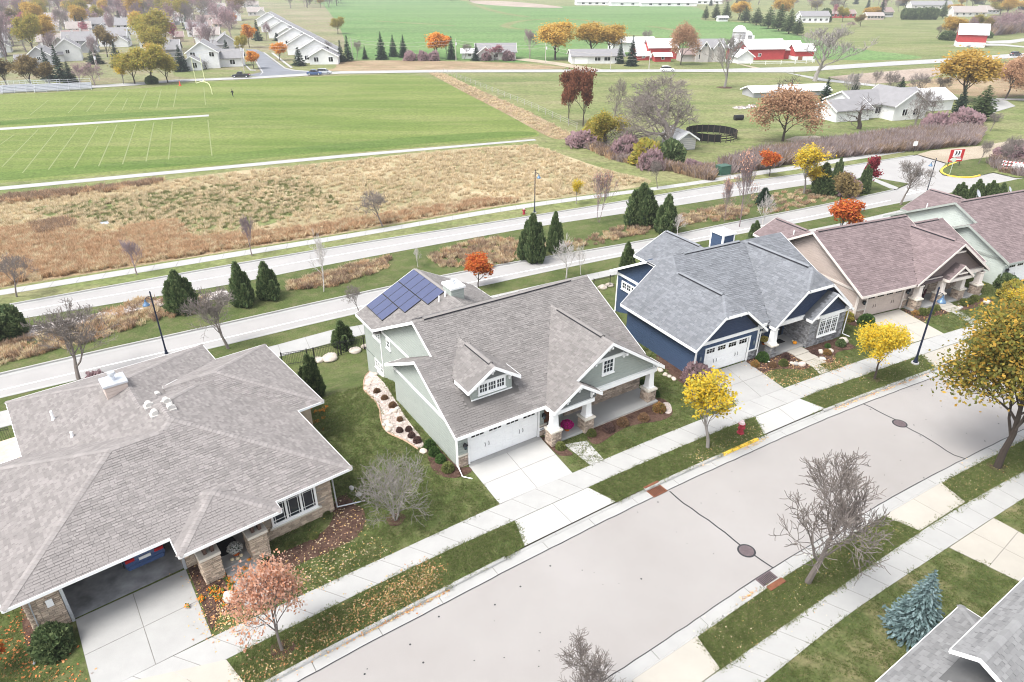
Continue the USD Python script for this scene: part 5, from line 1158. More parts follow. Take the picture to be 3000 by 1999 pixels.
mb = MB(); mb.box(-.29, -.27, .1, 7.2, .02, 2.5); mb.box(4.92, 4.94, .1, 7.2, .02, 2.5); mb.box(-.27, 4.92, 7.16, 7.19, .02, 2.5); mb.box(-.3, 5, .1, 7.2, 2.45, 2.5); mb.build('garage_interior', 'interior', H1.p)
w = WF((-.98, 0), (5.15, 0))
mb = MB(); w.box(mb, .86, .98, -.1, .06, .0, 2.2); w.box(mb, 5.58, 5.7, -.1, .06, .0, 2.2); w.box(mb, .86, 5.7, -.1, .06, 2.2, 2.5); mb.build('door_frame', 'galvanised', H1.p)
stones(H1.p, WF((-1.0, -.02), (-.12, -.02)), 0, .86, -.1, 2.15, 'stone_tan', 'mortar', .10, (.2, .55))
stones(H1.p, WF((-1.42, 9.7), (-1.42, -.02)), 0, 9.7, -.1, 2.3, 'stone_tan', 'mortar', .10, (.2, .6))
stones(H1.p, WF((-1.42, -.02), (-1.0, -.02)), 0, .42, -.1, 2.15, 'stone_tan', 'mortar', .10, (.2, .42))
stones(H1.p, WF((4.72, .0), (5.2, .0)), 0, .48, -.1, 2.15, 'stone_tan', 'mortar', .10, (.2, .45))
board(H1, WF((-1.42, -.03), (-.12, -.03)), 0, 1.3, 2.15, 2.5, 'tan_trim', 0, .05); board(H1, WF((4.7, .0), (5.3, .0)), 0, .6, 2.15, 2.5, 'tan_trim', 0, .05)
w = WF((8.2, -.76), (12.02, -.76))
stones(H1.p, w, 0, 3.82, -.1, 2.2, 'stone_tan', 'mortar', .10, (.2, .6), holes=[(.52, .78, 3.0, 2.32)])
window(H1.p, w, .55, 2.98, .82, 2.3, 3, prairie=True, o=.06, pane='pane', fr=.11); board(H1, w, 0, 3.82, 2.2, 2.45, 'tan_trim', 0, .05); board(H1, w, .4, 3.15, .66, .76, 'stone_cap', .02, .12, 'window_ledge')
stones(H1.p, WF((12.0, -.76), (12.0, 5.6)), 0, 6.3, -.2, 2.2, 'stone_tan', 'mortar', .10, (.2, .6)); stones(H1.p, WF((8.2, 1.5), (8.2, -.76)), 0, 2.26, 0, 2.2, 'stone_tan', 'mortar', .10, (.2, .6))
mb = MB(); mb.box(5.25, 8.2, -1.35, 1.5, -.2, .14); mb.build('porch_floor', 'concrete', H1.p)
mb = MB(); mb.rbox(6.05, 7.4, -2.9, -1.38, -.2, .07, .02); mb.build('step', 'concrete', H1.p); mb = MB(); mb.rbox(6.05, 7.45, -4.3, -2.93, -.2, .035, .02); mb.build('step', 'concrete', H1.p)
for u0 in (5.13, 7.35):
    bm = MB(); bm.box(u0 + .03, u0 + .82, -1.67, -.83, -.2, 1.5); pp = bm.build('porch_pier', 'mortar', H1.p)
    for q0, q1 in (((u0, -1.7), (u0 + .85, -1.7)), ((u0 + .85, -1.7), (u0 + .85, -.8)), ((u0, -.8), (u0, -1.7))):
        ww = WF(q0, q1); stones(pp, ww, 0, ww.L, -.15, 1.45, 'stone_tan', 'mortar', .10, (.2, .5), -.02)
    cm = MB(); cm.rbox(u0 - .06, u0 + .91, -1.76, -.74, 1.45, 1.62, .02); cm.build('pier_cap', 'stone_cap', pp)
    for du in (.22, .55):
        pm = MB(); pm.rbox(u0 + du, u0 + du + .15, -1.55, -1.25, 1.62, 2.45, .01); pm.build('roof_post', 'bronze', pp)
mb = MB(); mb.box(5.9, 7.0, 1.42, 1.49, .14, 2.2); mb.build('front_door', 'wood_door', H1.p)
# chimney and roof vents
mb = MB(); cx0, cy0 = 4.55, 10.6; mb.box(cx0, cx0 + 1.15, cy0, cy0 + 1.1, 3.4, 5.05); ch = mb.build('chimney', 'beige', H1.p)
mb = MB(); mb.rbox(cx0 - .06, cx0 + 1.21, cy0 - .06, cy0 + 1.16, 5.0, 5.15, .02); mb.build('chimney_cap', 'galvanised', ch)
for k in range(7):
    mb = MB(); mb.box(cx0 + .01, cx0 + 1.14, cy0 - .02, cy0, 3.55 + k * .2, 3.735 + k * .2); mb.build('siding_board', 'beige', ch)
mb = MB(); mb.cyl(cx0 + .58, cy0 + .55, 5.1, 5.55, .13, 12); mb.cyl(cx0 + .58, cy0 + .55, 5.12, 5.17, .3, 14, .16); mb.cyl(cx0 + .58, cy0 + .55, 5.5, 5.62, .22, 14, .19); mb.build('flue', 'galvanised', ch)
mat('vent_tan', (.50, .48, .45), .6, .04, 2.0)
for px, py in ((437, 1192), (455, 1217), (488, 1180), (501, 1198), (440, 1170), (463, 1162)):
    best = None
    for zz in np.linspace(3.0, 5.1, 43):
        u, v = H1.loc(*on_plane(px, py, zz)); d = min(u, 13.1 - u, v + 1.25, 13.65 - v); rz = 2.6 + s * d
        if rz >= zz: best = (u, v, rz)
    u, v, rz = best; mb = MB(); mb.tube([(u, v - .16, rz + .12), (u, v + .16, rz + .12)], .17, 10); mb.box(u - .24, u + .24, v - .26, v + .26, rz - .08, rz + .05); mb.build('roof_vent', 'vent_tan', H1.p)
for (u, v, rz, hh) in ((1.9, 12.2, 3.35, .5), (2.4, 9.4, 3.5, .28)):
    mb = MB(); mb.cyl(u, v, rz - .2, rz + hh, .07, 10); mb.cyl(u, v, rz - .1, rz + .06, .14, 10, .08); mb.build('vent_pipe', 'plastic_white', H1.p)
gutter_spout(H1.p, [(-1.2, -.1, 2.3), (-1.25, -.1, .25), (-1.75, -1.5, .08)], 'galvanised')
gutter_spout(H1.p, [(12.1, -.9, 2.3), (12.15, -.9, .25), (13.6, -1.2, .08)], 'galvanised')
def number_plate(H, w, text, x, z, hgt, o, m='black_metal', plate='stone_cap'):
    tm = meshkit.text_mesh(text, hgt, .012); b = tm.bounds; L = b[1][0] - b[0][0]
    mb = MB(); w.box(mb, x - L / 2 - .05, x + L / 2 + .05, o, o + .02, z - .04, z + hgt + .05); p = mb.build('number_plate', plate, H.p)
    v = tm.vertices; t = MB(); t.add(w.map(np.c_[v[:, 0] - b[0][0] + x - L / 2, o + .02 + v[:, 2], v[:, 1] - b[0][1] + z]), tm.faces[:, ::-1]); t.build('house_number', m, p)
number_plate(H1, WF((4.72, .0), (5.2, .0)), '4412', .27, 1.72, .12, .07)
w = WF((-1.0, -.02), (-.12, -.02)); board(H1, w, .3, .55, 1.35, 1.75, 'white_trim', .06, .03, 'notice_box')

# ---------------------------------------------------------------- the sage house with the solar panels
H2 = House('gable_house', 'sage green house with grey gables, dormer, white garage door and rear solar panels', (-3.066, 31.289), 32.755)
k = .51; f = lambda v: 2.6 + k * (v + .6); cs = .665
main = [[(-.4, -.6, 2.6), (14.3, -.6, 2.6), (14.3, 6.8, f(6.8)), (.75, 6.8, f(6.8)), (.75, 4.3, f(4.3)), (-.4, 4.3, f(4.3))],
        [(-.4, 4.3, f(4.3)), (2.5, 4.3, f(4.3)), (2.5, 9.1, 2.65), (-.4, 9.1, 2.65)],
        [(14.3, 14.1, 2.65), (.75, 14.1, 2.65), (.75, 6.8, f(6.8)), (14.3, 6.8, f(6.8))]]
cross = [[(5.63, -1.5, 2.6), (7.55, -1.5, 3.877), (7.55, -1.0, 3.877), (10.23, -1.0, 5.66), (10.23, 6, 5.66), (5.63, 6, 2.6)],
         [(10.23, -1.0, 5.66), (14.83, -1.0, 2.6), (14.83, .4, 2.6), (14.3, .4, 2.953), (10.23, 6, 5.66)],
         [(7.55, -1.5, 3.877), (7.55, -1.0, 3.877), (7.55, -.2, 3.877), (9.2, -.2, 2.78), (9.2, -1.5, 2.78)]]
dorm = [[(1.2, .75, 4.3), (2.97, .75, 5.45), (2.97, 5.2, 5.45), (1.2, 2.9, 4.3)], [(2.97, .75, 5.45), (4.74, .75, 4.3), (4.74, 2.9, 4.3), (2.97, 5.2, 5.45)]]
wing = [[(.75, 17.2, 2.68), (.75, 13.5, 2.68), (5.8, 8.8, 5.2), (5.8, 17.2, 5.2)], [(5.8, 17.2, 5.2), (5.8, 8.8, 5.2), (10.85, 13.5, 2.68), (10.85, 17.2, 2.68)]]
roof(H2, main + cross + dorm + wing, 'grey', singles=220, seed=12, vents=[((1.5, 6.8, f(6.8)), (12.8, 6.8, f(6.8))), ((10.23, 0, 5.66), (10.23, 4.6, 5.66)), ((2.97, 1.2, 5.45), (2.97, 4.0, 5.45)), ((5.8, 12.0, 5.2), (5.8, 16.9, 5.2))], capw=.15)
core(H2, [(0, 5.9, .08, 8.6), (1.15, 14.5, .85, 13.5), (1.15, 10.4, 13, 16.8)], 'sage', 2.48)
# left side: board walls, gable walls, belly bands, windows
w = WF((0, 8.6), (0, 0)); sd = lambda v: 8.6 - v
siding(H2.p, w, [(0, -.4), (8.6, -.4), (8.6, 2.46), (0, 2.46)], 'sage', .2); gable_wall(H2, w, [(0, 2.46), (8.6, 2.46), (8.6, 2.72), (sd(4.3), f(4.3) - .12), (0, 2.75)], 'sage', .2)
board(H2, w, 0, 8.6, 2.42, 2.62, o=.022, d=.03); board(H2, w, 8.42, 8.6, 0, 2.44, o=.022, d=.03, name='corner_board')
w = WF((1.15, 16.8), (1.15, 4.0)); sd = lambda v: 16.8 - v
hl = [(sd(15.1), .0 - .95, sd(13.5), -.2), (sd(14.95), 1.75, sd(13.55), 2.45), (sd(12.45), 1.9, sd(11.75), 2.65)]
siding(H2.p, w, [(0, -3.2), (8.2, -2), (8.2, 2.5), (0, 2.5)], 'sage', .2, hl)
gable_wall(H2, WF((1.15, 13.6), (1.15, .8)), [(0, 2.46), (12.8, 2.46), (13.6 - 1, 3.2), (6.8, f(6.8) - .14), (.1, 2.8)], 'sage', .2)
board(H2, w, 3.2, 8.6, 2.72, 2.9, o=.022, d=.03); board(H2, w, 2, 5.4, -1.3, -1.14, o=.022, d=.03); board(H2, w, 3.18, 3.3, -3, 2.5, o=.022, d=.03, name='corner_board')
window(H2.p, w, *[hl[0][0], hl[0][2]], hl[0][1], hl[0][3], 3, (2, 2), fr=.11); window(H2.p, w, hl[1][0], hl[1][2], hl[1][1], hl[1][3], 3, (2, 2), fr=.11); window(H2.p, w, hl[2][0], hl[2][2], hl[2][1], hl[2][3], 1, (2, 2), fr=.11)
# garage front
w = WF((0, 0), (5.95, 0))
siding(H2.p, w, [(0, .85), (.6, .85), (.6, 2.46), (0, 2.46)], 'sage', .2); siding(H2.p, w, [(5.62, .85), (5.95, .85), (5.95, 2.46), (5.62, 2.46)], 'sage', .2)
stones(H2.p, w, 0, .6, -.1, .78, 'stone_warm', 'mortar', .12, (.16, .4)); stones(H2.p, w, 5.62, 6.1, -.1, .78, 'stone_warm', 'mortar', .12, (.16, .4))
board(H2, w, -.03, .6, .78, .86, 'stone_cap', 0, .1, 'stone_ledge'); board(H2, w, 5.6, 6.13, .78, .86, 'stone_cap', 0, .1, 'stone_ledge')
garage_door(H2.p, w, .74, 5.5, .03, 2.15); board(H2, w, .6, 5.64, 2.2, 2.48, o=.0, d=.045); lantern(H2.p, w, .4, 1.45); lantern(H2.p, w, 5.85, 1.5)
number_plate(H2, w, '4416', 5.85, .5, .12, .06, plate='white_trim')
board(H2, w, .62, 5.62, -.05, .028, 'concrete', -.1, .42, 'threshold')
# porch
mb = MB(); mb.rbox(6.0, 14.45, -1.15, .85, -.3, .16, .02); mb.build('porch_floor', 'concrete', H2.p)
stones(H2.p, WF((8.7, -1.16), (13.6, -1.16)), 0, 4.9, -.1, .06, 'stone_warm', 'mortar', .1, (.2, .5), -.02)
w = WF((8.1, .8), (14.5, .8))
hw_ = [(2.35, 1.25, 3.75, 2.2), (4.5, 1.25, 5.9, 2.2), (.35, 1.25, 1.1, 2.2)]
stones(H2.p, w, 0, 6.4, .1, 1.1, 'stone_warm', 'mortar', .12, (.2, .5)); board(H2, w, 0, 6.4, 1.1, 1.18, 'stone_cap', 0, .09, 'stone_ledge'); siding(H2.p, w, [(0, 1.18), (6.4, 1.18), (6.4, 2.46), (0, 2.46)], 'sage', .2, hw_)
for q in hw_: window(H2.p, w, q[0], q[2], q[1], q[3], 2 if q[2] - q[0] > 1 else 1, (3, 3), fr=.09)
w = WF((8.1, 2.4), (8.1, .8)); stones(H2.p, w, 0, 1.6, .1, 1.1, 'stone_warm', 'mortar', .12, (.2, .5))
mb = MB(); mb.box(6.4, 7.4, .83, .86, .16, 2.2); mb.build('front_door', 'wood_door', H2.p)
# cross gable face, beam, brackets, entry gable face
w = WF((5.7, -.6), (14.55, -.6)); X = lambda u: u - 5.7
gp_ = [(X(6.1), 2.55), (X(14.45), 2.55), (X(14.45), 2.78), (X(10.23), 5.5), (X(6.1), 2.85)]
gable_wall(H2, w, gp_, 'sage', .2, holes=[(X(9.8), 3.35, X(10.75), 4.5)])
tri = Polygon([(X(9.0), 4.55), (X(11.5), 4.55), (X(10.23), 5.45)]); mb = MB(); w.ext(mb, tri, .023, .035); mb.build('gable_panel', 'sage_dark', H2.p); board(H2, w, X(8.62), X(11.85), 4.3, 4.52, o=.024, d=.04)
window(H2.p, w, X(9.8), X(10.75), 3.35, 4.42, 1, (3, 3), o=.03, fr=.12)
board(H2, WF((5.6, -.75), (14.5, -.75)), 0, 8.75, 2.3, 2.58, o=-.2, d=.28, name='porch_beam')
for u, zz in ((10.23, 5.35), (9.0, 4.55), (11.46, 4.55), (14.2, 2.85)): bracket(H2, w, X(u), zz, o=.03)
w = WF((5.6, -1.25), (9.1, -1.25)); X = lambda u: u - 5.6
gable_wall(H2, w, [(X(6.0), 2.5), (X(8.9), 2.5), (X(8.9), 2.85), (X(7.55), 3.72), (X(6.0), 2.75)], 'sage_dark', .2)
board(H2, WF((5.5, -1.3), (8.75, -1.3)), 0, 3.25, 2.24, 2.5, o=-.14, d=.2, name='porch_beam')
for u, zz in ((7.55, 3.66), (6.7, 3.1), (8.5, 3.0)): bracket(H2, w, X(u), zz, o=.02, L=.25)
pillar(H2.p, 6.0, -.95, 2.3); pillar(H2.p, 8.5, -.95, 2.3); pillar(H2.p, 14.0, -.6, 2.35)
# dormer face
w = WF((1.57, 1.1), (4.3, 1.1)); X = lambda u: u - 1.57
gable_wall(H2, w, [(0, 3.42), (2.73, 3.42), (2.73, 4.45), (X(2.97), 5.3), (0, 4.4)], 'sage', .17, holes=[(.45, 3.72, 2.3, 4.42)])
mb = MB(); w.ext(mb, Polygon([(.45, 4.55), (2.4, 4.55), (X(2.97), 5.25)]), .023, .033); mb.build('gable_panel', 'sage_dark', H2.p)
window(H2.p, w, .45, 2.3, 3.7, 4.42, 3, (3, 2), o=.03, fr=.1); board(H2, w, .15, 2.6, 4.42, 4.55, o=.023, d=.05); board(H2, w, -.03, 2.76, 3.40, 3.50, o=.023, d=.04)
for x in (.25, 1.4, 2.55): bracket(H2, w, x, 5.2 if x == 1.4 else 4.55, o=.03, L=.28)
for u0 in (1.6, 4.2): mb = MB(); mb.hull([(u0, 1.05, 3.4), (u0 + .1, 1.05, 3.4), (u0, 1.05, 4.4), (u0 + .1, 1.05, 4.4), (u0, 3.1, 4.4), (u0 + .1, 3.1, 4.4)]); mb.build('dormer_cheek', 'sage', H2.p)
# rear wing gable, solar panels, chimney, vents
gable_wall(H2, WF((10.4, 16.8), (1.15, 16.8)), [(0, -3), (9.25, -3), (9.25, 2.5), (4.6, 5.0), (0, 2.5)], 'sage', .25)
zs = lambda u: 2.68 + .499 * (u - .75)
for r, (u0, u1, n) in enumerate(((4.33, 5.66, 5), (2.96, 4.29, 4), (1.59, 2.92, 3))):
    for c in range(n):
        va, vb = 17.05 - c * 1.0, 17.05 - (c + 1) * 1.0 + .025
        mb = MB(); L = .1
        q = [(u, v, zs(u) + L + dz) for dz in (-.05, 0) for (u, v) in ((u0, va), (u1, va), (u1, vb), (u0, vb))]
        mb.add(q, [(0, 1, 2, 3), (0, 4, 5, 1), (1, 5, 6, 2), (2, 6, 7, 3), (3, 7, 4, 0), (4, 7, 6, 5)]); sp_ = mb.build('solar_panel', 'solar_frame', H2.p)
        mb = MB(); i = .02; mb.add([(u, v, zs(u) + L + .004) for (u, v) in ((u0 + i, va - i), (u1 - i, va - i), (u1 - i, vb + i), (u0 + i, vb + i))], [(0, 3, 2, 1)]); mb.build('solar_cells', 'solar_cell', sp_)
mb = MB(); mb.box(5.75, 6.75, 11.1, 12.35, 4.0, 5.75); ch = mb.build('chimney', 'sage', H2.p)
for j in range(6):
    mb = MB(); mb.box(5.76, 6.74, 11.078, 11.1, 4.55 + j * .19, 4.725 + j * .19); mb.build('siding_board', 'sage', ch); mb = MB(); mb.box(5.728, 5.75, 11.11, 12.34, 4.55 + j * .19, 4.725 + j * .19); mb.build('siding_board', 'sage', ch)
mb = MB(); mb.rbox(5.66, 6.84, 11.0, 12.45, 5.66, 5.84, .02); mb.build('chimney_cap', 'white_trim', ch); mb = MB(); mb.cyl(6.25, 11.75, 5.8, 6.1, .12, 10); mb.cyl(6.25, 11.75, 6.05, 6.16, .19, 10, .16); mb.build('flue', 'galvanised', ch)
for u, v in ((5.0, 11.6), (5.5, 11.6)): mb = MB(); mb.cyl(u, v, zs(u) - .3, zs(u) + .42, .06, 8); mb.build('vent_pipe', 'plastic_white', H2.p)
# row of panels on the far slope behind the ridge
for j in range(9):
    mb = MB(); a = 1.6 + j * 1.15; q = [(u, v, f(6.8) - k * (v - 6.8) + .12 + dz) for dz in (-.05, 0) for (u, v) in ((a, 7.25), (a + 1.12, 7.25), (a + 1.12, 8.8), (a, 8.8))]
    mb.add(q, [(0, 1, 2, 3), (0, 4, 5, 1), (1, 5, 6, 2), (2, 6, 7, 3), (3, 7, 4, 0), (4, 7, 6, 5)]); mb.build('solar_panel', 'solar_frame', H2.p)
gutter_spout(H2.p, [(-.1, -.12, 2.35), (-.1, -.12, .2), (-.25, -.9, .1), (.15, -1.3, .04)])

# ---------------------------------------------------------------- the navy house
H3 = House('blue_house', 'navy blue house with slate grey clipped gables and a grey stone bay', tuple(on_plane(*(1980 + 1190 / 5.8725, 860 + 1160 / 5.8725))), 28.42)
s = .83; e = 2.55; uL = -5.55; ur = -2.17; zr = e + s * (ur - uL); mz = 6.0; mk = .46
pl = lambda u: e + s * (u - uL)
zt = 4.5; ju = (zt - e) / s
hu = uL + (mz - e) / s
G1 = [[(uL, -.5, e), (uL + ju, -.5, zt), (ur, .93, zr), (ur, 5.9, zr), (hu, 7.35, mz), (-2.43, 9.2, pl(-2.43)), (-2.43, 8.1, pl(-2.43)), (uL, 8.1, e)],
      [(uL + ju, -.5, zt), (1.2 - ju, -.5, zt), (ur, .93, zr)],
      [(1.2 - ju, -.5, zt), (1.2, -.5, e), (1.2, 3.0, e), (ur, 5.9, zr), (ur, .93, zr)]]
Mn = [[(ur, 5.9, zr), (.6, 0.1, mz - mk * 7.25), (4, 0.1, mz - mk * 7.25), (6.0, 7.35, mz), (hu, 7.35, mz)],
      [(hu, 7.35, mz), (10.15, 7.35, mz), (10.15, 13.9, 2.7), (-2.43, 13.9, 2.7), (-2.43, 9.2, pl(-2.43))],
      [(6, 7.35, mz), (10.15, .6, mz - mk * 6.75), (10.15, 7.35, mz)]]
cl_, cr_ = 1.85, 10.15; cm_ = 6.0; cs_ = (mz - 2.5) / (cm_ - cl_); cz = 4.85; cj = (cz - 2.5) / cs_
Cr = [[(cl_, -.6, 2.5), (cl_ + cj, -.6, cz), (cm_, .45, mz), (cm_, 7.35, mz), (cl_, 3.0, 2.5)], [(cl_ + cj, -.6, cz), (cr_ - cj, -.6, cz), (cm_, .45, mz)], [(cr_ - cj, -.6, cz), (cr_, -.6, 2.5), (cr_, 7.35, 2.5), (cm_, 7.35, mz), (cm_, .45, mz)]]
By = [[(5.17, -1.05, 2.5), (7.47, -1.05, 4.2), (7.47, 1.5, 4.2), (5.17, .0, 2.5)], [(7.47, -1.05, 4.2), (9.78, -1.05, 2.5), (9.78, .0, 2.5), (7.47, 1.5, 4.2)]]
Rw = [[(1.85, 16.1, 2.55), (1.85, 13.0, 2.55), (5.3, 10.4, 4.28), (5.3, 16.1, 4.28)], [(5.3, 16.1, 4.28), (5.3, 10.4, 4.28), (8.75, 13.0, 2.55), (8.75, 16.1, 2.55)]]
roof(H3, G1 + Mn + Cr + By + Rw, 'blue', seed=13, vents=[((ur, 1.1, zr), (ur, 5.6, zr)), ((-.4, 7.35, mz), (5.4, 7.35, mz)), ((cm_, .8, mz), (cm_, 6.8, mz)), ((5.3, 11.5, 4.28), (5.3, 15.9, 4.28))], capw=.17, e=.17, wid=(.2, .5))
core(H3, [(-5.1, .85, .08, 7.7), (-2.0, 9.6, 1.5, 13.3), (2.3, 8.3, 13, 15.7), (5.5, 9.4, -.65, 3), (-5.1, 2, 1.6, 5)], 'navy', 2.4)
w = WF((-5.1, 7.7), (-5.1, 0)); siding(H3.p, w, [(0, -.3), (7.7, -.3), (7.7, 2.5), (0, 2.5)], 'navy', .17)
w = WF((-5.1, 0), (.85, 0)); X = lambda u: u + 5.1
siding(H3.p, w, [(0, 0), (.88, 0), (.88, 2.4), (0, 2.4)], 'navy', .17); siding(H3.p, w, [(X(.12), .85), (5.95, .85), (5.95, 2.4), (X(.12), 2.4)], 'navy', .17); siding(H3.p, w, [(.88, 2.1), (X(.12), 2.1), (X(.12), 2.4), (.88, 2.4)], 'navy', .17)
garage_door(H3.p, w, 1.0, 5.1, .03, 2.0, rows=2, planks=True); stones(H3.p, w, 5.2, 6.0, -.1, .78, 'stone_grey', 'mortar_grey', .11, (.14, .35)); board(H3, w, 5.2, 6.02, .78, .86, 'white_trim', 0, .09, 'stone_ledge')
board(H3, w, 0, 5.95, 2.42, 2.66, o=.02, d=.05); board(H3, w, 5.85, 6.0, .86, 2.4, o=.02, d=.04, name='corner_board'); board(H3, w, -.03, .12, 0, 2.42, o=.02, d=.04, name='corner_board')
gable_wall(H3, w, [(X(-4.9), 2.66), (X(.6), 2.66), (X(-1.3), 4.4), (X(-3.0), 4.4)], 'navy_dark', .17)
for u, zz in ((-3.1, 4.35), (-1.3, 4.35), (.7, 2.8)): bracket(H3, w, X(u), zz, o=.02)
for x in (.45, 5.55):
    lm = MB(); w.box(lm, x - .1, x + .1, .02, .1, 1.25, 1.75); lp = lm.build('wall_lantern', 'navy', H3.p); lg = MB(); w.box(lg, x - .08, x + .08, .1, .14, 1.3, 1.62); lg.build('lamp_glass', 'pane_sky', lp)
# left gable end behind the garage
w = WF((-2.0, 13.3), (-2.0, 7.5)); X = lambda v: 13.3 - v
gable_wall(H3, w, [(0, -2.8), (5.8, -2), (5.8, pl(-2.0) - .25), (X(9.2), pl(-2.0) - .25), (0, 2.85)], 'navy', .17, holes=[(X(12.6), 1.35, X(10.6), 2.2)])
window(H3.p, w, X(12.6), X(10.6), 1.4, 2.15, 3, (2, 2), o=.03, fr=.13); board(H3, w, .1, 5.6, 2.45, 2.68, o=.023, d=.04); board(H3, w, 0, .13, -2.8, 2.5, o=.02, d=.04, name='corner_board')
# entry recess, stone bay, cross gable face
w = WF((2.0, -.12), (9.6, -.12)); X = lambda u: u - 2.0
gable_wall(H3, w, [(X(2.4), 2.62), (X(9.6), 2.62), (X(7.5), 4.72), (X(4.5), 4.72)], 'navy_dark', .17); board(H3, w, X(2.1), X(5.6), 2.28, 2.62, o=.0, d=.12, name='porch_beam')
for u in (4.9, 7.1): bracket(H3, w, X(u), 4.7, o=.02)
w = WF((5.5, -.7), (9.4, -.7)); ho = [(.95, .75, 3.05, 2.3)]
stones(H3.p, w, 0, 3.9, -.15, 2.35, 'stone_grey', 'mortar_grey', .11, (.12, .34), holes=ho); window(H3.p, w, .95, 3.05, .72, 2.3, 3, (3, 4), o=.07, fr=.12); board(H3, w, 1.0, 3.0, 2.0, 2.1, o=.06, d=.05)
stones(H3.p, WF((9.4, -.7), (9.4, 3)), 0, 3.7, -.15, 2.35, 'stone_grey', 'mortar_grey', .11, (.12, .34)); stones(H3.p, WF((5.5, 1.5), (5.5, -.7)), .0, 2.2, .1, 2.35, 'stone_grey', 'mortar_grey', .11, (.12, .34))
board(H3, w, -.1, 4.0, 2.3, 2.55, o=.06, d=.06); gable_wall(H3, WF((5.4, -.72), (9.5, -.72)), [(.15, 2.55), (3.95, 2.55), (2.05, 4.0)], 'navy_dark', .17)
for x in (.2, 3.7): bracket(H3, w, x, 2.75, o=.05)
mb = MB(); mb.rbox(1.0, 5.5, -.55, 1.6, -.25, .18, .02); mb.build('porch_floor', 'concrete', H3.p)
for i_, (v0, v1, zz, ua) in enumerate(((-1.35, -.56, .09, 3.75), (-2.25, -1.36, .04, 3.7), (-3.0, -2.26, .02, 3.65))): mb = MB(); mb.rbox(ua, ua + 1.45, v0, v1, -.2, zz + .03, .02); mb.build('step', 'cream_concrete', H3.p)
w = WF((.9, 1.55), (5.5, 1.55)); stones(H3.p, w, 0, 2.7, .15, .9, 'stone_grey', 'mortar_grey', .11, (.14, .35)); window(H3.p, w, .3, 2.6, .95, 2.2, 3, (3, 3), o=.03, fr=.1)
mb = MB(); w.box(mb, 3.2, 4.1, 0, .05, .18, 2.2); dp = mb.build('front_door', 'wood_door', H3.p); mb = MB(); w.box(mb, 4.12, 4.4, 0, .06, .18, 2.2); mb.build('side_light', 'pane_dark', dp)
pillar(H3.p, 2.1, -.35, 2.35, .95, .62, .44, .34, sm='stone_grey')
mb = MB(); mb.box(4.5, 5.75, 8.2, 9.6, 4.9, 6.35); ch = mb.build('chimney', 'navy', H3.p); mb = MB(); mb.rbox(4.4, 5.85, 8.1, 9.7, 6.32, 6.48, .02); mb.build('chimney_cap', 'white_trim', ch); mb = MB(); mb.cyl(5.1, 8.9, 6.45, 6.8, .13, 10); mb.build('flue', 'galvanised', ch)
for a_, b_ in ((4.47, 8.17), (5.63, 8.17), (4.47, 9.5)): mb = MB(); mb.box(a_, a_ + .14, b_, b_ + .14, 5.0, 6.32); mb.build('corner_board', 'white_trim', ch)
for j in range(7): mb = MB(); mb.box(4.478, 4.5, 8.31, 9.5, 5.1 + j * .17, 5.255 + j * .17); mb.build('siding_board', 'navy', ch); mb = MB(); mb.box(4.62, 5.62, 8.178, 8.2, 5.1 + j * .17, 5.255 + j * .17); mb.build('siding_board', 'navy', ch)
window(H3.p, WF((2.3, 15.7), (2.3, 13.4)), .3, 2.0, .8, 2.2, 2, (2, 2), o=.03)
gutter_spout(H3.p, [(.95, -.15, 2.3), (.97, -.12, .3), (1.4, -1.5, .05)]); gutter_spout(H3.p, [(9.5, -.85, 2.3), (9.5, -.8, .3), (9.9, -1.2, .1)])

# ---------------------------------------------------------------- the beige house with the brown roof
H4 = House('brown_roof_house', 'beige sided house with a mauve-brown roof, tan garage door and stone pillars', (29.166, 50.996), 23.74)
k = .565; e = 2.48; f = lambda v: e + k * (v + .75)
M4 = [[(-1.65, -.75, e), (9.5, -.75, e), (9.5, 5.4, f(5.4)), (-1.65, 5.4, f(5.4))], [(9.5, 11.55, e), (-1.65, 11.55, e), (-1.65, 5.4, f(5.4)), (9.5, 5.4, f(5.4))],
      [(9.0, .4, 2.5), (14.7, .4, 2.5), (14.7, 5.5, 5.0), (9.0, 5.5, 5.0)], [(14.7, 10.6, 2.5), (9.0, 10.6, 2.5), (9.0, 5.5, 5.0), (14.7, 5.5, 5.0)]]
C4 = [[(4.41, -.9, 2.5), (8.85, -.9, 5.44), (8.85, 4.6, 5.44), (4.41, 4.0, 2.5)], [(8.85, -.9, 5.44), (13.3, -.9, 2.5), (13.3, 1.2, 2.5), (8.85, 4.6, 5.44)]]
E4 = [[(7.63, -.95, 2.5), (9.17, -.95, 3.58), (9.17, .2, 3.58), (7.63, .2, 2.5)], [(9.17, -.95, 3.58), (10.72, -.95, 2.5), (10.72, .2, 2.5), (9.17, .2, 3.58)]]
E4 = [[(u, v - .35, z) for u, v, z in q] for q in E4]
R4 = [[(.75, 14.7, 2.5), (.75, 10.5, 2.5), (3.3, 8.9, 3.78), (3.3, 14.7, 3.78)], [(3.3, 14.7, 3.78), (3.3, 8.9, 3.78), (5.85, 10.5, 2.5), (5.85, 14.7, 2.5)]]
roof(H4, M4 + C4 + E4 + R4, 'brown', fascia='cream_trim', seed=14, vents=[((-1.2, 5.4, f(5.4)), (9.3, 5.4, f(5.4))), ((8.85, 0, 5.44), (8.85, 4.2, 5.44)), ((10.2, 5.5, 5.0), (14, 5.5, 5.0)), ((3.3, 10.5, 3.78), (3.3, 14.5, 3.78))], e=.19, wid=(.25, .55))
core(H4, [(-1.1, 4.6, .08, 11.0), (-1.1, 13.0, 1.0, 11.0), (1.2, 5.4, 10.5, 14.2)], 'beige', 2.4)
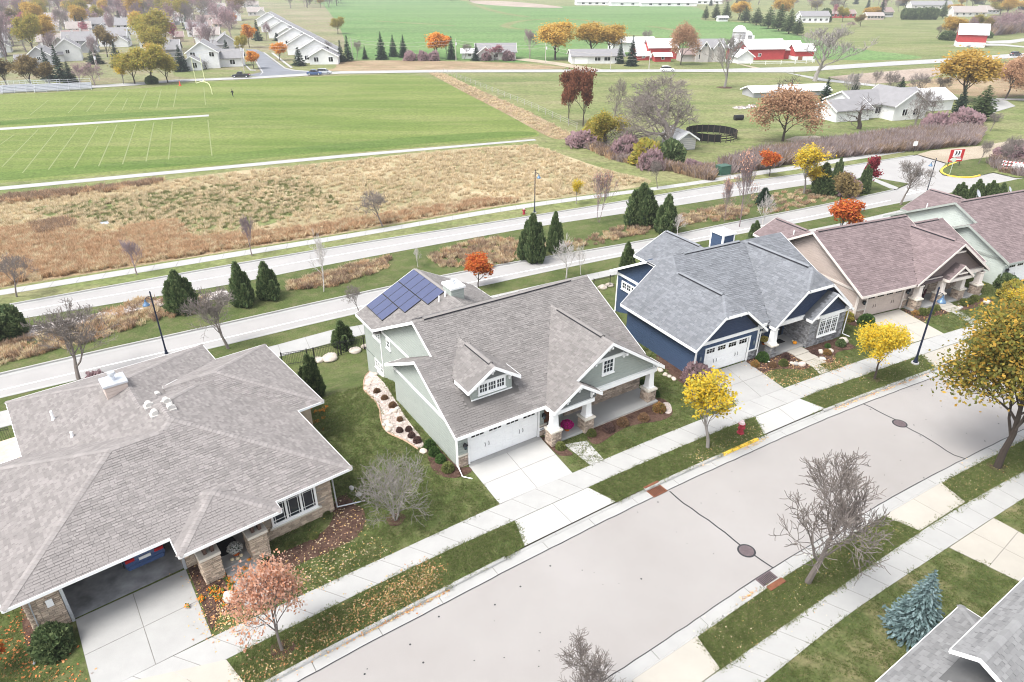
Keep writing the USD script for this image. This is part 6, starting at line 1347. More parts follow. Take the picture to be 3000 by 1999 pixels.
w = WF((-1.1, 11.0), (-1.1, 0)); siding(H4.p, w, [(0, -2.5), (11, -.3), (11, 2.42), (0, 2.42)], 'beige', .2)
gable_wall(H4, w, [(0, 2.42), (11, 2.42), (11, 2.8), (5.6, f(5.4) - .15), (0, 2.72)], 'beige', .2); board(H4, w, 0, 11, 2.36, 2.56, 'cream_trim', .023, .04); board(H4, w, 10.86, 11, 0, 2.4, 'cream_trim', .023, .03, 'corner_board')
w = WF((-1.1, 0), (4.75, 0)); X = lambda u: u + 1.1
siding(H4.p, w, [(0, .85), (X(-.12), .85), (X(-.12), 2.4), (0, 2.4)], 'beige', .2); siding(H4.p, w, [(X(4.3), .85), (5.85, .85), (5.85, 2.4), (X(4.3), 2.4)], 'beige', .2); siding(H4.p, w, [(X(-.12), 2.15), (X(4.3), 2.15), (X(4.3), 2.4), (X(-.12), 2.4)], 'beige', .2)
garage_door(H4.p, w, X(0), X(4.2), .03, 2.0, 'door_beige', 'cream_trim'); lantern(H4.p, w, X(-.5), 1.5); lantern(H4.p, w, X(4.5), 1.55)
stones(H4.p, w, 0, X(-.12), -.1, .78, 'stone_warm', 'mortar', .12, (.16, .4)); stones(H4.p, w, X(4.3), 6.0, -.1, .78, 'stone_warm', 'mortar', .12, (.16, .4)); board(H4, w, X(4.28), 6.0, .78, .86, 'stone_cap', 0, .09, 'stone_ledge'); board(H4, w, 0, X(-.1), .78, .86, 'stone_cap', 0, .09, 'stone_ledge')
mb = MB(); mb.rbox(4.7, 13.3, -.95, 1.0, -.3, .2, .02); mb.build('porch_floor', 'concrete', H4.p)
for j in range(3): mb = MB(); mb.rbox(7.4, 9.0, -1.4 - .42 * j, -.97 - .42 * j, -.25, .15 - .05 * j, .02); mb.build('step', 'cream_concrete', H4.p)
w = WF((4.8, .95), (13.0, .95)); stones(H4.p, w, 3.8, 8.2, .1, 1.1, 'stone_warm', 'mortar', .12, (.2, .45)); window(H4.p, w, .5, 1.7, .7, 2.2, 1, (2, 3), trim='cream_trim'); window(H4.p, w, 5.0, 7.2, 1.2, 2.2, 3, (2, 2), trim='cream_trim')
mb = MB(); w.box(mb, 2.3, 3.3, 0, .05, .2, 2.2); mb.build('front_door', 'pane_dark', H4.p)
w = WF((4.8, -.35), (13.0, -.35)); X = lambda u: u - 4.8
gable_wall(H4, w, [(X(5.0), 2.6), (X(12.8), 2.6), (X(8.85), 5.2)], 'brown_siding', .2); board(H4, WF((4.6, -.5), (13.1, -.5)), 0, 8.4, 2.25, 2.6, 'cream_trim', -.15, .25, 'porch_beam'); board(H4, w, X(8.1), X(9.6), 4.55, 4.68, 'cream_trim', .05, .3, 'collar_beam')
w = WF((7.7, -1.1), (10.65, -1.1)); gable_wall(H4, w, [(.3, 2.5), (2.65, 2.5), (1.47, 3.4)], 'brown_siding', .2); board(H4, w, .0, 2.95, 2.25, 2.52, 'cream_trim', .0, .15, 'porch_beam'); board(H4, w, .9, 2.05, 2.85, 2.95, 'cream_trim', .03, .2, 'collar_beam')
for u in (5.1, 7.9, 10.4, 12.7): pillar(H4.p, u, -.6, 2.3, 1.0, .72, .5, .42, m='cream_trim', z0=.0)
gutter_spout(H4.p, [(-1.2, -.1, 2.3), (-1.2, -.1, .2), (-1.3, -.6, .05)], 'cream_trim')
mb = MB(); mb.cyl(2.4, 11.2, 2.5, 3.7, .06, 8); mb.build('vent_pipe', 'plastic_white', H4.p)

# ---------------------------------------------------------------- the pale green house at the picture edge
H5 = House('pale_green_house', 'pale green sided house with a mauve-brown roof and satellite dishes', tuple(H4.world(16.5, -.2)[:2]), 23.74)
k = .48; e = 2.5; f = lambda v: e + k * (v + .6)
M5 = [[(-.4, -.6, e), (15, -.6, e), (15, 6.6, f(6.6)), (.8, 6.6, f(6.6)), (.8, 3.97, f(3.97)), (-.4, 3.97, f(3.97))], [(-.4, 3.97, f(3.97)), (2.5, 3.97, f(3.97)), (2.5, 8.4, 2.55), (-.4, 8.4, 2.55)], [(15, 13.8, 2.55), (.8, 13.8, 2.55), (.8, 6.6, f(6.6)), (15, 6.6, f(6.6))]]
X5 = [[(8.0, -1.0, 2.5), (12.5, -1.0, 5.45), (12.5, 6.4, 5.45), (8.0, 6.4, 2.5)], [(12.5, -1.0, 5.45), (17, -1.0, 2.5), (17, 6.4, 2.5), (12.5, 6.4, 5.45)]]
R5_ = [[(4.6, 14.8, 2.55), (4.6, 13.0, 2.55), (8.4, 9.8, 4.3), (8.4, 14.8, 4.3)], [(8.4, 14.8, 4.3), (8.4, 9.8, 4.3), (12.2, 13.0, 2.55), (12.2, 14.8, 2.55)]]
roof(H5, M5 + X5 + R5_, 'brown', fascia='sage_trim', seed=15, vents=[((1.4, 6.6, f(6.6)), (14, 6.6, f(6.6))), ((8.4, 11, 4.3), (8.4, 14.6, 4.3)), ((12.5, 0, 5.45), (12.5, 5, 5.45))], e=.2, wid=(.25, .55))
core(H5, [(0, 14.5, .08, 7.9), (1.2, 14.5, .3, 13.2), (5.0, 11.8, 13, 14.4)], 'mint', 2.4)
w = WF((0, 7.9), (0, 0)); siding(H5.p, w, [(0, -.6), (7.9, -.3), (7.9, 2.42), (0, 2.42)], 'mint', .2); gable_wall(H5, w, [(0, 2.42), (7.9, 2.42), (7.9, 2.65), (7.9 - 3.97, f(3.97) - .12), (0, 2.65)], 'mint', .2); board(H5, w, 0, 7.9, 2.34, 2.56, 'sage_trim', .023, .04)
gable_wall(H5, WF((1.2, 13.2), (1.2, .4)), [(0, -2.8), (12.8, 2.3), (12.8, 2.8), (6.6, f(6.6) - .14), (0, 2.7)], 'mint', .2)
w = WF((0, 0), (5.9, 0)); siding(H5.p, w, [(0, 0), (.7, 0), (.7, 2.4), (0, 2.4)], 'mint', .2); garage_door(H5.p, w, .8, 5.3, .03, 2.05, 'door_white', 'sage_trim'); lantern(H5.p, w, .45, 1.5)
gutter_spout(H5.p, [(.2, -.6, 2.35), (-.5, -.35, 2.25), (-.12, -.1, .2), (-.1, -.3, .05)], 'sage_trim')
mb = MB(); mb.cyl(5.6, 12.6, 2.6, 3.6, .06, 8); mb.build('vent_pipe', 'plastic_white', H5.p)
for u, v, zz, r in ((5.3, 7.6, 5.65, .42), (9.8, 7.4, 5.65, .3)):
    t = trimesh.creation.icosphere(2); q = t.vertices.copy(); q[:, 2] = .28 * (q[:, 0] ** 2 + q[:, 1] ** 2); keep = t.triangles_center[:, 2] < 0
    R = trimesh.transformations.rotation_matrix(math.radians(58), [1, .35, 0])[:3, :3]; mb = MB(); mb.add(q @ R.T * r + (u, v, zz + .35), t.faces[keep][:, ::-1]); mb.add((q - [0, 0, .03]) @ R.T * r + (u, v, zz + .35), t.faces[keep]); mb.tube([(u, v, zz - .6), (u, v, zz + .3)], .03, 6); mb.build('satellite_dish', 'galvanised', H5.p)

# ---------------------------------------------------------------- the grey roof nearest the camera
H6 = House('grey_roof_house', 'house across the street showing only its grey shingled roof corner', (18.13, 19.3), 34.2)
s = .42
A6 = hip(-16, 0, -9, 0, 2.6, s)
B6 = [[(-4.5, -1.25, 4.55), (7, -1.25, 4.55), (7, -2.1, 5.0), (-4.5, -2.1, 5.0)][::1], [(7, -9, 1.9), (-4.5, -9, 1.9), (-4.5, -2.1, 5.0), (7, -2.1, 5.0)]]
roof(H6, A6 + B6, 'ash', fascia='white_trim', fh=.16, singles=300, seed=16, e=.14, capw=.16)
core(H6, [(-15.4, -.5, -8.5, -.6), (-4, 6.6, -8.6, -1.6)], 'mint', 2.45)

# ============================================================= GARDEN BEDS, STREET FURNITURE, SMALL THINGS
BEDS = Polygon()
def bed(px, m, name='mulch_bed', sm=2, off=.02, dz=0):
    P = np.array([at(x, y)[:2] for x, y in px]); P = smoothline(np.vstack([P, P[:1]]), sm)
    q = Polygon(L2(P)).buffer(0); global BEDS; BEDS = BEDS.union(q); put(name, draped(q, 1.0, off), m, kind='structure'); return q
BED1 = [(780, 1640), (973, 1555), (975, 1470), (1010, 1445), (1045, 1480), (1072, 1500), (1068, 1545), (1040, 1580), (1000, 1600), (950, 1625), (880, 1650), (860, 1672), (760, 1690)]
bed(BED1, 'mulch')
BED2 = [(547, 1660), (600, 1640), (655, 1700), (700, 1760), (692, 1790), (650, 1790), (618, 1850), (600, 1790)]
bed(BED2, 'mulch')
bed([(60, 1760), (110, 1740), (200, 1830), (215, 1890), (160, 1920), (100, 1930), (70, 1880)], 'mulch')
bed([(1240, 1298), (1262, 1288), (1342, 1374), (1378, 1367), (1386, 1382), (1350, 1400), (1310, 1402), (1270, 1387), (1255, 1350)], 'mulch')
bed([(1582, 1281), (1604, 1280), (1640, 1306), (1688, 1333), (1652, 1338), (1630, 1333)], 'mulch')
bed([(1722, 1290), (1719, 1267), (1745, 1243), (1896, 1178), (1920, 1165), (1950, 1170), (1973, 1201), (1968, 1220), (1937, 1235), (1852, 1245), (1804, 1268), (1765, 1298), (1742, 1306)], 'mulch')
PEB = bed([(1088, 1085), (1069, 1102), (1064, 1140), (1074, 1152), (1112, 1188), (1117, 1245), (1138, 1272), (1180, 1287), (1225, 1317), (1250, 1303), (1165, 1193), (1106, 1103)], 'pebble', 'pebble_bed', 1)
bed([(1944, 1180), (1962, 1180), (1970, 1202), (1964, 1215), (1946, 1212), (1938, 1196)], 'pebble', 'pebble_bed', 2, .035)
bed([(1925, 1035), (1990, 1080), (2060, 1130), (2130, 1172), (2158, 1190), (2100, 1172), (2030, 1150), (1985, 1115), (1915, 1060)], 'mulch')
BED3 = [(2183, 1058), (2206, 1046), (2252, 1052), (2262, 1046), (2309, 1028), (2343, 1056), (2376, 1071), (2372, 1085), (2265, 1081), (2240, 1096), (2231, 1097)]
bed(BED3, 'mulch', sm=1)
BED4 = [(2352, 1023), (2451, 991), (2469, 996), (2495, 1010), (2517, 1023), (2446, 1030), (2449, 1056), (2427, 1071), (2393, 1061), (2376, 1044)]
bed(BED4, 'mulch')
BED5 = [(2637, 906), (2671, 910), (2759, 886), (2772, 905), (2783, 918), (2718, 930), (2706, 944)]
bed(BED5, 'mulch', sm=1); BED6 = [(2795, 900), (2880, 869), (2912, 880), (2900, 890), (2840, 906), (2806, 914)]; bed(BED6, 'mulch', sm=1)
bed([(2475, 925), (2530, 925), (2556, 950), (2515, 960), (2465, 945)], 'mulch')
bed([(0, 1300), (45, 1283), (50, 1345), (0, 1370)], 'mulch')
for x, y, r in ((827, 1905, .5), (1159, 1523, .5), (2561, 1112, .42), (2921, 1370, .5), (2123, 257, 2.2)):
    c = at(x, y); a = np.linspace(0, 6.28, 17)[:-1]; put('mulch_ring', flat(Polygon([(c[0] + r * math.cos(t) * (1 + .15 * math.sin(3 * t)), c[1] + r * math.sin(t)) for t in a]), c[2] + .03), 'mulch', kind='structure')
P = np.array([at(x, y) for x, y in [(1088, 1085), (1069, 1102), (1064, 1140), (1074, 1152), (1112, 1188), (1117, 1245), (1138, 1272), (1180, 1287), (1225, 1317)]]); mb = MB(); mb.tube(smoothline(P + [0, 0, .03], 2), .06, 4); mb.build('bed_edging', 'edging', label='curved red-brown edging round the white pebble bed', cat='edging')
# loose pebbles and bark on the beds
def chips(name, pts, size, m, label, cat, flat_=1.2, lift=.03):
    g = np.random.default_rng(len(pts)); v, f = leaves(pts + [0, 0, lift], g.uniform(.5, 1.3, len(pts)) * size, g, flat_, 1.5); return put(name, (v, f), m, label=label, cat=cat, kind='stuff')
mat('pebble_chip', (.58, .52, .47), .9, .1, 3.0, island=.35); mat('bark_chip', (.085, .05, .038), .95, .1, 3.0, island=.6)
chips('pebbles', fill(PEB, 2600, None, 21, True), .06, 'pebble_chip', 'white and pink pebbles in the bed along the sage house side', 'pebbles', lift=.035)
for k, B in enumerate((BED1, BED2, BED3, BED4, BED5)):
    chips('bark_mulch', fill(B, 500, None, 30 + k), .09, 'bark_chip', f'dark bark chips in the {["large bed under the tan house windows", "bed between garage drive and steps of the tan house", "bed before the blue house porch", "bed under the blue house bay", "bed before the stone pillars of the beige house"][k]}', 'mulch')
# shrubs: model, foot pixel, diameter in pixels
SHRUBS = [(SPIREA, 1104.7, 1151, 20, 'brown spirea at the far end of the pebble bed'), (SPIREA, 1127, 1171, 20, 'brown spirea second from the far end of the pebble bed'), (SPIREA, 1151.5, 1192, 23, 'brown spirea third from the far end of the pebble bed'), (SPIREA, 1172, 1232, 18, 'small brown spirea alone in the middle of the pebble bed'),
          (BARB, 1171, 1265, 20, 'dark round barberry next to the boulders of the pebble bed'), (BARB, 1197.5, 1262, 20, 'dark round barberry close to the sage house side wall'), (BARB, 1206, 1280, 22, 'dark round barberry between two others in the pebble bed'), (BARB, 1223, 1295, 24, 'dark round barberry at the street end of the pebble bed'),
          (BOX, 1259, 1311, 34, 'clipped green boxwood nearest the pebbles by the garage corner'), (BOX, 1273, 1331, 33, 'clipped green boxwood in the middle of three by the garage corner'), (BOX, 1291, 1351, 31, 'clipped green boxwood nearest the street of three by the garage corner'), (BOXMOSS, 1313, 1378, 36, 'mossy yellow-green shrub at the sage garage corner'),
          (BOXMOSS, 1642, 1314, 29, 'mossy round shrub beside the sage house front walk'), (BOXMOSS, 1733, 1275, 27, 'mossy round shrub across the walk by the second pillar'), (BARB, 1782, 1262, 34, 'dark brown round shrub first in the porch bed'), (SPIREA, 1825, 1244, 33, 'brown round shrub second in the porch bed'), (SPIREA, 1885, 1230, 31, 'brown round shrub third in the porch bed'), (SPIREAO, 1931, 1203, 36, 'orange-tinged shrub at the far end of the porch bed'),
          (BOX, 1922, 1160, 22, 'dark green shrub behind the corner pillar of the sage house'), (BOX, 1882, 1124, 17, 'dark green shrub beyond the porch wall of the sage house'),
          (BOX, 2233, 1056, 36, 'large clipped green globe beside the blue house pillar'), (SPIREAO, 2212, 1072, 24, 'orange-brown low shrub by the blue house downspout'), (SPIREA, 2262, 1074, 22, 'brown tuft in the blue house front bed'), (BOXMOSS, 2294, 1070, 26, 'yellow-green tuft in the blue house front bed'), (BARB, 2300, 1050, 24, 'dark purple low shrub under the blue house porch edge'), (BARB, 2385, 1037, 22, 'dark purple mound beside the blue house steps'),
          (BOX, 2424, 1018, 17, 'small green globe under the stone bay window'), (DARKBUSH, 2462, 1013, 27, 'green spreading shrub at the stone bay corner'), (SPIREAO, 2423, 1038, 22, 'straw-coloured grass clump in front of the stone bay'), (BRUSH, 2042, 1116, 78, 'large leafless brown shrub at the blue garage corner'), (GREENBUSH, 2482, 938, 34, 'pale green white-flecked shrub by the blue house side'), (BOX, 2536, 953, 46, 'broad bright green shrub beside the tan garage drive'),
          (BOXMOSS, 2701, 921, 26, 'clipped globe nearest the tan garage'), (BOXMOSS, 2724, 919, 24, 'clipped globe second from the tan garage'), (BOXMOSS, 2741, 908, 22, 'clipped globe third from the tan garage'), (BOXMOSS, 2820, 893, 25, 'clipped globe beside the beige house steps'), (BOXMOSS, 2839, 889, 22, 'clipped globe in the middle of three past the steps'), (BOXMOSS, 2853, 882, 25, 'clipped globe farthest from the steps of the beige house'), (SPIREAO, 2681, 922, 20, 'orange-leaved tuft at the tan garage drive'),
          (DARKBUSH, 2944, 846, 58, 'dark green loose shrub before the pale green garage'), (GREENBUSH, 2962, 876, 70, 'yellow-green bushy shrub in front of the pale green house'), (DARKBUSH, 161, 1900, 104, 'dark green spreading juniper at the tan house garage pier'), (GREENBUSH, 2968, 900, 60, 'yellow leafy shrub beside the pale green house lawn')]
for p, x, y, d, l in SHRUBS:
    b = at(x, y); D_ = d / pxm(b); copy('shrub', p, l, 'shrub', b, rnd.uniform(0, 360), (D_, D_, D_))
for x, y, n, sp, m, l in ((655, 1735, 26, .42, 'petal_orange', 'bright orange marigolds beside the tan house steps'), (905, 1228, 22, .6, 'leaf_orange', 'rust orange foliage plant under the tan house side eave'), (760, 1690, 6, .2, 'petal_orange', 'few orange marigolds beside the boulder at the tan house steps')):
    b = at(x, y); g = np.random.default_rng(n); pts = b + np.c_[g.normal(0, sp, n), g.normal(0, sp, n), np.full(n, .12)]; mb = MB(); 
    for q in pts: v, f = leaves(q + g.normal(0, .07, (26, 3)) * [1, 1, .7], .07, g, .5); mb.add(v, f)
    mb.build('flowers', m, label=l, cat='flowers', kind='stuff')
for x, y, l in ((955, 1505, 'small lime green plant in the mulch below the tan house window'), (850, 1600, 'lime green sprout in the mulch of the tan house bed'), (920, 1574, 'second lime green sprout in the mulch of the tan house bed'), (1058, 1468, 'yellow-green tuft at the bed corner by the downspout')):
    b = at(x, y); copy('small_plant', BOXMOSS, l, 'plant', b, 0, (.45, .45, .3))
# boulders
mat('boulder', (.50, .43, .36), .9, .18, 2.2, .5, 14.0, c2=(.60, .54, .48)); mat('boulder_pink', (.56, .44, .37), .9, .15, 2.2, .5, 14.0, c2=(.64, .54, .47)); mat('boulder_grey', (.40, .39, .37), .9, .18, 2.2, .5, 14.0, c2=(.50, .49, .46))
BOUL = [(1095, 1102, 26, .55, 0), (1083, 1120, 20, .6, 1), (1079, 1130, 18, .6, 1), (1074, 1142, 20, .6, 1), (1153, 1206, 20, .6, 0), (1163, 1198, 15, .5, 2), (1142, 1212, 14, .6, 0), (1137, 1226, 15, .6, 0), (1134, 1240, 20, .5, 0), (1124, 1246, 14, .6, 2), (1142, 1249, 20, .6, 0), (1138, 1262, 22, .6, 0), (1240, 1324, 24, .5, 1),
        (1920, 1080, 15, .8, 0), (1934, 1088, 17, .8, 0), (1949, 1100, 16, .7, 0), (1961, 1105, 14, .7, 0), (1974, 1112, 18, .5, 1), (2403, 1034, 18, .8, 0), (2433, 1030, 17, .7, 0), (2470, 1003, 30, .7, 0), (2410, 1052, 18, .4, 2), (2331, 1068, 20, .6, 2), (2349, 1070, 22, .7, 1), (2320, 1066, 15, .6, 0), (2810, 892, 13, .7, 0), (2813, 902, 16, .5, 2), (2890, 888, 22, .6, 0), (672, 1752, 40, .6, 0), (790, 1690, 42, .8, 2), (1052, 1452, 20, .6, 2), (1030, 1432, 18, .6, 2),
        (968, 1052, 52, .45, 0), (935, 1058, 34, .5, 0), (1040, 1030, 40, .45, 0), (1070, 1018, 26, .5, 0), (1765, 845, 30, .45, 0), (1785, 838, 24, .5, 0)]
BW = ['in the pebble bed along the sage house'] * 13 + ['at the mulch edge between sage and blue houses'] * 5 + ['in the blue house front bed'] * 7 + ['in the beige house front bed'] * 3 + ['by the tan house steps'] * 2 + ['at the tan house side bed'] * 2 + ['behind the black fence'] * 6
cnt = {}
for k, (x, y, d, sq, c) in enumerate(BOUL):
    b = at(x, y); r = d / pxm(b) / 2; g = np.random.default_rng(k); i = cnt[BW[k]] = cnt.get(BW[k], -1) + 1
    sx, sy, an = g.uniform(.85, 1.2), g.uniform(.7, 1.0), g.uniform(0, 3.14)
    t = trimesh.creation.icosphere(2); v = t.vertices * (1 + .5 * (meshkit.fbm(t.vertices * 1.3 + k * 5, 3, k) - .5))[:, None] * [sx, sy, sq]; ca, sa = math.cos(an), math.sin(an)
    v = np.c_[v[:, 0] * ca - v[:, 1] * sa, v[:, 0] * sa + v[:, 1] * ca, v[:, 2] + sq * .45] * r + b
    put('boulder', (v, t.faces), ('boulder', 'boulder_pink', 'boulder_grey')[c], smooth=40, label=f'{ORD[i]} {["tan", "pinkish", "grey"][c]} boulder from the far end {BW[k]}', cat='boulder')
# rock swale on the median
def rocks(name, px, n, r, label, seed):
    pts = fill(px, n, REAR, seed); g = np.random.default_rng(seed); mb = MB(); t = trimesh.creation.icosphere(0)
    for p in pts: q = t.vertices * g.uniform(.5, 1.2, (12, 1)) * [1, g.uniform(.6, 1), .5] * r * g.uniform(.5, 1.3); mb.add(q + p + [0, 0, .08], t.faces)
    mb.build(name, 'rock_mix', label=label, cat='rocks', kind='stuff')
mat('rock_mix', (.40, .36, .34), .9, .2, 2.0, island=.5)
rocks('rock_swale', [(0, 985), (120, 955), (280, 925), (400, 893), (482, 880), (482, 897), (400, 912), (280, 942), (150, 975), (0, 1010)], 900, .28, 'grey riprap stones lining the median swale near the lamp post', 41)
rocks('rock_swale', [(585, 872), (660, 852), (668, 868), (600, 885)], 220, .26, 'grey riprap stones between the median junipers', 42)
rocks('rubble', [(2145, 316), (2210, 309), (2216, 316), (2160, 322)], 60, .5, 'low heap of rubble on the pasture', 43)
# fallen leaves
def litter(px, n, m, size, label, seed, z=None, cat='leaves', lift=.03):
    q = fill(px, n, z, seed); q[:, :2] += np.random.default_rng(seed).normal(0, .35 if z is None else .04, (n, 2)); chips('fallen_leaves', q, size * .72, m, label, cat, 1.0, lift)
litter([(690, 1985), (820, 1900), (1000, 1795), (1180, 1700), (1285, 1650), (1270, 1725), (1130, 1795), (960, 1880), (790, 1975), (720, 2010)], 1500, 'fallen', .10, 'brown leaves scattered thickly on the verge below the pink-leaved tree', 51)
litter([(1100, 1740), (1200, 1680), (1290, 1640), (1280, 1700), (1200, 1760), (1120, 1790)], 650, 'fallen', .10, 'dense patch of pale brown leaves on the verge', 61)
litter([(640, 1870), (1000, 1690), (1150, 1610), (1120, 1590), (1000, 1600), (870, 1670), (760, 1700), (690, 1810)], 700, 'fallen_pale', .09, 'pale leaves dotting the lawn edge before the tan house', 52)
litter(BED1, 350, 'fallen_pale', .09, 'pale leaves lying on the bark below the tan house window', 53)
litter(BED2, 260, 'fallen', .10, 'orange leaves in the bed by the tan garage', 54)
litter([(0, 1800), (60, 1800), (170, 1930), (260, 1998), (0, 1998)], 330, 'fallen_orange', .11, 'orange leaves on the lawn at the near garage pier', 55)
litter([(600, 1780), (690, 1790), (720, 1830), (640, 1870), (610, 1850)], 260, 'fallen', .10, 'brown leaves on the small lawn beside the steps', 56)
litter(BED3, 420, 'fallen', .11, 'copper leaves covering the blue house bed', 57); litter([(2231, 1097), (2370, 1085), (2400, 1100), (2320, 1130), (2290, 1135)], 330, 'fallen', .10, 'copper leaves on the lawn before the blue house', 58)
litter([(2393, 1061), (2430, 1050), (2449, 1056), (2490, 1060), (2440, 1085), (2410, 1080)], 420, 'fallen', .11, 'copper leaves heaped beside the blue house walk', 59); litter(BED5, 200, 'fallen', .10, 'copper leaves among the clipped globes', 60)
litter([(2020, 1330), (2100, 1295), (2230, 1235), (2240, 1265), (2100, 1335), (2040, 1370)], 420, 'fallen_pale', .08, 'yellow leaves on the verge round the thin yellow tree', 62)
litter([(2350, 1165), (2600, 1075), (2720, 1045), (2735, 1070), (2600, 1125), (2430, 1190)], 520, 'fallen_pale', .08, 'yellow leaves on the verge round the golden tree', 63)
litter([(2780, 1420), (2900, 1345), (3000, 1290), (3000, 1370), (2830, 1460)], 360, 'fallen_pale', .08, 'yellow leaves under the turning maple', 64)
litter([(2050, 1850), (2300, 1700), (2560, 1530), (2680, 1550), (2400, 1740), (2140, 1950)], 420, 'fallen_pale', .07, 'few pale leaves on the far verge', 65)
for px, n, m, l, sd in (([(830, 1965), (1000, 1881), (1180, 1792), (1310, 1722), (1318, 1730), (1180, 1803), (1000, 1893), (840, 1975)], 900, 'fallen', 'orange leaves drifted along the gutter by the tan house', 71), ([(2440, 1196), (2600, 1133), (2720, 1090), (2722, 1096), (2600, 1142), (2444, 1204)], 450, 'fallen', 'orange leaves drifted along the gutter by the golden tree', 72), ([(2180, 1312), (2250, 1277), (2252, 1284), (2185, 1320)], 90, 'fallen_pale', 'few leaves along the yellow kerb gutter', 73), ([(2172, 1755), (2216, 1725), (2220, 1733), (2180, 1760)], 60, 'fallen', 'small drift of leaves near the dark storm grate', 74)):
    litter(px, n, m, .09, l, sd, -.1, lift=.02)
# clumps of taller grass over the lawns give them a nap
leafmat('grass_blade', [(.110, .150, .045), (.150, .188, .060), (.195, .220, .085), (.26, .235, .125)], .45)
gm_ = tuft_model('grass_clump_model', 95, 'grass_blade', 44, .085, .34, .022)
bare_ = unary_union([Polygon(L2(SWFs) + L2(SWN[::-1])).buffer(.02), BEDS] + [Polygon(gp(q)) for q in APRON.values()] + [Polygon([tuple(h_.world(u, v)[:2]) for u, v in ((-2.2, -6.5 if h_ is not H3 else -4.5), (15, -1.8), (15, 18), (-2.2, 18))]) if 0 else Polygon([tuple(h_.world(u, v)[:2]) for u, v in q]) for h_, q in ((H1, ((-1.4, -.3), (-.3, -6.5), (4.9, -6.5), (6, -4.4), (7.5, -4.4), (8, -.8), (12, -.8), (14, 6), (14, 14), (11, 17), (0, 17), (-1.4, 9))), (H2, ((0, -.2), (.5, -5), (5.8, -5), (6, -1.2), (14.4, -1.2), (14.4, 13.5), (10, 17), (1, 17), (1, 9), (0, 8))), (H3, ((-5.1, -.2), (-4.3, -6), (.1, -6), (.2, -.6), (5.4, -.8), (9.4, -.8), (9.6, 13), (-2, 13), (-5, 8))), (H4, ((-1, -.2), (-.2, -5), (4.3, -5), (4.4, -1), (13, -1), (13, 11), (-1, 11))), (H5, ((-.2, -.2), (.5, -6), (5.5, -6), (15, 0), (15, 13), (0, 13))))])
def nap(zone_, n, seed, label):
    P_ = fill(zone_.difference(bare_), n, None, seed, True); scatter('grass', [gm_], P_, 1.0, label, 'grass')
nap(Polygon(L2(SWFs) + [tuple(p) for p in offset(SWFs, 17)[::-1]]).buffer(0).intersection(box(-32, 10, 70, 80)), 17000, 96, 'short mown grass of the lawns round the houses')
nap(Polygon(L2(SWN) + L2(FC[::-1])).buffer(0).intersection(box(-20, 8, 60, 70)), 6500, 97, 'short mown grass of the verge between pavement and far kerb')
nap(Polygon(L2(NSF) + L2(offset(NC, -.05)[::-1])).buffer(0).intersection(box(0, 8, 40, 60)), 4200, 98, 'short patchy grass of the verge along the near kerb')
nap(Polygon(L2(NSN) + L2(offset(NSN, -9)[::-1])).buffer(0).intersection(box(4, 8, 40, 50)).difference(Polygon(gp([(2780, 1605), (2911, 1518), (3060, 1600), (3020, 1722)]))), 5200, 99, 'short mown grass of the lawn with the blue spruce')
# street lamps
mat('lamp_navy', (.018, .024, .045), .35, .1, 4.0, metal=.3); mat('lamp_blue', (.10, .17, .27), .35, .1, 4.0, metal=.3)
lampm = model('street_lamp_model'); mb = MB(); mb.cyl(0, 0, 0, 5.85, .075, 12, .055); mb.cyl(0, 0, .12, .5, .17, 12, .09); mb.cyl(0, 0, 5.8, 5.95, .075, 10, .03); mb.build('post', 'lamp_navy', lampm)
mb = MB(); mb.cyl(0, 0, 0, .14, .27, 16, .25); mb.build('base', 'concrete', lampm)
mb = MB(); mb.tube([(0, 0, 5.45), (.2, 0, 5.5), (.42, 0, 5.42), (.5, 0, 5.25)], .03, 6); mb.tube([(0, 0, 5.15), (.25, 0, 5.35), (.42, 0, 5.42)], .02, 5); mb.build('bracket_arm', 'lamp_navy', lampm)
mb = MB(); mb.tube([(.5, 0, 5.28), (.5, 0, 5.12), (.5, 0, 5.0), (.5, 0, 4.86), (.5, 0, 4.78)], [.06, .08, .15, .27, .29], 18); mb.build('lamp_shade', 'lamp_blue', lampm)
for x, y, a, sc, l in ((2680, 1066, 5, 1.03, 'tall navy street lamp on the grass verge before the beige house'), (489, 1040, -150, .98, 'navy street lamp standing just beyond the tan roof'), (1566, 624, 0, .98, 'navy street lamp on the verge by the marsh path'), (2709, 584, 170, .98, 'navy street lamp at the junction crosswalk')):
    copy('street_lamp', lampm, l, 'street lamp', at(x, y), a, (sc, sc, sc))
# hydrants
mat('hydrant_red', (.30, .035, .05), .5, .1, 6.0); mat('hydrant_cap', (.55, .45, .45), .5, .1, 6.0)
hm = model('hydrant_model'); mb = MB(); mb.cyl(0, 0, 0, .08, .2, 10); mb.cyl(0, 0, .08, .62, .14, 12, .13); mb.cyl(0, 0, .60, .64, .19, 10); mb.build('barrel', 'hydrant_red', hm); mb = MB(); mb.tube([(0, 0, .64), (0, 0, .74), (0, 0, .8), (0, 0, .86)], [.16, .13, .07, .04], 12); mb.build('bonnet', 'hydrant_cap', hm)
for d in ((1, 0), (-1, 0), (0, -1)): mb = MB(); mb.tube([(0, 0, .45), (d[0] * .22, d[1] * .22, .45)], .07, 8); mb.build('nozzle', 'hydrant_red', hm)
copy('fire_hydrant', hm, 'dark red fire hydrant with pale cap beside the yellow kerb', 'fire hydrant', at(2168.7, 1270), 30, (1.15,) * 3); copy('fire_hydrant', hm, 'red fire hydrant on the far verge beside the marsh path lamp', 'fire hydrant', at(1535, 628), 0, (1.1,) * 3)
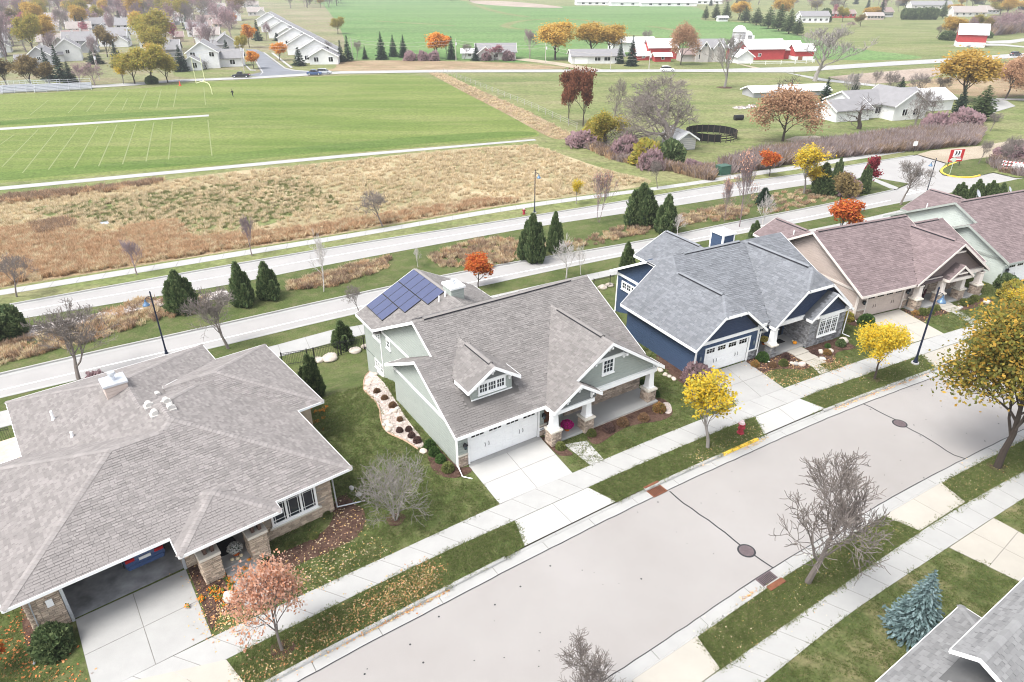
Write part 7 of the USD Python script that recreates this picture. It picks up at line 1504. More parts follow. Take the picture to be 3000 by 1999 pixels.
# manholes, storm drains
mat('cast_iron', (.14, .11, .115), .7, .15, 8.0, metal=.3); mat('rust_iron', (.17, .065, .035), .85, .2, 5.0); mat('dark_hole', (.008, .008, .008), .9, .05, 2.0)
for x, y, l in ((2187, 1614, 'round iron manhole cover on the street where the sealed crack breaks'), (2636, 1241, 'round grey manhole cover on the far crack of the street')):
    c = on_plane(x, y, -.12); pth = thing('manhole_cover', l, 'manhole', (c[0], c[1], -.118)); mb = MB(); mb.cyl(0, 0, 0, .012, .36, 24); mb.build('lid', 'cast_iron', pth); mb = MB()
    for i in range(-4, 5):
        for j in range(-4, 5):
            if i * i + j * j < 17: mb.box(i * .07 - .02, i * .07 + .02, j * .07 - .02, j * .07 + .02, .012, .02)
    mb.build('tread', 'cast_iron', pth, kind='stuff'); mb = MB(); t = trimesh.creation.annulus(.36, .45, .008); mb.tm(t); mb.build('rim', 'seal', pth)
def storm_drain(px, ang, label, box_, m):
    c = on_plane(*px, -.1); p = thing('storm_drain', label, 'storm drain', (c[0], c[1], -.1), ang); mb = MB(); mb.box(-.46, .46, -.32, .32, -.01, .006); mb.build('pit', 'dark_hole', p)
    for k in range(10): mb = MB(); x = -.42 + k * .0933; mb.box(x - .02, x + .02, -.3, .3, .006, .03); mb.build('bar', m, p)
    mb = MB(); mb.box(-.5, .5, -.35, -.3, 0, .034); mb.box(-.5, .5, .3, .35, 0, .034); mb.box(-.5, -.46, -.3, .3, 0, .034); mb.box(.46, .5, -.3, .3, 0, .034); mb.build('frame', m, p)
    if box_: mb = MB(); mb.rbox(-.55, .55, box_ * .34, box_ * .52, -.02, .17, .05); mb.build('kerb_hood', 'rust_iron', p)
a = math.degrees(math.atan2(*(on_plane(1950, 1424) - on_plane(1880, 1458))[::-1]))
storm_drain((1923, 1438), a, 'rusty kerb inlet with iron grate opposite the sage house drive', 1, 'rust_iron'); storm_drain((2251, 1700), math.degrees(math.atan2(*(on_plane(2300, 1690) - on_plane(2220, 1740))[::-1])), 'dark iron storm grate in the far gutter below the leaning tree', -1, 'cast_iron')
# black metal fences
def fence(px, label, h=1.25, step=.13, posts=2.0):
    P = [at(x, y) for x, y in px]; p = thing('metal_fence', label, 'fence', (0, 0, 0)); mb = MB()
    for a, b in zip(P[:-1], P[1:]):
        L = np.linalg.norm(b - a)
        for zz in (.18, h - .15, h - .02): rb = MB(); rb.tube([a + [0, 0, zz], b + [0, 0, zz]], .022, 4); rb.build('rail', 'black_metal', p)
        for k in range(int(L / step)): q = a + (b - a) * (k + .5) / int(L / step); mb = MB(); mb.tube([q + [0, 0, .1], q + [0, 0, h]], .011, 4); mb.build('picket', 'black_metal', p)
        for k in range(int(L / posts) + 1): q = a + (b - a) * min(1, k * posts / L); pb = MB(); pb.box(q[0] - .035, q[0] + .035, q[1] - .035, q[1] + .035, q[2], q[2] + h + .08); pb.build('post', 'black_metal', p)
fence([(829, 1075), (923, 1060), (1000, 1040), (1078, 1022)], 'black metal picket fence behind the lawn of the sage house'); fence([(1738, 852), (1800, 838)], 'short black metal fence between sage and blue houses'); fence([(-20, 1310), (42, 1296)], 'black metal fence corner beyond the tan house wall')
# pots, pumpkins, mats
mat('terracotta', (.55, .13, .03), .6, .08, 5.0); mat('pumpkin', (.70, .27, .02), .55, .1, 5.0); mat('pumpkin_white', (.75, .66, .45), .55, .08, 5.0); mat('pot_rose', (.36, .10, .16), .5, .08, 5.0); mat('rug', (.012, .012, .014), .95, .1, 5.0)
def mum(house, u, v, z, r, leaf, pot, label, pm='terracotta'):
    b = house.world(u, v, z); p = thing('potted_mum', label, 'potted plant', b); mb = MB(); mb.cyl(0, 0, 0, .3, .15, 12, .2); mb.cyl(0, 0, .28, .33, .22, 12); mb.build('pot', pm, p)
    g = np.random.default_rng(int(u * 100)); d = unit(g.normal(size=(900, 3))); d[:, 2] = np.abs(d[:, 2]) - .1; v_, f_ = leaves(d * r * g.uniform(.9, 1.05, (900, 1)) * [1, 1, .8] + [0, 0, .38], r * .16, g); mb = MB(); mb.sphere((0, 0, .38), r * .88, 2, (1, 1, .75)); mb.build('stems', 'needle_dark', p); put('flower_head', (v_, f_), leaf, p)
mum(H2, 7.35, -.55, .16, .40, 'petal_magenta', 1, 'magenta chrysanthemum in a pot beside the sage house pillar'); mum(H1, 6.85, -.75, .14, .36, 'petal_white', 1, 'white chrysanthemum in an orange pot between the stone piers')
mum(H3, 2.75, .15, .18, .30, 'petal_pink', 1, 'pink chrysanthemum in a rose tub behind the blue house pillar', 'pot_rose'); mum(H3, 2.9, 1.0, .18, .36, 'petal_yellow', 1, 'pale yellow chrysanthemum by the blue house window')
def pumpkin(house, u, v, z, r, m, label):
    b = house.world(u, v, z); p = thing('pumpkin', label, 'pumpkin', b); t = trimesh.creation.uv_sphere(1, count=[10, 24]); q = t.vertices; an = np.arctan2(q[:, 1], q[:, 0]); q = q * (1 - .09 * np.abs(np.cos(an * 4)))[:, None] * [1, 1, .78]
    put('body', (q * r + [0, 0, r * .75], t.faces), m, p, smooth=True); mb = MB(); mb.tube([(0, 0, r * 1.4), (.01, .01, r * 1.75)], [.025, .015], 5); mb.build('stem', 'bark_pale', p)
pumpkin(H3, 5.0, -.1, .18, .17, 'pumpkin', 'orange pumpkin on the blue house porch'); pumpkin(H3, 5.2, .25, .18, .09, 'pumpkin_white', 'tiny pale pumpkin by the blue house stone bay')
for i, (u, v) in enumerate(((6.55, -1.05), (6.78, -1.15), (6.98, -1.05))): pumpkin(H1, u, v, .14, .10, 'pumpkin_white', f'{ORD[i]} small cream pumpkin in the row below the white chrysanthemum')
pumpkin(H1, 7.2, -1.45, .05, .09, 'pumpkin', 'small orange pumpkin at the foot of the stone pier')
b = H1.world(6.4, .25, .145); mb = MB(); mb.cyl(b[0], b[1], b[2], b[2] + .015, .75, 28); mb.build('rug', 'rug', label='black round rug on the tan house porch', cat='rug')
b = H3.world(4.2, .75, .185); c_, s_ = H3.u * .45, H3.vv * .28; mb = MB(); mb.prism(Polygon([tuple(b[:2] + x * c_ + y * s_) for x, y in ((-1, -1), (1, -1), (1, 1), (-1, 1))]), b[2], b[2] + .015); mb.build('doormat', 'rug', label='dark doormat before the blue house door', cat='doormat')
mat('cushion_dark', (.05, .015, .02), .9, .1, 5.0)
for i, (u, v) in enumerate(((6.1, .1), (7.0, .35))):
    b = H4.world(u, v, .2); p = thing('porch_chair', f'{["dark cushioned chair on the beige house porch", "second dark chair beside the beige house door"][i]}', 'chair', b, 200 + 30 * i)
    mb = MB(); mb.rbox(-.28, .28, -.28, .28, .36, .48, .03); mb.build('seat', 'cushion_dark', p); mb = MB(); mb.rbox(-.28, .28, .22, .32, .48, 1.0, .03); mb.build('backrest', 'cushion_dark', p)
    for x in (-.25, .25):
        for y in (-.25, .25): mb = MB(); mb.box(x - .02, x + .02, y - .02, y + .02, 0, .37); mb.build('leg', 'black_metal', p)
# signs at the junction
mat('sign_red', (.42, .03, .03), .5, .05, 5.0); mat('sign_white', (.75, .75, .74), .5, .04, 5.0); mat('post_green', (.40, .46, .38), .6, .1, 5.0)
b = at(2793, 487); p = thing('billboard', 'red notice board with a white emblem panel on two legs at the island', 'sign', b, 12)
mb = MB(); mb.box(-1.35, 1.35, -.03, .03, .75, 2.75); mb.build('board_panel', 'sign_red', p); mb = MB(); mb.box(-.75, .75, -.045, -.03, 1.55, 2.65); pp = mb.build('emblem_panel', 'sign_white', p); mb = MB()
for x in (-.28, .28): mb.tube([(x, -.05, 2.5), (x + .1, -.05, 2.25), (x, -.05, 2.0), (x - .14, -.05, 1.75)], [.09, .13, .1, .04], 6)
mb.build('emblem', 'black_metal', pp); mb = MB(); mb.box(-1.1, 1.1, -.045, -.03, 1.0, 1.18); mb.box(-.9, .9, -.045, -.03, 1.27, 1.38); mb.build('text_line', 'sign_white', p)
for x in (-1.1, 1.1): mb = MB(); mb.box(x - .05, x + .05, .03, .12, 0, 2.6); mb.build('leg', 'bark_dark', p)
b = at(2782, 511); p = thing('sign_post', 'slim pale green sign post on the island kerb', 'sign', b, -10); mb = MB(); mb.cyl(0, 0, 0, 2.7, .04, 8); mb.build('post', 'post_green', p); mb = MB(); mb.tube([(0, -.02, 2.35), (0, .02, 2.35)], .38, 8); mb.build('plate', 'post_green', p)
b = at(2675, 447); p = thing('notice_sign', 'white square sign on a dark post by the path end', 'sign', b, 10); mb = MB(); mb.cyl(0, 0, 0, 1.9, .04, 6); mb.build('post', 'black_metal', p); mb = MB(); mb.box(-.42, .42, -.06, -.03, 1.2, 1.95); mb.build('plate', 'sign_white', p)
mb = MB()
for k in range(3): mb.box(-.3, .3 - .1 * k, -.066, -.06, 1.7 - k * .14, 1.74 - k * .14)
mb.build('text_line', 'lamp_blue', p)
b = at(2975, 508); p = thing('barricade', 'red and white striped road barricade with a white sign', 'barricade', b, -30)
for r in range(3):
    mb = MB(); mb.box(-2.2, 2.2, -.02, .02, .55 + r * .5, .78 + r * .5); rp = mb.build('rail', 'sign_white', p)
    for k in range(9): mb = MB(); x = -2.1 + k * .5; mb.add([(x, -.026, .55 + r * .5), (x + .2, -.026, .55 + r * .5), (x + .32, -.026, .78 + r * .5), (x + .12, -.026, .78 + r * .5)], [(0, 1, 2, 3)]); mb.build('stripe', 'sign_red', rp)
for x in (-1.9, 1.9): mb = MB(); mb.box(x - .05, x + .05, .02, .1, 0, 1.9); mb.box(x - .05, x + .05, -.5, .6, 0, .07); mb.build('leg', 'galvanised', p)
mb = MB(); mb.box(-.75, .75, -.06, -.03, .75, 1.6); sp_ = mb.build('plate', 'sign_white', p)
for t_, z_ in (('ROAD', 1.25), ('CLOSED', .9)): tm = meshkit.text_mesh(t_, .22, .01); bb = tm.bounds; mb = MB(); mb.add(np.c_[tm.vertices[:, 0] - (bb[0][0] + bb[1][0]) / 2, -.062 - tm.vertices[:, 2], tm.vertices[:, 1] + z_], tm.faces); mb.build('letters', 'black_metal', sp_)
# utility cabinet, horse pen, shed, goalpost, bleachers
mat('cabinet_green', (.035, .085, .06), .5, .1, 4.0)
b = at(2116, 512); p = thing('utility_cabinet', 'dark green utility cabinet at the path by the thicket', 'cabinet', b, 25); mb = MB(); mb.rbox(-1.0, 1.0, -.75, .75, .1, 1.45, .04); mb.build('body', 'cabinet_green', p); mb = MB(); mb.box(-1.1, 1.1, -.85, .85, 0, .1); mb.build('plinth', 'concrete', p); mb = MB(); mb.rbox(-1.04, 1.04, -.79, .79, 1.45, 1.53, .03); mb.build('lid', 'cabinet_green', p)
c = at(2082, 405); R_ = 72 / pxm(c); p = thing('horse_pen', 'round black panel horse pen beside the small shed', 'pen', c)
for k in range(26):
    a0, a1 = k * 2 * math.pi / 26, (k + 1) * 2 * math.pi / 26
    A_, B_ = np.array([R_ * math.cos(a0), R_ * math.sin(a0), 0]), np.array([R_ * math.cos(a1), R_ * math.sin(a1), 0])
    solid = not (20 <= k <= 23); mb = MB()
    for z0_, z1_ in (((.25, 1.65),) if solid else ((.3, .5), (.75, .95), (1.2, 1.4))): mb.add([A_ + [0, 0, z0_], B_ + [0, 0, z0_], B_ + [0, 0, z1_], A_ + [0, 0, z1_]], [(0, 1, 2, 3)])
    mb.build('panel', 'black_metal', p); mb = MB(); mb.cyl(A_[0], A_[1], 0, 1.75, .07, 6); mb.build('post', 'bark_dark', p)
mat('goal_yellow', (.70, .70, .42), .5, .04, 4.0)
b = at(622, 277); p = thing('goal_post', 'pale yellow football goal post with curved neck', 'goal post', b, 0)
hgt = rise(622, 277 - 24, b); mb = MB(); mb.tube([(0, 0, 0), (-.05, 0, 1.6), (-.5, .3, 2.7), (-1.6, .8, 3.05), (-3.0, 1.2, 3.05)], .09, 8); mb.build('neck', 'goal_yellow', p)
mb = MB(); mb.tube([(-3.0, 1.2 - 2.8, 3.05), (-3.0, 1.2 + 2.8, 3.05)], .08, 8); mb.build('crossbar', 'goal_yellow', p)
for d in (-2.8, 2.8): mb = MB(); mb.tube([(-3.0, 1.2 + d, 3.05), (-3.0, 1.2 + d, 9.5)], .06, 6); mb.build('upright', 'goal_yellow', p)
mat('aluminium', (.62, .63, .66), .4, .06, 3.0, metal=.3)
blm = model('bleachers_model')
for r in range(5): mb = MB(); mb.box(-7, 7, r * .62, r * .62 + .3, .42 + r * .3, .47 + r * .3); mb.build('bench', 'aluminium', blm); mb = MB(); mb.box(-7, 7, r * .62 + .32, r * .62 + .58, .2 + r * .3, .24 + r * .3); mb.build('footboard', 'aluminium', blm); mb = MB(); mb.box(-7, 7, r * .62 + .28, r * .62 + .3, .1 + r * .3, .42 + r * .3); mb.build('riser', 'aluminium', blm)
for k in range(6): x = -6.8 + k * 2.72; mb = MB(); mb.hull([(x - .04, -.1, 0), (x + .04, -.1, 0), (x - .04, 3.0, 0), (x + .04, 3.0, 0), (x - .04, 3.0, 1.6), (x + .04, 3.0, 1.6), (x - .04, 0, .3), (x + .04, 0, .3)]); mb.build('frame', 'aluminium', blm); mb = MB(); mb.cyl(x, 3.05, 0, 2.7, .03, 5); mb.build('rail_post', 'aluminium', blm)
mb = MB(); mb.box(-7, 7, 3.03, 3.07, 2.6, 2.66); mb.box(-7, 7, 3.03, 3.07, 2.1, 2.14); mb.build('guard_rail', 'aluminium', blm)
for x, y, l in ((8, 272, 'aluminium bleachers cut by the picture edge'), (94, 270, 'aluminium bleachers in the middle of three by the field'), (186, 267, 'aluminium bleachers nearest the yellow trees')): copy('bleachers', blm, l, 'bleachers', at(x, y), 25, (1, 1, 1))
mat('red_plastic', (.55, .10, .05), .5, .05, 4.0)
b = at(528, 252); p = thing('pylon', 'small orange marker standing at the field corner', 'marker', b); mb = MB(); mb.cyl(0, 0, 0, 1.3, .35, 8, .1); mb.build('cone', 'red_plastic', p); mb = MB(); mb.box(-.4, .4, -.4, .4, 0, .06); mb.build('base', 'red_plastic', p)
# a person walks on the football field
def body(name, label, b, ang, joints, bones, cols):
    p = thing(name, label, 'person', b, ang); mb = MB(); n = 0
    for i, j in bones:
        a_, c_ = joints[i], joints[j]; s0 = trimesh.creation.icosphere(1, a_[1]); s1 = trimesh.creation.icosphere(1, c_[1]); mb.hull(np.vstack([s0.vertices + a_[0], s1.vertices + c_[0]]))
    mb.build('body', cols[0], p); mb = MB(); mb.sphere(joints['head'][0], .12, 2, (.9, 1, 1.15)); mb.build('head', cols[1], p); mb = MB(); mb.sphere(np.array(joints['head'][0]) + [0, -.02, .05], .125, 2, (.95, 1, 1)); mb.build('hair', 'bark_dark', p); return p
J = {'hip': ((0, 0, .95), .15), 'chest': ((0, .05, 1.35), .17), 'neck': ((0, .06, 1.52), .06), 'head': ((0, .08, 1.66), .1), 'kl': ((.1, .18, .5), .07), 'fl': ((.1, .0, .07), .055), 'kr': ((-.1, .05, .52), .07), 'fr': ((-.1, -.28, .09), .055), 'el': ((.27, -.1, 1.15), .05), 'hl': ((.28, .08, .95), .045), 'er': ((-.27, .12, 1.15), .05), 'hr': ((-.27, .28, 1.0), .045), 'sl': ((.18, .05, 1.42), .075), 'sr': ((-.18, .05, 1.42), .075)}
mat('skin', (.45, .28, .2), .6, .04, 4.0); mat('dark_cloth', (.03, .03, .035), .9, .1, 4.0)
body('person', 'person in dark clothes walking across the football field', at(683, 284), 60, J, [('hip', 'chest'), ('chest', 'neck'), ('neck', 'head'), ('hip', 'kl'), ('kl', 'fl'), ('hip', 'kr'), ('kr', 'fr'), ('chest', 'sl'), ('chest', 'sr'), ('sl', 'el'), ('el', 'hl'), ('sr', 'er'), ('er', 'hr')], ('dark_cloth', 'skin'))
# cars
for n_, c_ in (('car_black', (.012, .013, .016)), ('car_blue', (.045, .08, .18)), ('car_silver', (.42, .44, .47)), ('car_white', (.75, .75, .75)), ('car_grey', (.06, .06, .065))): mat(n_, c_, .18, .03, 2.0, spec=.6)
mat('tyre', (.02, .02, .02), .9, .1, 4.0); mat('tail_light', (.35, .015, .02), .2, .1, 6.0); mat('head_light', (.75, .76, .78), .15, .05, 6.0)
def car(label, b, ang, col, kind='suv', L=4.7, W=1.86, Hh=1.68):
    """x forward"""
    p = thing('car' if kind != 'pickup' else 'pickup_truck', label, 'car' if kind != 'pickup' else 'pickup', b, ang); h = L / 2; w = W / 2
    def loft(S, name, m):
        mb = MB(); S = np.array(S); n = len(S)      # stations: x, half width bottom, half width top, z0, z1
        V = []
        for x, wb, wt, z0, z1 in S: V += [(x, -wb * .92, z0), (x, -wb, z0 + (z1 - z0) * .35), (x, -wt, z1 - .04), (x, -wt + .08, z1), (x, wt - .08, z1), (x, wt, z1 - .04), (x, wb, z0 + (z1 - z0) * .35), (x, wb * .92, z0)]
        q = [(i * 8 + j, (i + 1) * 8 + j, (i + 1) * 8 + (j + 1) % 8, i * 8 + (j + 1) % 8) for i in range(n - 1) for j in range(8)]
        mb.add(V, q); mb.add(V[:8], [(0, 7, 6), (0, 6, 1), (1, 6, 5), (1, 5, 2), (2, 5, 4), (2, 4, 3)]); mb.add(V[-8:], [(0, 6, 7), (0, 1, 6), (1, 5, 6), (1, 2, 5), (2, 4, 5), (2, 3, 4)]); return mb.build(name, m, p, smooth=35)
    loft([(-h, w * .82, w * .80, .45, .82), (-h + .06, w * .94, w * .88, .32, 1.0), (-h + .5, w, w * .94, .24, 1.02), (-.2, w, w * .95, .22, 1.0), (h * .45, w, w * .93, .22, .98), (h - .45, w * .97, w * .86, .24, .86), (h - .06, w * .84, w * .74, .3, .72), (h, w * .74, w * .7, .4, .62)], 'body', col)
    if kind == 'pickup': st = [(-.45, .80, .74, .98, 1.02), (-.38, .80, .70, .98, Hh - .03), (.3, .82, .70, .98, Hh), (.85, .83, .70, .98, Hh - .08), (1.35, .84, .78, .96, 1.0)]
    elif kind == 'sedan': st = [(-h + .75, .80, .76, .98, 1.0), (-h + 1.35, .82, .66, .98, Hh - .06), (-.2, .84, .66, .98, Hh), (.45, .84, .67, .98, Hh - .06), (1.25, .84, .78, .95, .98)]
    else: st = [(-h + .1, .84, .78, .95, 1.05), (-h + .45, .86, .70, .98, Hh - .1), (-h + .9, .86, .70, .98, Hh), (.2, .86, .68, .98, Hh - .01), (.7, .86, .68, .98, Hh - .1), (1.45, .86, .80, .95, .98)]
    gp_ = loft([(x, a * w, b_ * w, z0, z1 - .05) for x, a, b_, z0, z1 in st], 'glasshouse', 'pane_dark')
    mb = MB(); mid = [q for q in st if q[4] > Hh - .12]; mb.hull([(x, s_ * b_ * w * .97, z1 + dz) for x, a, b_, z0, z1 in mid for s_ in (-1, 1) for dz in (-.06, 0)]); mb.build('roof_panel', col, p)
    for s_ in (-1, 1):
        for x in ([-h + .95, .05, .55] if kind == 'suv' else [-.4, .4]): mb = MB(); mb.hull([(x, s_ * w * .87, .98), (x + .07, s_ * w * .87, .98), (x + .02, s_ * w * .70, Hh - .1), (x + .09, s_ * w * .70, Hh - .1), (x, s_ * w * .8, .98), (x + .07, s_ * w * .8, .98)]); mb.build('window_pillar', col, p)
        for x in (-h + .85, h - .9):
            mb = MB(); mb.tube([(x, s_ * (w - .2), .34), (x, s_ * (w + .01), .34)], .34, 18); wp = mb.build('wheel', 'tyre', p); mb = MB(); mb.tube([(x, s_ * (w - .05), .34), (x, s_ * (w + .018), .34)], .2, 12); mb.build('rim', 'aluminium', wp)
        mb = MB(); mb.rbox(-h - .015, -h + .2, s_ * w * .68 - .2, s_ * w * .68 + .2, .78, .96, .02); mb.build('tail_light', 'tail_light', p); mb = MB(); mb.rbox(h - .22, h - .03, s_ * w * .6 - .18, s_ * w * .6 + .18, .58, .7, .02); mb.build('headlight', 'head_light', p)
        mb = MB(); mb.rbox(.95, 1.15, s_ * (w + .1) - .1, s_ * (w + .1) + .1, .95, 1.1, .03); mb.build('door_mirror', col, p)
    mb = MB(); mb.rbox(-h - .04, -h + .15, -w * .86, w * .86, .32, .6, .04); mb.build('bumper', col, p); mb = MB(); mb.rbox(h - .2, h + .03, -w * .74, w * .74, .28, .5, .04); mb.build('bumper', 'car_grey', p)
    mb = MB(); mb.box(-h - .03, -h, -.26, .26, .72, .88); mb.build('number_plate', 'sign_white', p)
    if kind == 'pickup': mb = MB(); mb.box(-h + .12, -.6, -w * .8, w * .8, .99, 1.03); mb.build('cargo_bed', 'dark_hole', p)
    return p
b = H1.world(3.3, 3.35, .02); car('dark blue hatchback parked inside the open garage, tail out', b, 39.18 + 90, 'car_blue', 'suv', 4.5, 1.86, 1.62)
for (x, y, a, c_, kd, l) in ((707, 227, 184, 'car_black', 'pickup', 'black pickup truck driving on the highway near the side street'), (922, 220, 3, 'car_blue', 'sedan', 'dark blue car on the highway just ahead of a silver one'), (950, 217, 3, 'car_silver', 'suv', 'silver wagon on the highway beside the dark blue car'), (1955, 209, 2, 'car_white', 'suv', 'white car on the highway before the farm'), (2975, 164, 14, 'car_grey', 'suv', 'dark car far along the highway by the red barn')):
    q = on_plane(x, y, RZ + .09); car(l, (q[0], q[1], RZ + .09), a, c_, kd, 5.4 if kd == 'pickup' else 4.7)
b = at(2842, 138); car('grey car parked against the red hill barn', (b[0], b[1], RZ + .02), 20, 'car_silver', 'sedan', 4.6)
b = at(2163, 352); p = thing('water_tank', 'black stock tank lying on the pasture', 'tank', b, 10); mb = MB(); mb.tube([(-1, 0, .55), (1, 0, .55)], .55, 14); mb.build('drum', 'black_metal', p)
for x in (-.6, .6): mb = MB(); mb.box(x - .08, x + .08, -.5, .5, 0, .15); mb.build('foot', 'bark_dark', p)
# utility poles and their wires
mat('pole_wood', (.40, .37, .33), .9, .12, 3.0)
def pole(base, top, label, arm=True, cat='utility pole', r=.15):
    b = at(*base); h = rise(*top, b); p = thing('utility_pole', label, cat, b, 0); mb = MB(); mb.cyl(0, 0, 0, h, r, 8, r * .65); mb.build('pole', 'pole_wood', p)
    if arm: mb = MB(); mb.box(-.08, .08, -1.3, 1.3, h - .7, h - .55); mb.build('cross_arm', 'pole_wood', p); mb = MB(); mb.cyl(.3, 0, h - 2.2, h - 1.3, .28, 8); mb.build('transformer', 'aluminium', p)
    return b + np.array([0, 0, h - .4])
W_ = [pole((292, 234), (270, 152), 'utility pole behind the bronze trees by the bleachers'), pole((716, 214), (700, 128), 'tall pole with cross arm beside the side street'), pole((1034, 178), (1029, 112), 'utility pole at the last rowhouse', False), pole((1336, 178), (1334, 114), 'utility pole beside the orange maple spruces'), pole((1598, 186), (1598, 126), 'utility pole before the golden tree'), pole((1788, 206), (1787, 152), 'thin pole at the long white ranch house', False, r=.1), pole((1901, 203), (1902, 148), 'utility pole by the red sheds')]
for i, (a_, c_) in enumerate(zip(W_[:-1], W_[1:])):
    for o_ in (0, 1.1):
        t = np.linspace(0, 1, 14)[:, None]; P = a_ + (c_ - a_) * t; P[:, 2] -= 4 * 1.2 * (t * (1 - t))[:, 0] + o_; mb = MB(); mb.tube(P, .035, 3); mb.build('overhead_wire', 'pole_wood', label=f'{ORD[i]} span of the {"upper" if o_ == 0 else "lower"} overhead wire from the bleachers', cat='wire', group='overhead wires along the highway')
# pasture fence posts along the ditch
pm_ = model('fence_post_model'); mb = MB(); mb.cyl(0, 0, 0, 1.4, .06, 6); mb.build('post', 'pole_wood', pm_)
FP = resample(np.array(gp([(1300, 214), (1420, 262), (1560, 318), (1690, 380)], RZ)), 4.5)
for k, q in enumerate(FP): copy('fence_post', pm_, f'{ORD[k] if k < 20 else "twenty-" + ORD[k % 20]} wooden post from the highway of the pasture fence beside the ditch', 'fence post', (q[0], q[1], RZ), 0, (1, 1, 1), 'posts of the wire pasture fence')
for k in (0, 1, 2): P = np.c_[FP, np.full(len(FP), RZ + .5 + .4 * k)]; mb = MB(); mb.tube(P, .012, 3); mb.build('fence_wire', 'galvanised', label=f'{["lowest", "middle", "top"][k]} strand of the pasture fence beside the ditch', cat='wire')

# ============================================================= FAR BUILDINGS
for n_, c_ in (('wall_white', (.62, .62, .61)), ('wall_pale', (.50, .485, .46)), ('wall_grey', (.33, .33, .34)), ('wall_tan', (.44, .36, .30)), ('barn_red', (.36, .045, .045)), ('far_roof_grey', (.225, .22, .225)), ('far_roof_tan', (.30, .265, .245)), ('far_roof_brown', (.25, .19, .175)), ('metal_roof', (.66, .66, .67)), ('silo_stone', (.34, .335, .33)), ('farm_stone', (.42, .39, .36))):
    mat(n_, c_, .8, .07, .8)
def gabled(p, L, D, e, r, wall, rf, x0=0, y0=0, z0=0, axis='x', ov=.5, wins=(), door=None, plinth=None, trim='white_trim', tw=.0):
    """a gabled block L long (ridge) and D deep; wins: (face, along, z, width, height)"""
    A = (lambda x, y, z: (x0 + x, y0 + y, z0 + z)) if axis == 'x' else (lambda x, y, z: (x0 - y, y0 + x, z0 + z))
    mb = MB(); h, d = L / 2, D / 2; S = [(-d, 0), (d, 0), (d, e), (0, r - .12), (-d, e)]
    V = [A(x, y, z) for x in (-h, h) for y, z in S]; mb.add(V, [(0, 1, 6, 5), (1, 2, 7, 6), (2, 3, 8, 7), (3, 4, 9, 8), (4, 0, 5, 9)]); mb.add(V[:5], [(0, 4, 1), (1, 4, 2), (2, 4, 3)]); mb.add(V[5:], [(0, 1, 4), (1, 2, 4), (2, 3, 4)]); mb.build('wall', wall, p)
    mb = MB(); k = (r - e) / d
    for s in (-1, 1):
        y1, z1 = s * (d + ov), e - k * ov
        V = [A(x, y, z + dz) for dz in (0, -.2) for x, y, z in ((-h - ov, 0, r), (h + ov, 0, r), (h + ov, y1, z1), (-h - ov, y1, z1))]; mb.add(V, [(0, 1, 2, 3), (4, 7, 6, 5), (0, 4, 5, 1), (1, 5, 6, 2), (2, 6, 7, 3), (3, 7, 4, 0)])
    rp = mb.build('roof', rf, p); mb = MB()
    for s in (-1, 1):
        for x in (-h - ov, h + ov):
            q = .06 if x > 0 else -.06; V = [A(xx, y, z) for xx in (x, x + q) for y, z in ((0, r + .02), (s * (d + ov), e - k * ov + .02), (s * (d + ov), e - k * ov - .3), (0, r - .3))]; mb.add(V, [(0, 1, 2, 3), (4, 5, 6, 7), (0, 1, 5, 4), (1, 2, 6, 5), (2, 3, 7, 6)])
    mb.build('barge_board', trim, rp)
    def plate(f, a, z, w, hh, o0, o1):
        F = {'f': lambda t, o: (t, -d - o), 'b': lambda t, o: (t, d + o), 'l': lambda t, o: (-h - o, t), 'r': lambda t, o: (h + o, t)}[f]
        mb = MB(); V = [A(*F(t, o), zz) for t in (a - w / 2, a + w / 2) for o in (o0, o1) for zz in (z, z + hh)]; return mb.add(V, [(0, 1, 3, 2), (4, 6, 7, 5), (0, 4, 5, 1), (2, 3, 7, 6), (0, 2, 6, 4), (1, 5, 7, 3)])
    for f, a, z, w, hh in wins: q = plate(f, a, z - .1, w + .24, hh + .2, 0, .04).build('window', trim, p); plate(f, a, z, w, hh, .03, .06).build('pane', 'pane_dark', q); plate(f, a, z, .08, hh, .05, .08).build('muntin', trim, q)
    if door: plate(*door, 0, .06).build('door', 'wood_door' if door[3] < 2 else 'door_white', p)
    if plinth: plate('f', 0, 0, L + .1, plinth, 0, .05).build('plinth', 'wall_white', p); plate('l', 0, 0, D + .1, plinth, 0, .05).build('plinth', 'wall_white', p)
    return p
def building(name, label, cat, px, ang): return thing(name, label, cat, at(*px), ang)
# house models of the suburb
SUB = []
for k, (wl, rf) in enumerate((('wall_white', 'far_roof_grey'), ('wall_pale', 'far_roof_tan'), ('wall_grey', 'far_roof_grey'), ('wall_tan', 'far_roof_brown'), ('wall_white', 'far_roof_tan'))):
    m = model(f'suburb_house_model_{["white", "cream", "grey", "tan", "pale"][k]}')
    gabled(m, 13, 9, 5.2 if k % 2 == 0 else 3.4, 8.6 if k % 2 == 0 else 6.6, wl, rf, wins=[('f', x, z, 1.5, 1.4) for x in (-4.5, -1, 4) for z in ((.9, 3.4) if k % 2 == 0 else (.9,))] + [('l', 0, 3.0, 1.3, 1.3), ('r', 0, 3.0, 1.3, 1.3)], door=('f', 1.5, 0, 1.0, 2.1))
    gabled(m, 7, 6.5, 3.0, 5.4, wl, rf, x0=4.2, y0=-5.5, axis='y', wins=[('f', 0, .9, 1.4, 1.4)])
    mb = MB(); mb.box(-3, -2.2, .4, 1.2, 5, 9.3 if k % 2 == 0 else 7.3); mb.build('chimney', 'wall_pale', m); SUB.append(m)
SN = ['white grey-roofed', 'cream tan-roofed', 'grey', 'tan brown-roofed', 'white tan-roofed']
g = np.random.default_rng(77)
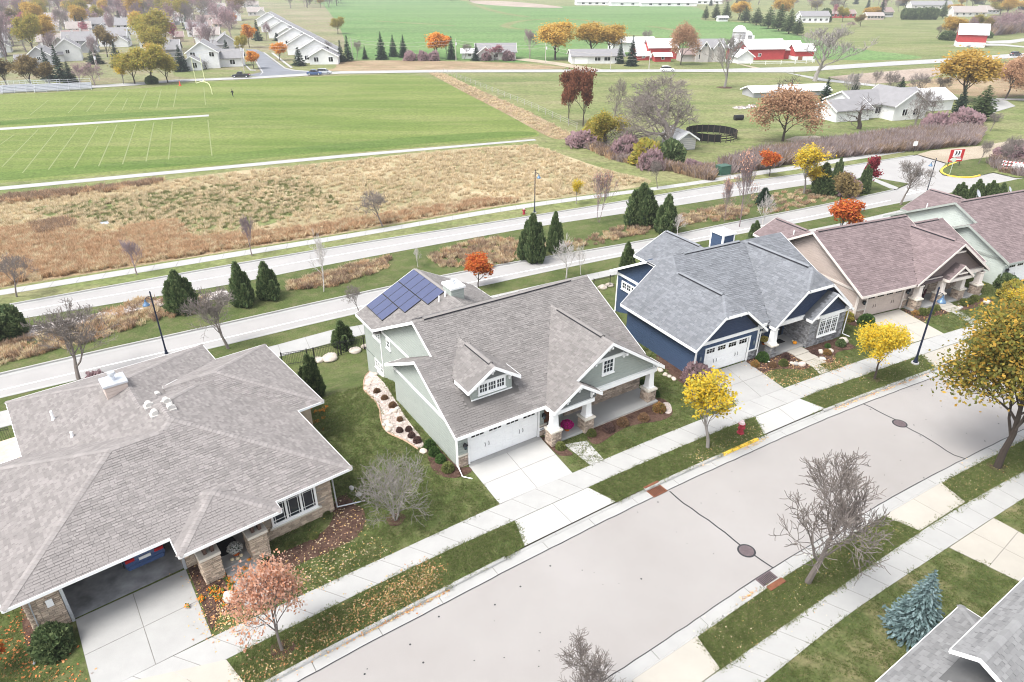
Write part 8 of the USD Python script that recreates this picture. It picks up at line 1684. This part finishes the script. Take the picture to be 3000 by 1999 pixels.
street_zone = Polygon(gp([(700, 225), (905, 225), (860, 190), (790, 140), (770, 60), (700, 40), (690, 120), (700, 190)], RZ)); zone = Polygon(gp([(-40, 210), (120, 200), (380, 190), (560, 188), (680, 150), (760, 100), (770, 40), (740, 18), (560, 2), (300, -12), (-60, -14)], RZ))
spots = []; x0, y0, x1, y1 = zone.bounds
for _ in range(6000):
    q = g.uniform((x0, y0), (x1, y1))
    if not zone.contains(shapely.Point(q)) or street_zone.contains(shapely.Point(q)): continue
    md = 20 if q[1] < 360 else 24 if q[1] < 520 else 34
    if all((q[0] - a) ** 2 + (q[1] - b_) ** 2 > md * md for a, b_, _ in spots): spots.append((*q, len(spots)))
spots = sorted(spots[:130], key=lambda t: t[1])
_seen = {}
def placed(what, x, y):
    """tells far things apart by their row and by what stands before them"""
    d = math.hypot(x, y); k = sum(d > t for t in (290, 330, 380, 440, 520, 640)); a = x / y
    row = ['front row', 'second row', 'third row', 'fourth row', 'middle rows', 'back rows', 'farthest rows'][k]
    an = ['bleachers', 'bronze trees', 'blue-toned conifers', 'overhead pole', 'yellow-green trees', 'white corner house', 'side street'][sum(a > t for t in (-.70, -.64, -.58, -.53, -.46, -.40))]
    n = _seen[(what, k, an)] = _seen.get((what, k, an), -1) + 1
    return f'{ORD[n] if n < 20 else ("twenty-" if n < 40 else "forty-") + ORD[n % 20]} {what} in the suburb {row} beyond the {an}'
for i, (x, y, _) in enumerate(spots):
    k = int(g.integers(0, 5)); sc = g.uniform(.72, .95)
    lab = placed(SN[k] + ' house', x, y)
    copy('suburb_house', SUB[k], lab, 'house', (x, y, RZ), float(g.choice([20, 25, 110, 200, -65]) + g.uniform(-8, 8)), (sc, sc, sc), f'{SN[k]} houses of the far suburb')
SP = np.array([(a, b_) for a, b_, _ in spots]); nt = 0
TK = [(TALL, 'bare mauve tree', .16), (MAUVE, 'mauve-grey bare tree', .30), (WIDE, 'spreading bare tree', .12), (GOLD, 'golden tree', .10), (ORANGE, 'orange tree', .05), (FARSPRUCE, 'dark conifer', .10), (PURPLE, 'dark red tree', .06), (OLIVE, 'olive tree', .06), (BROWN, 'bronze tree', .05)]
cum = np.cumsum([t[2] for t in TK]); tz = Polygon(gp([(-60, 215), (120, 205), (380, 195), (560, 192), (690, 170), (700, 120), (770, 40), (745, 14), (600, 0), (300, -14), (-80, -16)], RZ)); tp = []
for _ in range(9000):
    q = g.uniform((x0 - 30, y0), (x1 + 30, y1 + 40))
    if tz.contains(shapely.Point(q)) and not street_zone.contains(shapely.Point(q)) and np.hypot(*(SP - q).T).min() > 6.0 and all((q[0] - a) ** 2 + (q[1] - b_) ** 2 > 25 for a, b_ in tp):
        tp.append(q); nt += 1
        if nt >= 520: break
for q in tp:
    k = int(np.searchsorted(cum, g.random() * cum[-1])); p, l, _ = TK[k]; h = g.uniform(10, 17) if p not in (FARSPRUCE, PURPLE, ORANGE) else g.uniform(8, 12)
    copy('suburb_' + l.replace('-', '_').replace(' ', '_'), p, placed(l, *q), 'tree', (q[0], q[1], RZ), g.uniform(0, 360), (h * g.uniform(.9, 1.25),) * 2 + (h,), f'{l}s of the far suburb')
# the rowhouses beside the side street
for k, (x, y, w_) in enumerate(((935, 180, 1.0), (905, 157, 1.0), (872, 134, 1.0), (838, 110, .95), (812, 92, .9), (795, 76, .85))):
    p = building('rowhouse', f'{ORD[k]} white gabled rowhouse from the highway beside the crop field', 'house', (x, y), 8)
    gabled(p, 12, 15, 4.2, 8.2, 'wall_white', 'far_roof_grey', axis='y', wins=[('l', -4, 4.2, 1.4, 1.4), ('l', 3.5, 1.2, 1.4, 1.4), ('l', -4, 1.2, 1.4, 1.4)]); gabled(p, 7, 10, 3.0, 5.6, 'wall_white', 'far_roof_grey', x0=3, y0=-8, axis='y', wins=[('l', -2.5, 1.0, 1.5, 1.5), ('l', 2.6, 1.0, 1.5, 1.5)])
# the white gabled house at the corner
p = building('corner_house', 'white two-storey gabled house with a porch at the highway corner', 'house', (606, 196), 15)
gabled(p, 11, 10, 5.4, 8.6, 'wall_white', 'far_roof_grey', axis='y', wins=[('l', -3, 3.8, 1.5, 1.4), ('l', 3, 3.8, 1.5, 1.4), ('l', 1.5, .9, 1.6, 1.6), ('l', 3.4, .9, 1.4, 1.6)]); gabled(p, 6, 6, 2.8, 4.6, 'wall_white', 'far_roof_grey', x0=-3.2, y0=-8, axis='y', wins=[('l', -1, .9, 1.3, 1.6)]); gabled(p, 9, 7, 3.2, 5.6, 'wall_white', 'far_roof_grey', x0=8, y0=1, wins=[('f', 1, .9, 1.6, 1.4)])
# ranch houses along the highway
p = building('ranch_house', 'long white ranch house with a grey roof behind the highway', 'house', (1744, 183), 4)
gabled(p, 19, 9, 2.8, 4.6, 'wall_white', 'far_roof_grey', wins=[('f', 0, 1, 2.0, 1.2), ('f', 3.5, 1, 2.2, 1.2), ('f', 7, 1, 1.4, 1.2)], door=('f', -6, 0, 4.6, 2.2))
p = building('ranch_house', 'grey ranch house half hidden by a plum-coloured tree', 'house', (1452, 172), 3)
gabled(p, 15, 9, 3.0, 5.6, 'wall_pale', 'far_roof_grey', wins=[('f', 4, 1, 2, 1.2), ('f', 0, 1, 1.6, 1.2)]); gabled(p, 7, 6, 2.8, 5, 'wall_pale', 'far_roof_grey', x0=-4, y0=-4, axis='y')
p = building('outbuilding', 'small white outbuilding beside the grey ranch house', 'outbuilding', (1376, 171), 3); gabled(p, 6, 4, 2.4, 3.6, 'wall_white', 'metal_roof', wins=[('f', 0, .9, 1, 1)])
p = building('ranch_house', 'white ranch house with several pale roofs behind bare trees', 'house', (2560, 332), 18)
gabled(p, 20, 10, 3.2, 5.4, 'wall_white', 'far_roof_grey', wins=[('f', -7, 1, 1.6, 1.4), ('f', -4, 1, 1.6, 1.4), ('f', 5, 1, 1.6, 1.4)]); gabled(p, 10, 9, 3.4, 6.2, 'wall_white', 'far_roof_grey', x0=1, y0=-4, axis='y', wins=[('l', -1.5, 1, 1.2, 1.3), ('l', 1.5, 1, 1.2, 1.3)]); gabled(p, 12, 8, 2.8, 4.6, 'wall_white', 'metal_roof', x0=15, y0=2, wins=[('f', 0, 1, 1.4, 1.2)]); gabled(p, 9, 7, 2.6, 4.2, 'wall_white', 'far_roof_grey', x0=-12, y0=-3)
p = building('low_shed', 'long low white-roofed shed at the end of the pasture', 'shed', (2300, 278), 12); gabled(p, 22, 6, 1.6, 2.6, 'wall_grey', 'metal_roof')
p = building('animal_shed', 'small grey shed with a pale roof beside the horse pen', 'shed', (1986, 432), 20); gabled(p, 5, 4, 2.2, 3.4, 'wall_grey', 'metal_roof', axis='y')
for k in range(6): mb = MB(); mb.box(-2.04, -2.0, -2.4, 2.4, .2 + k * .35, .48 + k * .35) if 0 else mb.box(-2.0, 2.0, -2.56, -2.5, .2 + k * .34, .46 + k * .34); mb.build('slat', 'wall_pale', p)
# the red farm
p = building('barn', 'red barn with white metal roofs below the two silos', 'barn', (2222, 172), 8)
gabled(p, 16, 9, 4.2, 7.0, 'barn_red', 'metal_roof', wins=[('f', -2, 1.2, 1, 1)]); gabled(p, 10, 8, 3.6, 6.2, 'barn_red', 'metal_roof', x0=11, y0=1); gabled(p, 7.5, 6, 3.6, 5.6, 'barn_red', 'metal_roof', x0=14.5, y0=-4.5, wins=[('r', 0, 3.2, 1.1, .8)], plinth=1.3, door=('f', -1.5, 0, 1.8, 1.3)); gabled(p, 6, 5, 4.6, 7.2, 'barn_red', 'metal_roof', x0=-10, y0=-1, axis='y')
for x, y, t, r_, l in ((2157, 163, 74, 2.65, 'taller grey silo with a white dome behind the red barn'), (2182, 160, 90, 1.95, 'shorter grey silo with a white dome behind the red barn')):
    b = at(x, y); h = rise(x + 4, t, b); p = thing('silo', l, 'silo', b); mb = MB(); mb.cyl(0, 0, 0, h - r_, r_, 24); mb.build('shaft', 'silo_stone', p); mb = MB(); t_ = np.linspace(0, 1.5, 7); mb.tube([(0, 0, h - r_ + r_ * math.sin(a)) for a in t_], [r_ * math.cos(a) * 1.02 for a in t_], 24); mb.build('dome', 'metal_roof', p, smooth=True); mb = MB(); mb.box(r_ * .7, r_ * .7 + .9, -r_ * .75 - .5, -r_ * .75 + .3, 0, h - r_ + .3); mb.build('chute', 'metal_roof', p)
    for k in range(int((h - r_) / 1.2)): mb = MB(); mb.tm(trimesh.creation.annulus(r_, r_ + .05, .08).apply_translation((0, 0, .6 + k * 1.2))); mb.build('hoop', 'aluminium', p)
p = building('farmhouse', 'pale stone farmhouse with twin gables before the barn', 'house', (2067, 178), 6)
gabled(p, 11, 9, 5.2, 7.6, 'farm_stone', 'far_roof_grey', wins=[('f', -4, 1, 1, 1.6), ('f', -1.5, 1, 1, 1.6), ('f', -4, 3.4, 1, 1.4), ('f', -1.5, 3.4, 1, 1.4), ('f', 2.5, 3.4, 1, 1.4)]); gabled(p, 3, 3.4, 5.2, 7.4, 'farm_stone', 'far_roof_grey', x0=2.5, y0=-3.6, axis='y', wins=[('l', 0, 5.3, .8, 1)]); gabled(p, 3, 3, 5.2, 7.2, 'farm_stone', 'far_roof_grey', x0=-2.6, y0=-3.8, axis='y', wins=[('l', 0, 5.3, .8, 1)]); gabled(p, 5, 6, 2.8, 4.4, 'farm_stone', 'far_roof_brown', x0=-8)
p = building('white_shed', 'white shed in front of the red barn', 'shed', (2172, 184), 8); gabled(p, 6, 6, 2.6, 4.6, 'wall_white', 'metal_roof', axis='y')
for x, y, L_, D_, e, r_, a, l in ((1888, 168, 9, 7, 3.2, 5.6, 10, 'red shed with a white roof beside the spruces'), (1932, 170, 11, 8, 4.4, 7.0, 6, 'larger red shed with a white roof by the farm'), (1881, 176, 5, 3.5, 2, 3, 6, 'little red hut before the red sheds'), (1938, 180, 6, 3.6, 2.2, 3.2, 4, 'little red lean-to near the highway')):
    p = building('red_shed', l, 'shed', (x, y), a); gabled(p, L_, D_, e, r_, 'barn_red', 'metal_roof', wins=[('f', 0, .9, 1, .9)])
p = building('machine_shed', 'white open machine shed behind the spruces', 'shed', (1848, 150), 4); gabled(p, 18, 10, 4, 5.6, 'wall_white', 'metal_roof')
p = building('hill_barn', 'red barn with a white roof and white base on the hill', 'barn', (2838, 136), -25); gabled(p, 11, 10, 5.6, 9.4, 'barn_red', 'metal_roof', plinth=2.0, wins=[('l', 0, 7, 1.0, .9)])
p = building('yard_fence', 'white board fence round the barn yard', 'fence', (2255, 184), 6)
for k in range(10): a, b_ = k * .34 - .2 + 3.3, (k + 1) * .34 - .2 + 3.3; A_, B_ = np.array([17 * math.cos(a), 6 * math.sin(a), 0]), np.array([17 * math.cos(b_), 6 * math.sin(b_), 0]); mb = MB(); [mb.add([A_ + [0, 0, z], B_ + [0, 0, z], B_ + [0, 0, z + .18], A_ + [0, 0, z + .18]], [(0, 1, 2, 3)]) for z in (.4, .9)]; mb.build('rail', 'wall_white', p); mb = MB(); mb.box(A_[0] - .08, A_[0] + .08, A_[1] - .08, A_[1] + .08, 0, 1.3); mb.build('post', 'wall_white', p)
# houses on the hilltop and the far farm
for x, y, L_, D_, e, r_, wl, rf, a, l in ((2378, 66, 20, 9, 4.4, 7.2, 'wall_white', 'far_roof_grey', 6, 'white hilltop house with a verandah among dark bushes'), (2460, 52, 20, 9, 3.2, 5.6, 'barn_red', 'far_roof_brown', 4, 'low red-brown house behind the crimson hilltop tree'), (2556, 58, 12, 8, 3, 5, 'wall_tan', 'far_roof_tan', 0, 'tan hilltop house beside the golden tree'), (2590, 50, 9, 8, 4, 7, 'wall_pale', 'far_roof_brown', 20, 'small pale hilltop house beside the tall spruce'), (2830, 48, 26, 10, 3.4, 7.4, 'wall_pale', 'far_roof_tan', 0, 'grey-roofed house with dormers above the hill barn'), (2720, 26, 40, 12, 3.6, 7, 'wall_pale', 'far_roof_grey', 0, 'long pale building behind the clipped hedge'), (2115, 63, 7, 4, 2.6, 3.6, 'wall_white', 'metal_roof', 8, 'tiny white shed under the dark pines'), (2890, 40, 16, 9, 3.2, 6.4, 'wall_grey', 'far_roof_tan', 0, 'second grey-roofed hilltop house')):
    p = building('hilltop_house', l, 'house', (x, y), a); gabled(p, L_, D_, e, r_, wl, rf, wins=[('f', x_ * L_ / 5, 1.2, 1.6, 1.4) for x_ in (-2, -1, 0, 1, 2)])
for x, y, L_, D_, e, r_, l in ((1745, 15, 45, 18, 4, 8, 'first white farm shed from the golden trees on the horizon fields'), (1810, 14, 40, 22, 6, 14, 'tall white barn of the far farm'), (1880, 17, 70, 18, 4, 8, 'long white shed of the far farm'), (1955, 18, 60, 16, 3.6, 6.4, 'last long white shed of the far farm'), (2060, 12, 40, 16, 4, 8, 'white farm building beyond the dark pines')):
    p = building('farm_shed', l, 'shed', (x, y), 2); gabled(p, L_, D_, e, r_, 'wall_white', 'metal_roof', wins=[('f', x_ * L_ / 6, 1.2, 3, 1.6) for x_ in (-2, -1, 0, 1, 2)])
# wooded horizon: trees one can still tell apart, behind the fields and the hill
HZ = [(OPEN, 'bare tree'), (MAUVE, 'grey-mauve tree'), (BROWN, 'bronze tree'), (GOLD, 'golden tree'), (FARSPRUCE, 'dark conifer'), (OLIVE, 'olive tree')]
for zone_, n, nm_ in (([(2080, 30), (2400, 40), (2620, 38), (2800, 40), (3060, 70), (3060, -12), (2080, -14)], 150, 'hill woods'), ([(850, 26), (1010, 24), (1010, 4), (860, 2)], 34, 'grove at the top of the crop field'), ([(1300, 4), (1390, 5), (1390, -6), (1300, -6)], 16, 'copse on the far crop field')):
    for q in fill(zone_, n, REAR, n):
        p, l = HZ[int(g.choice(6, p=[.24, .32, .14, .12, .1, .08]))]; h = g.uniform(9, 17); hz = _seen[(l, nm_)] = _seen.get((l, nm_), -1) + 1
        copy('horizon_tree', p, f'{ORD[hz % 20]} {l} {["", "of the second score ", "of the third score ", "of the fourth score "][hz // 20]}in the {nm_} from the silos', 'tree', q, g.uniform(0, 360), (h * 1.15, h * 1.15, h), f'{l}s in the {nm_}')
# far thicket behind the hill barn reads as one mass
scatter('hill_thicket', REED_M, fill([(2890, 106), (3060, 92), (3060, 60), (2900, 74)], 700, REAR, 91), 6.0, 'dark leafless wood on the hill behind the red barn', 'thicket')
# ------------------------------------------------------------- air
v = usdkit.material(stage, '/World/Looks/haze', {'v': ('principled_volume', {'color': (.93, .95, 1.0), 'density': 0.00015, 'anisotropy': 0.2})}, [], volume='v.volume')
mb = MB(); mb.box(-1480, 1580, -190, 2580, REAR - 3.5, 60); mb.build('haze', 'water', kind='stuff'); UsdShade.MaterialBindingAPI(stage.GetPrimAtPath('/World/haze')).Bind(v)
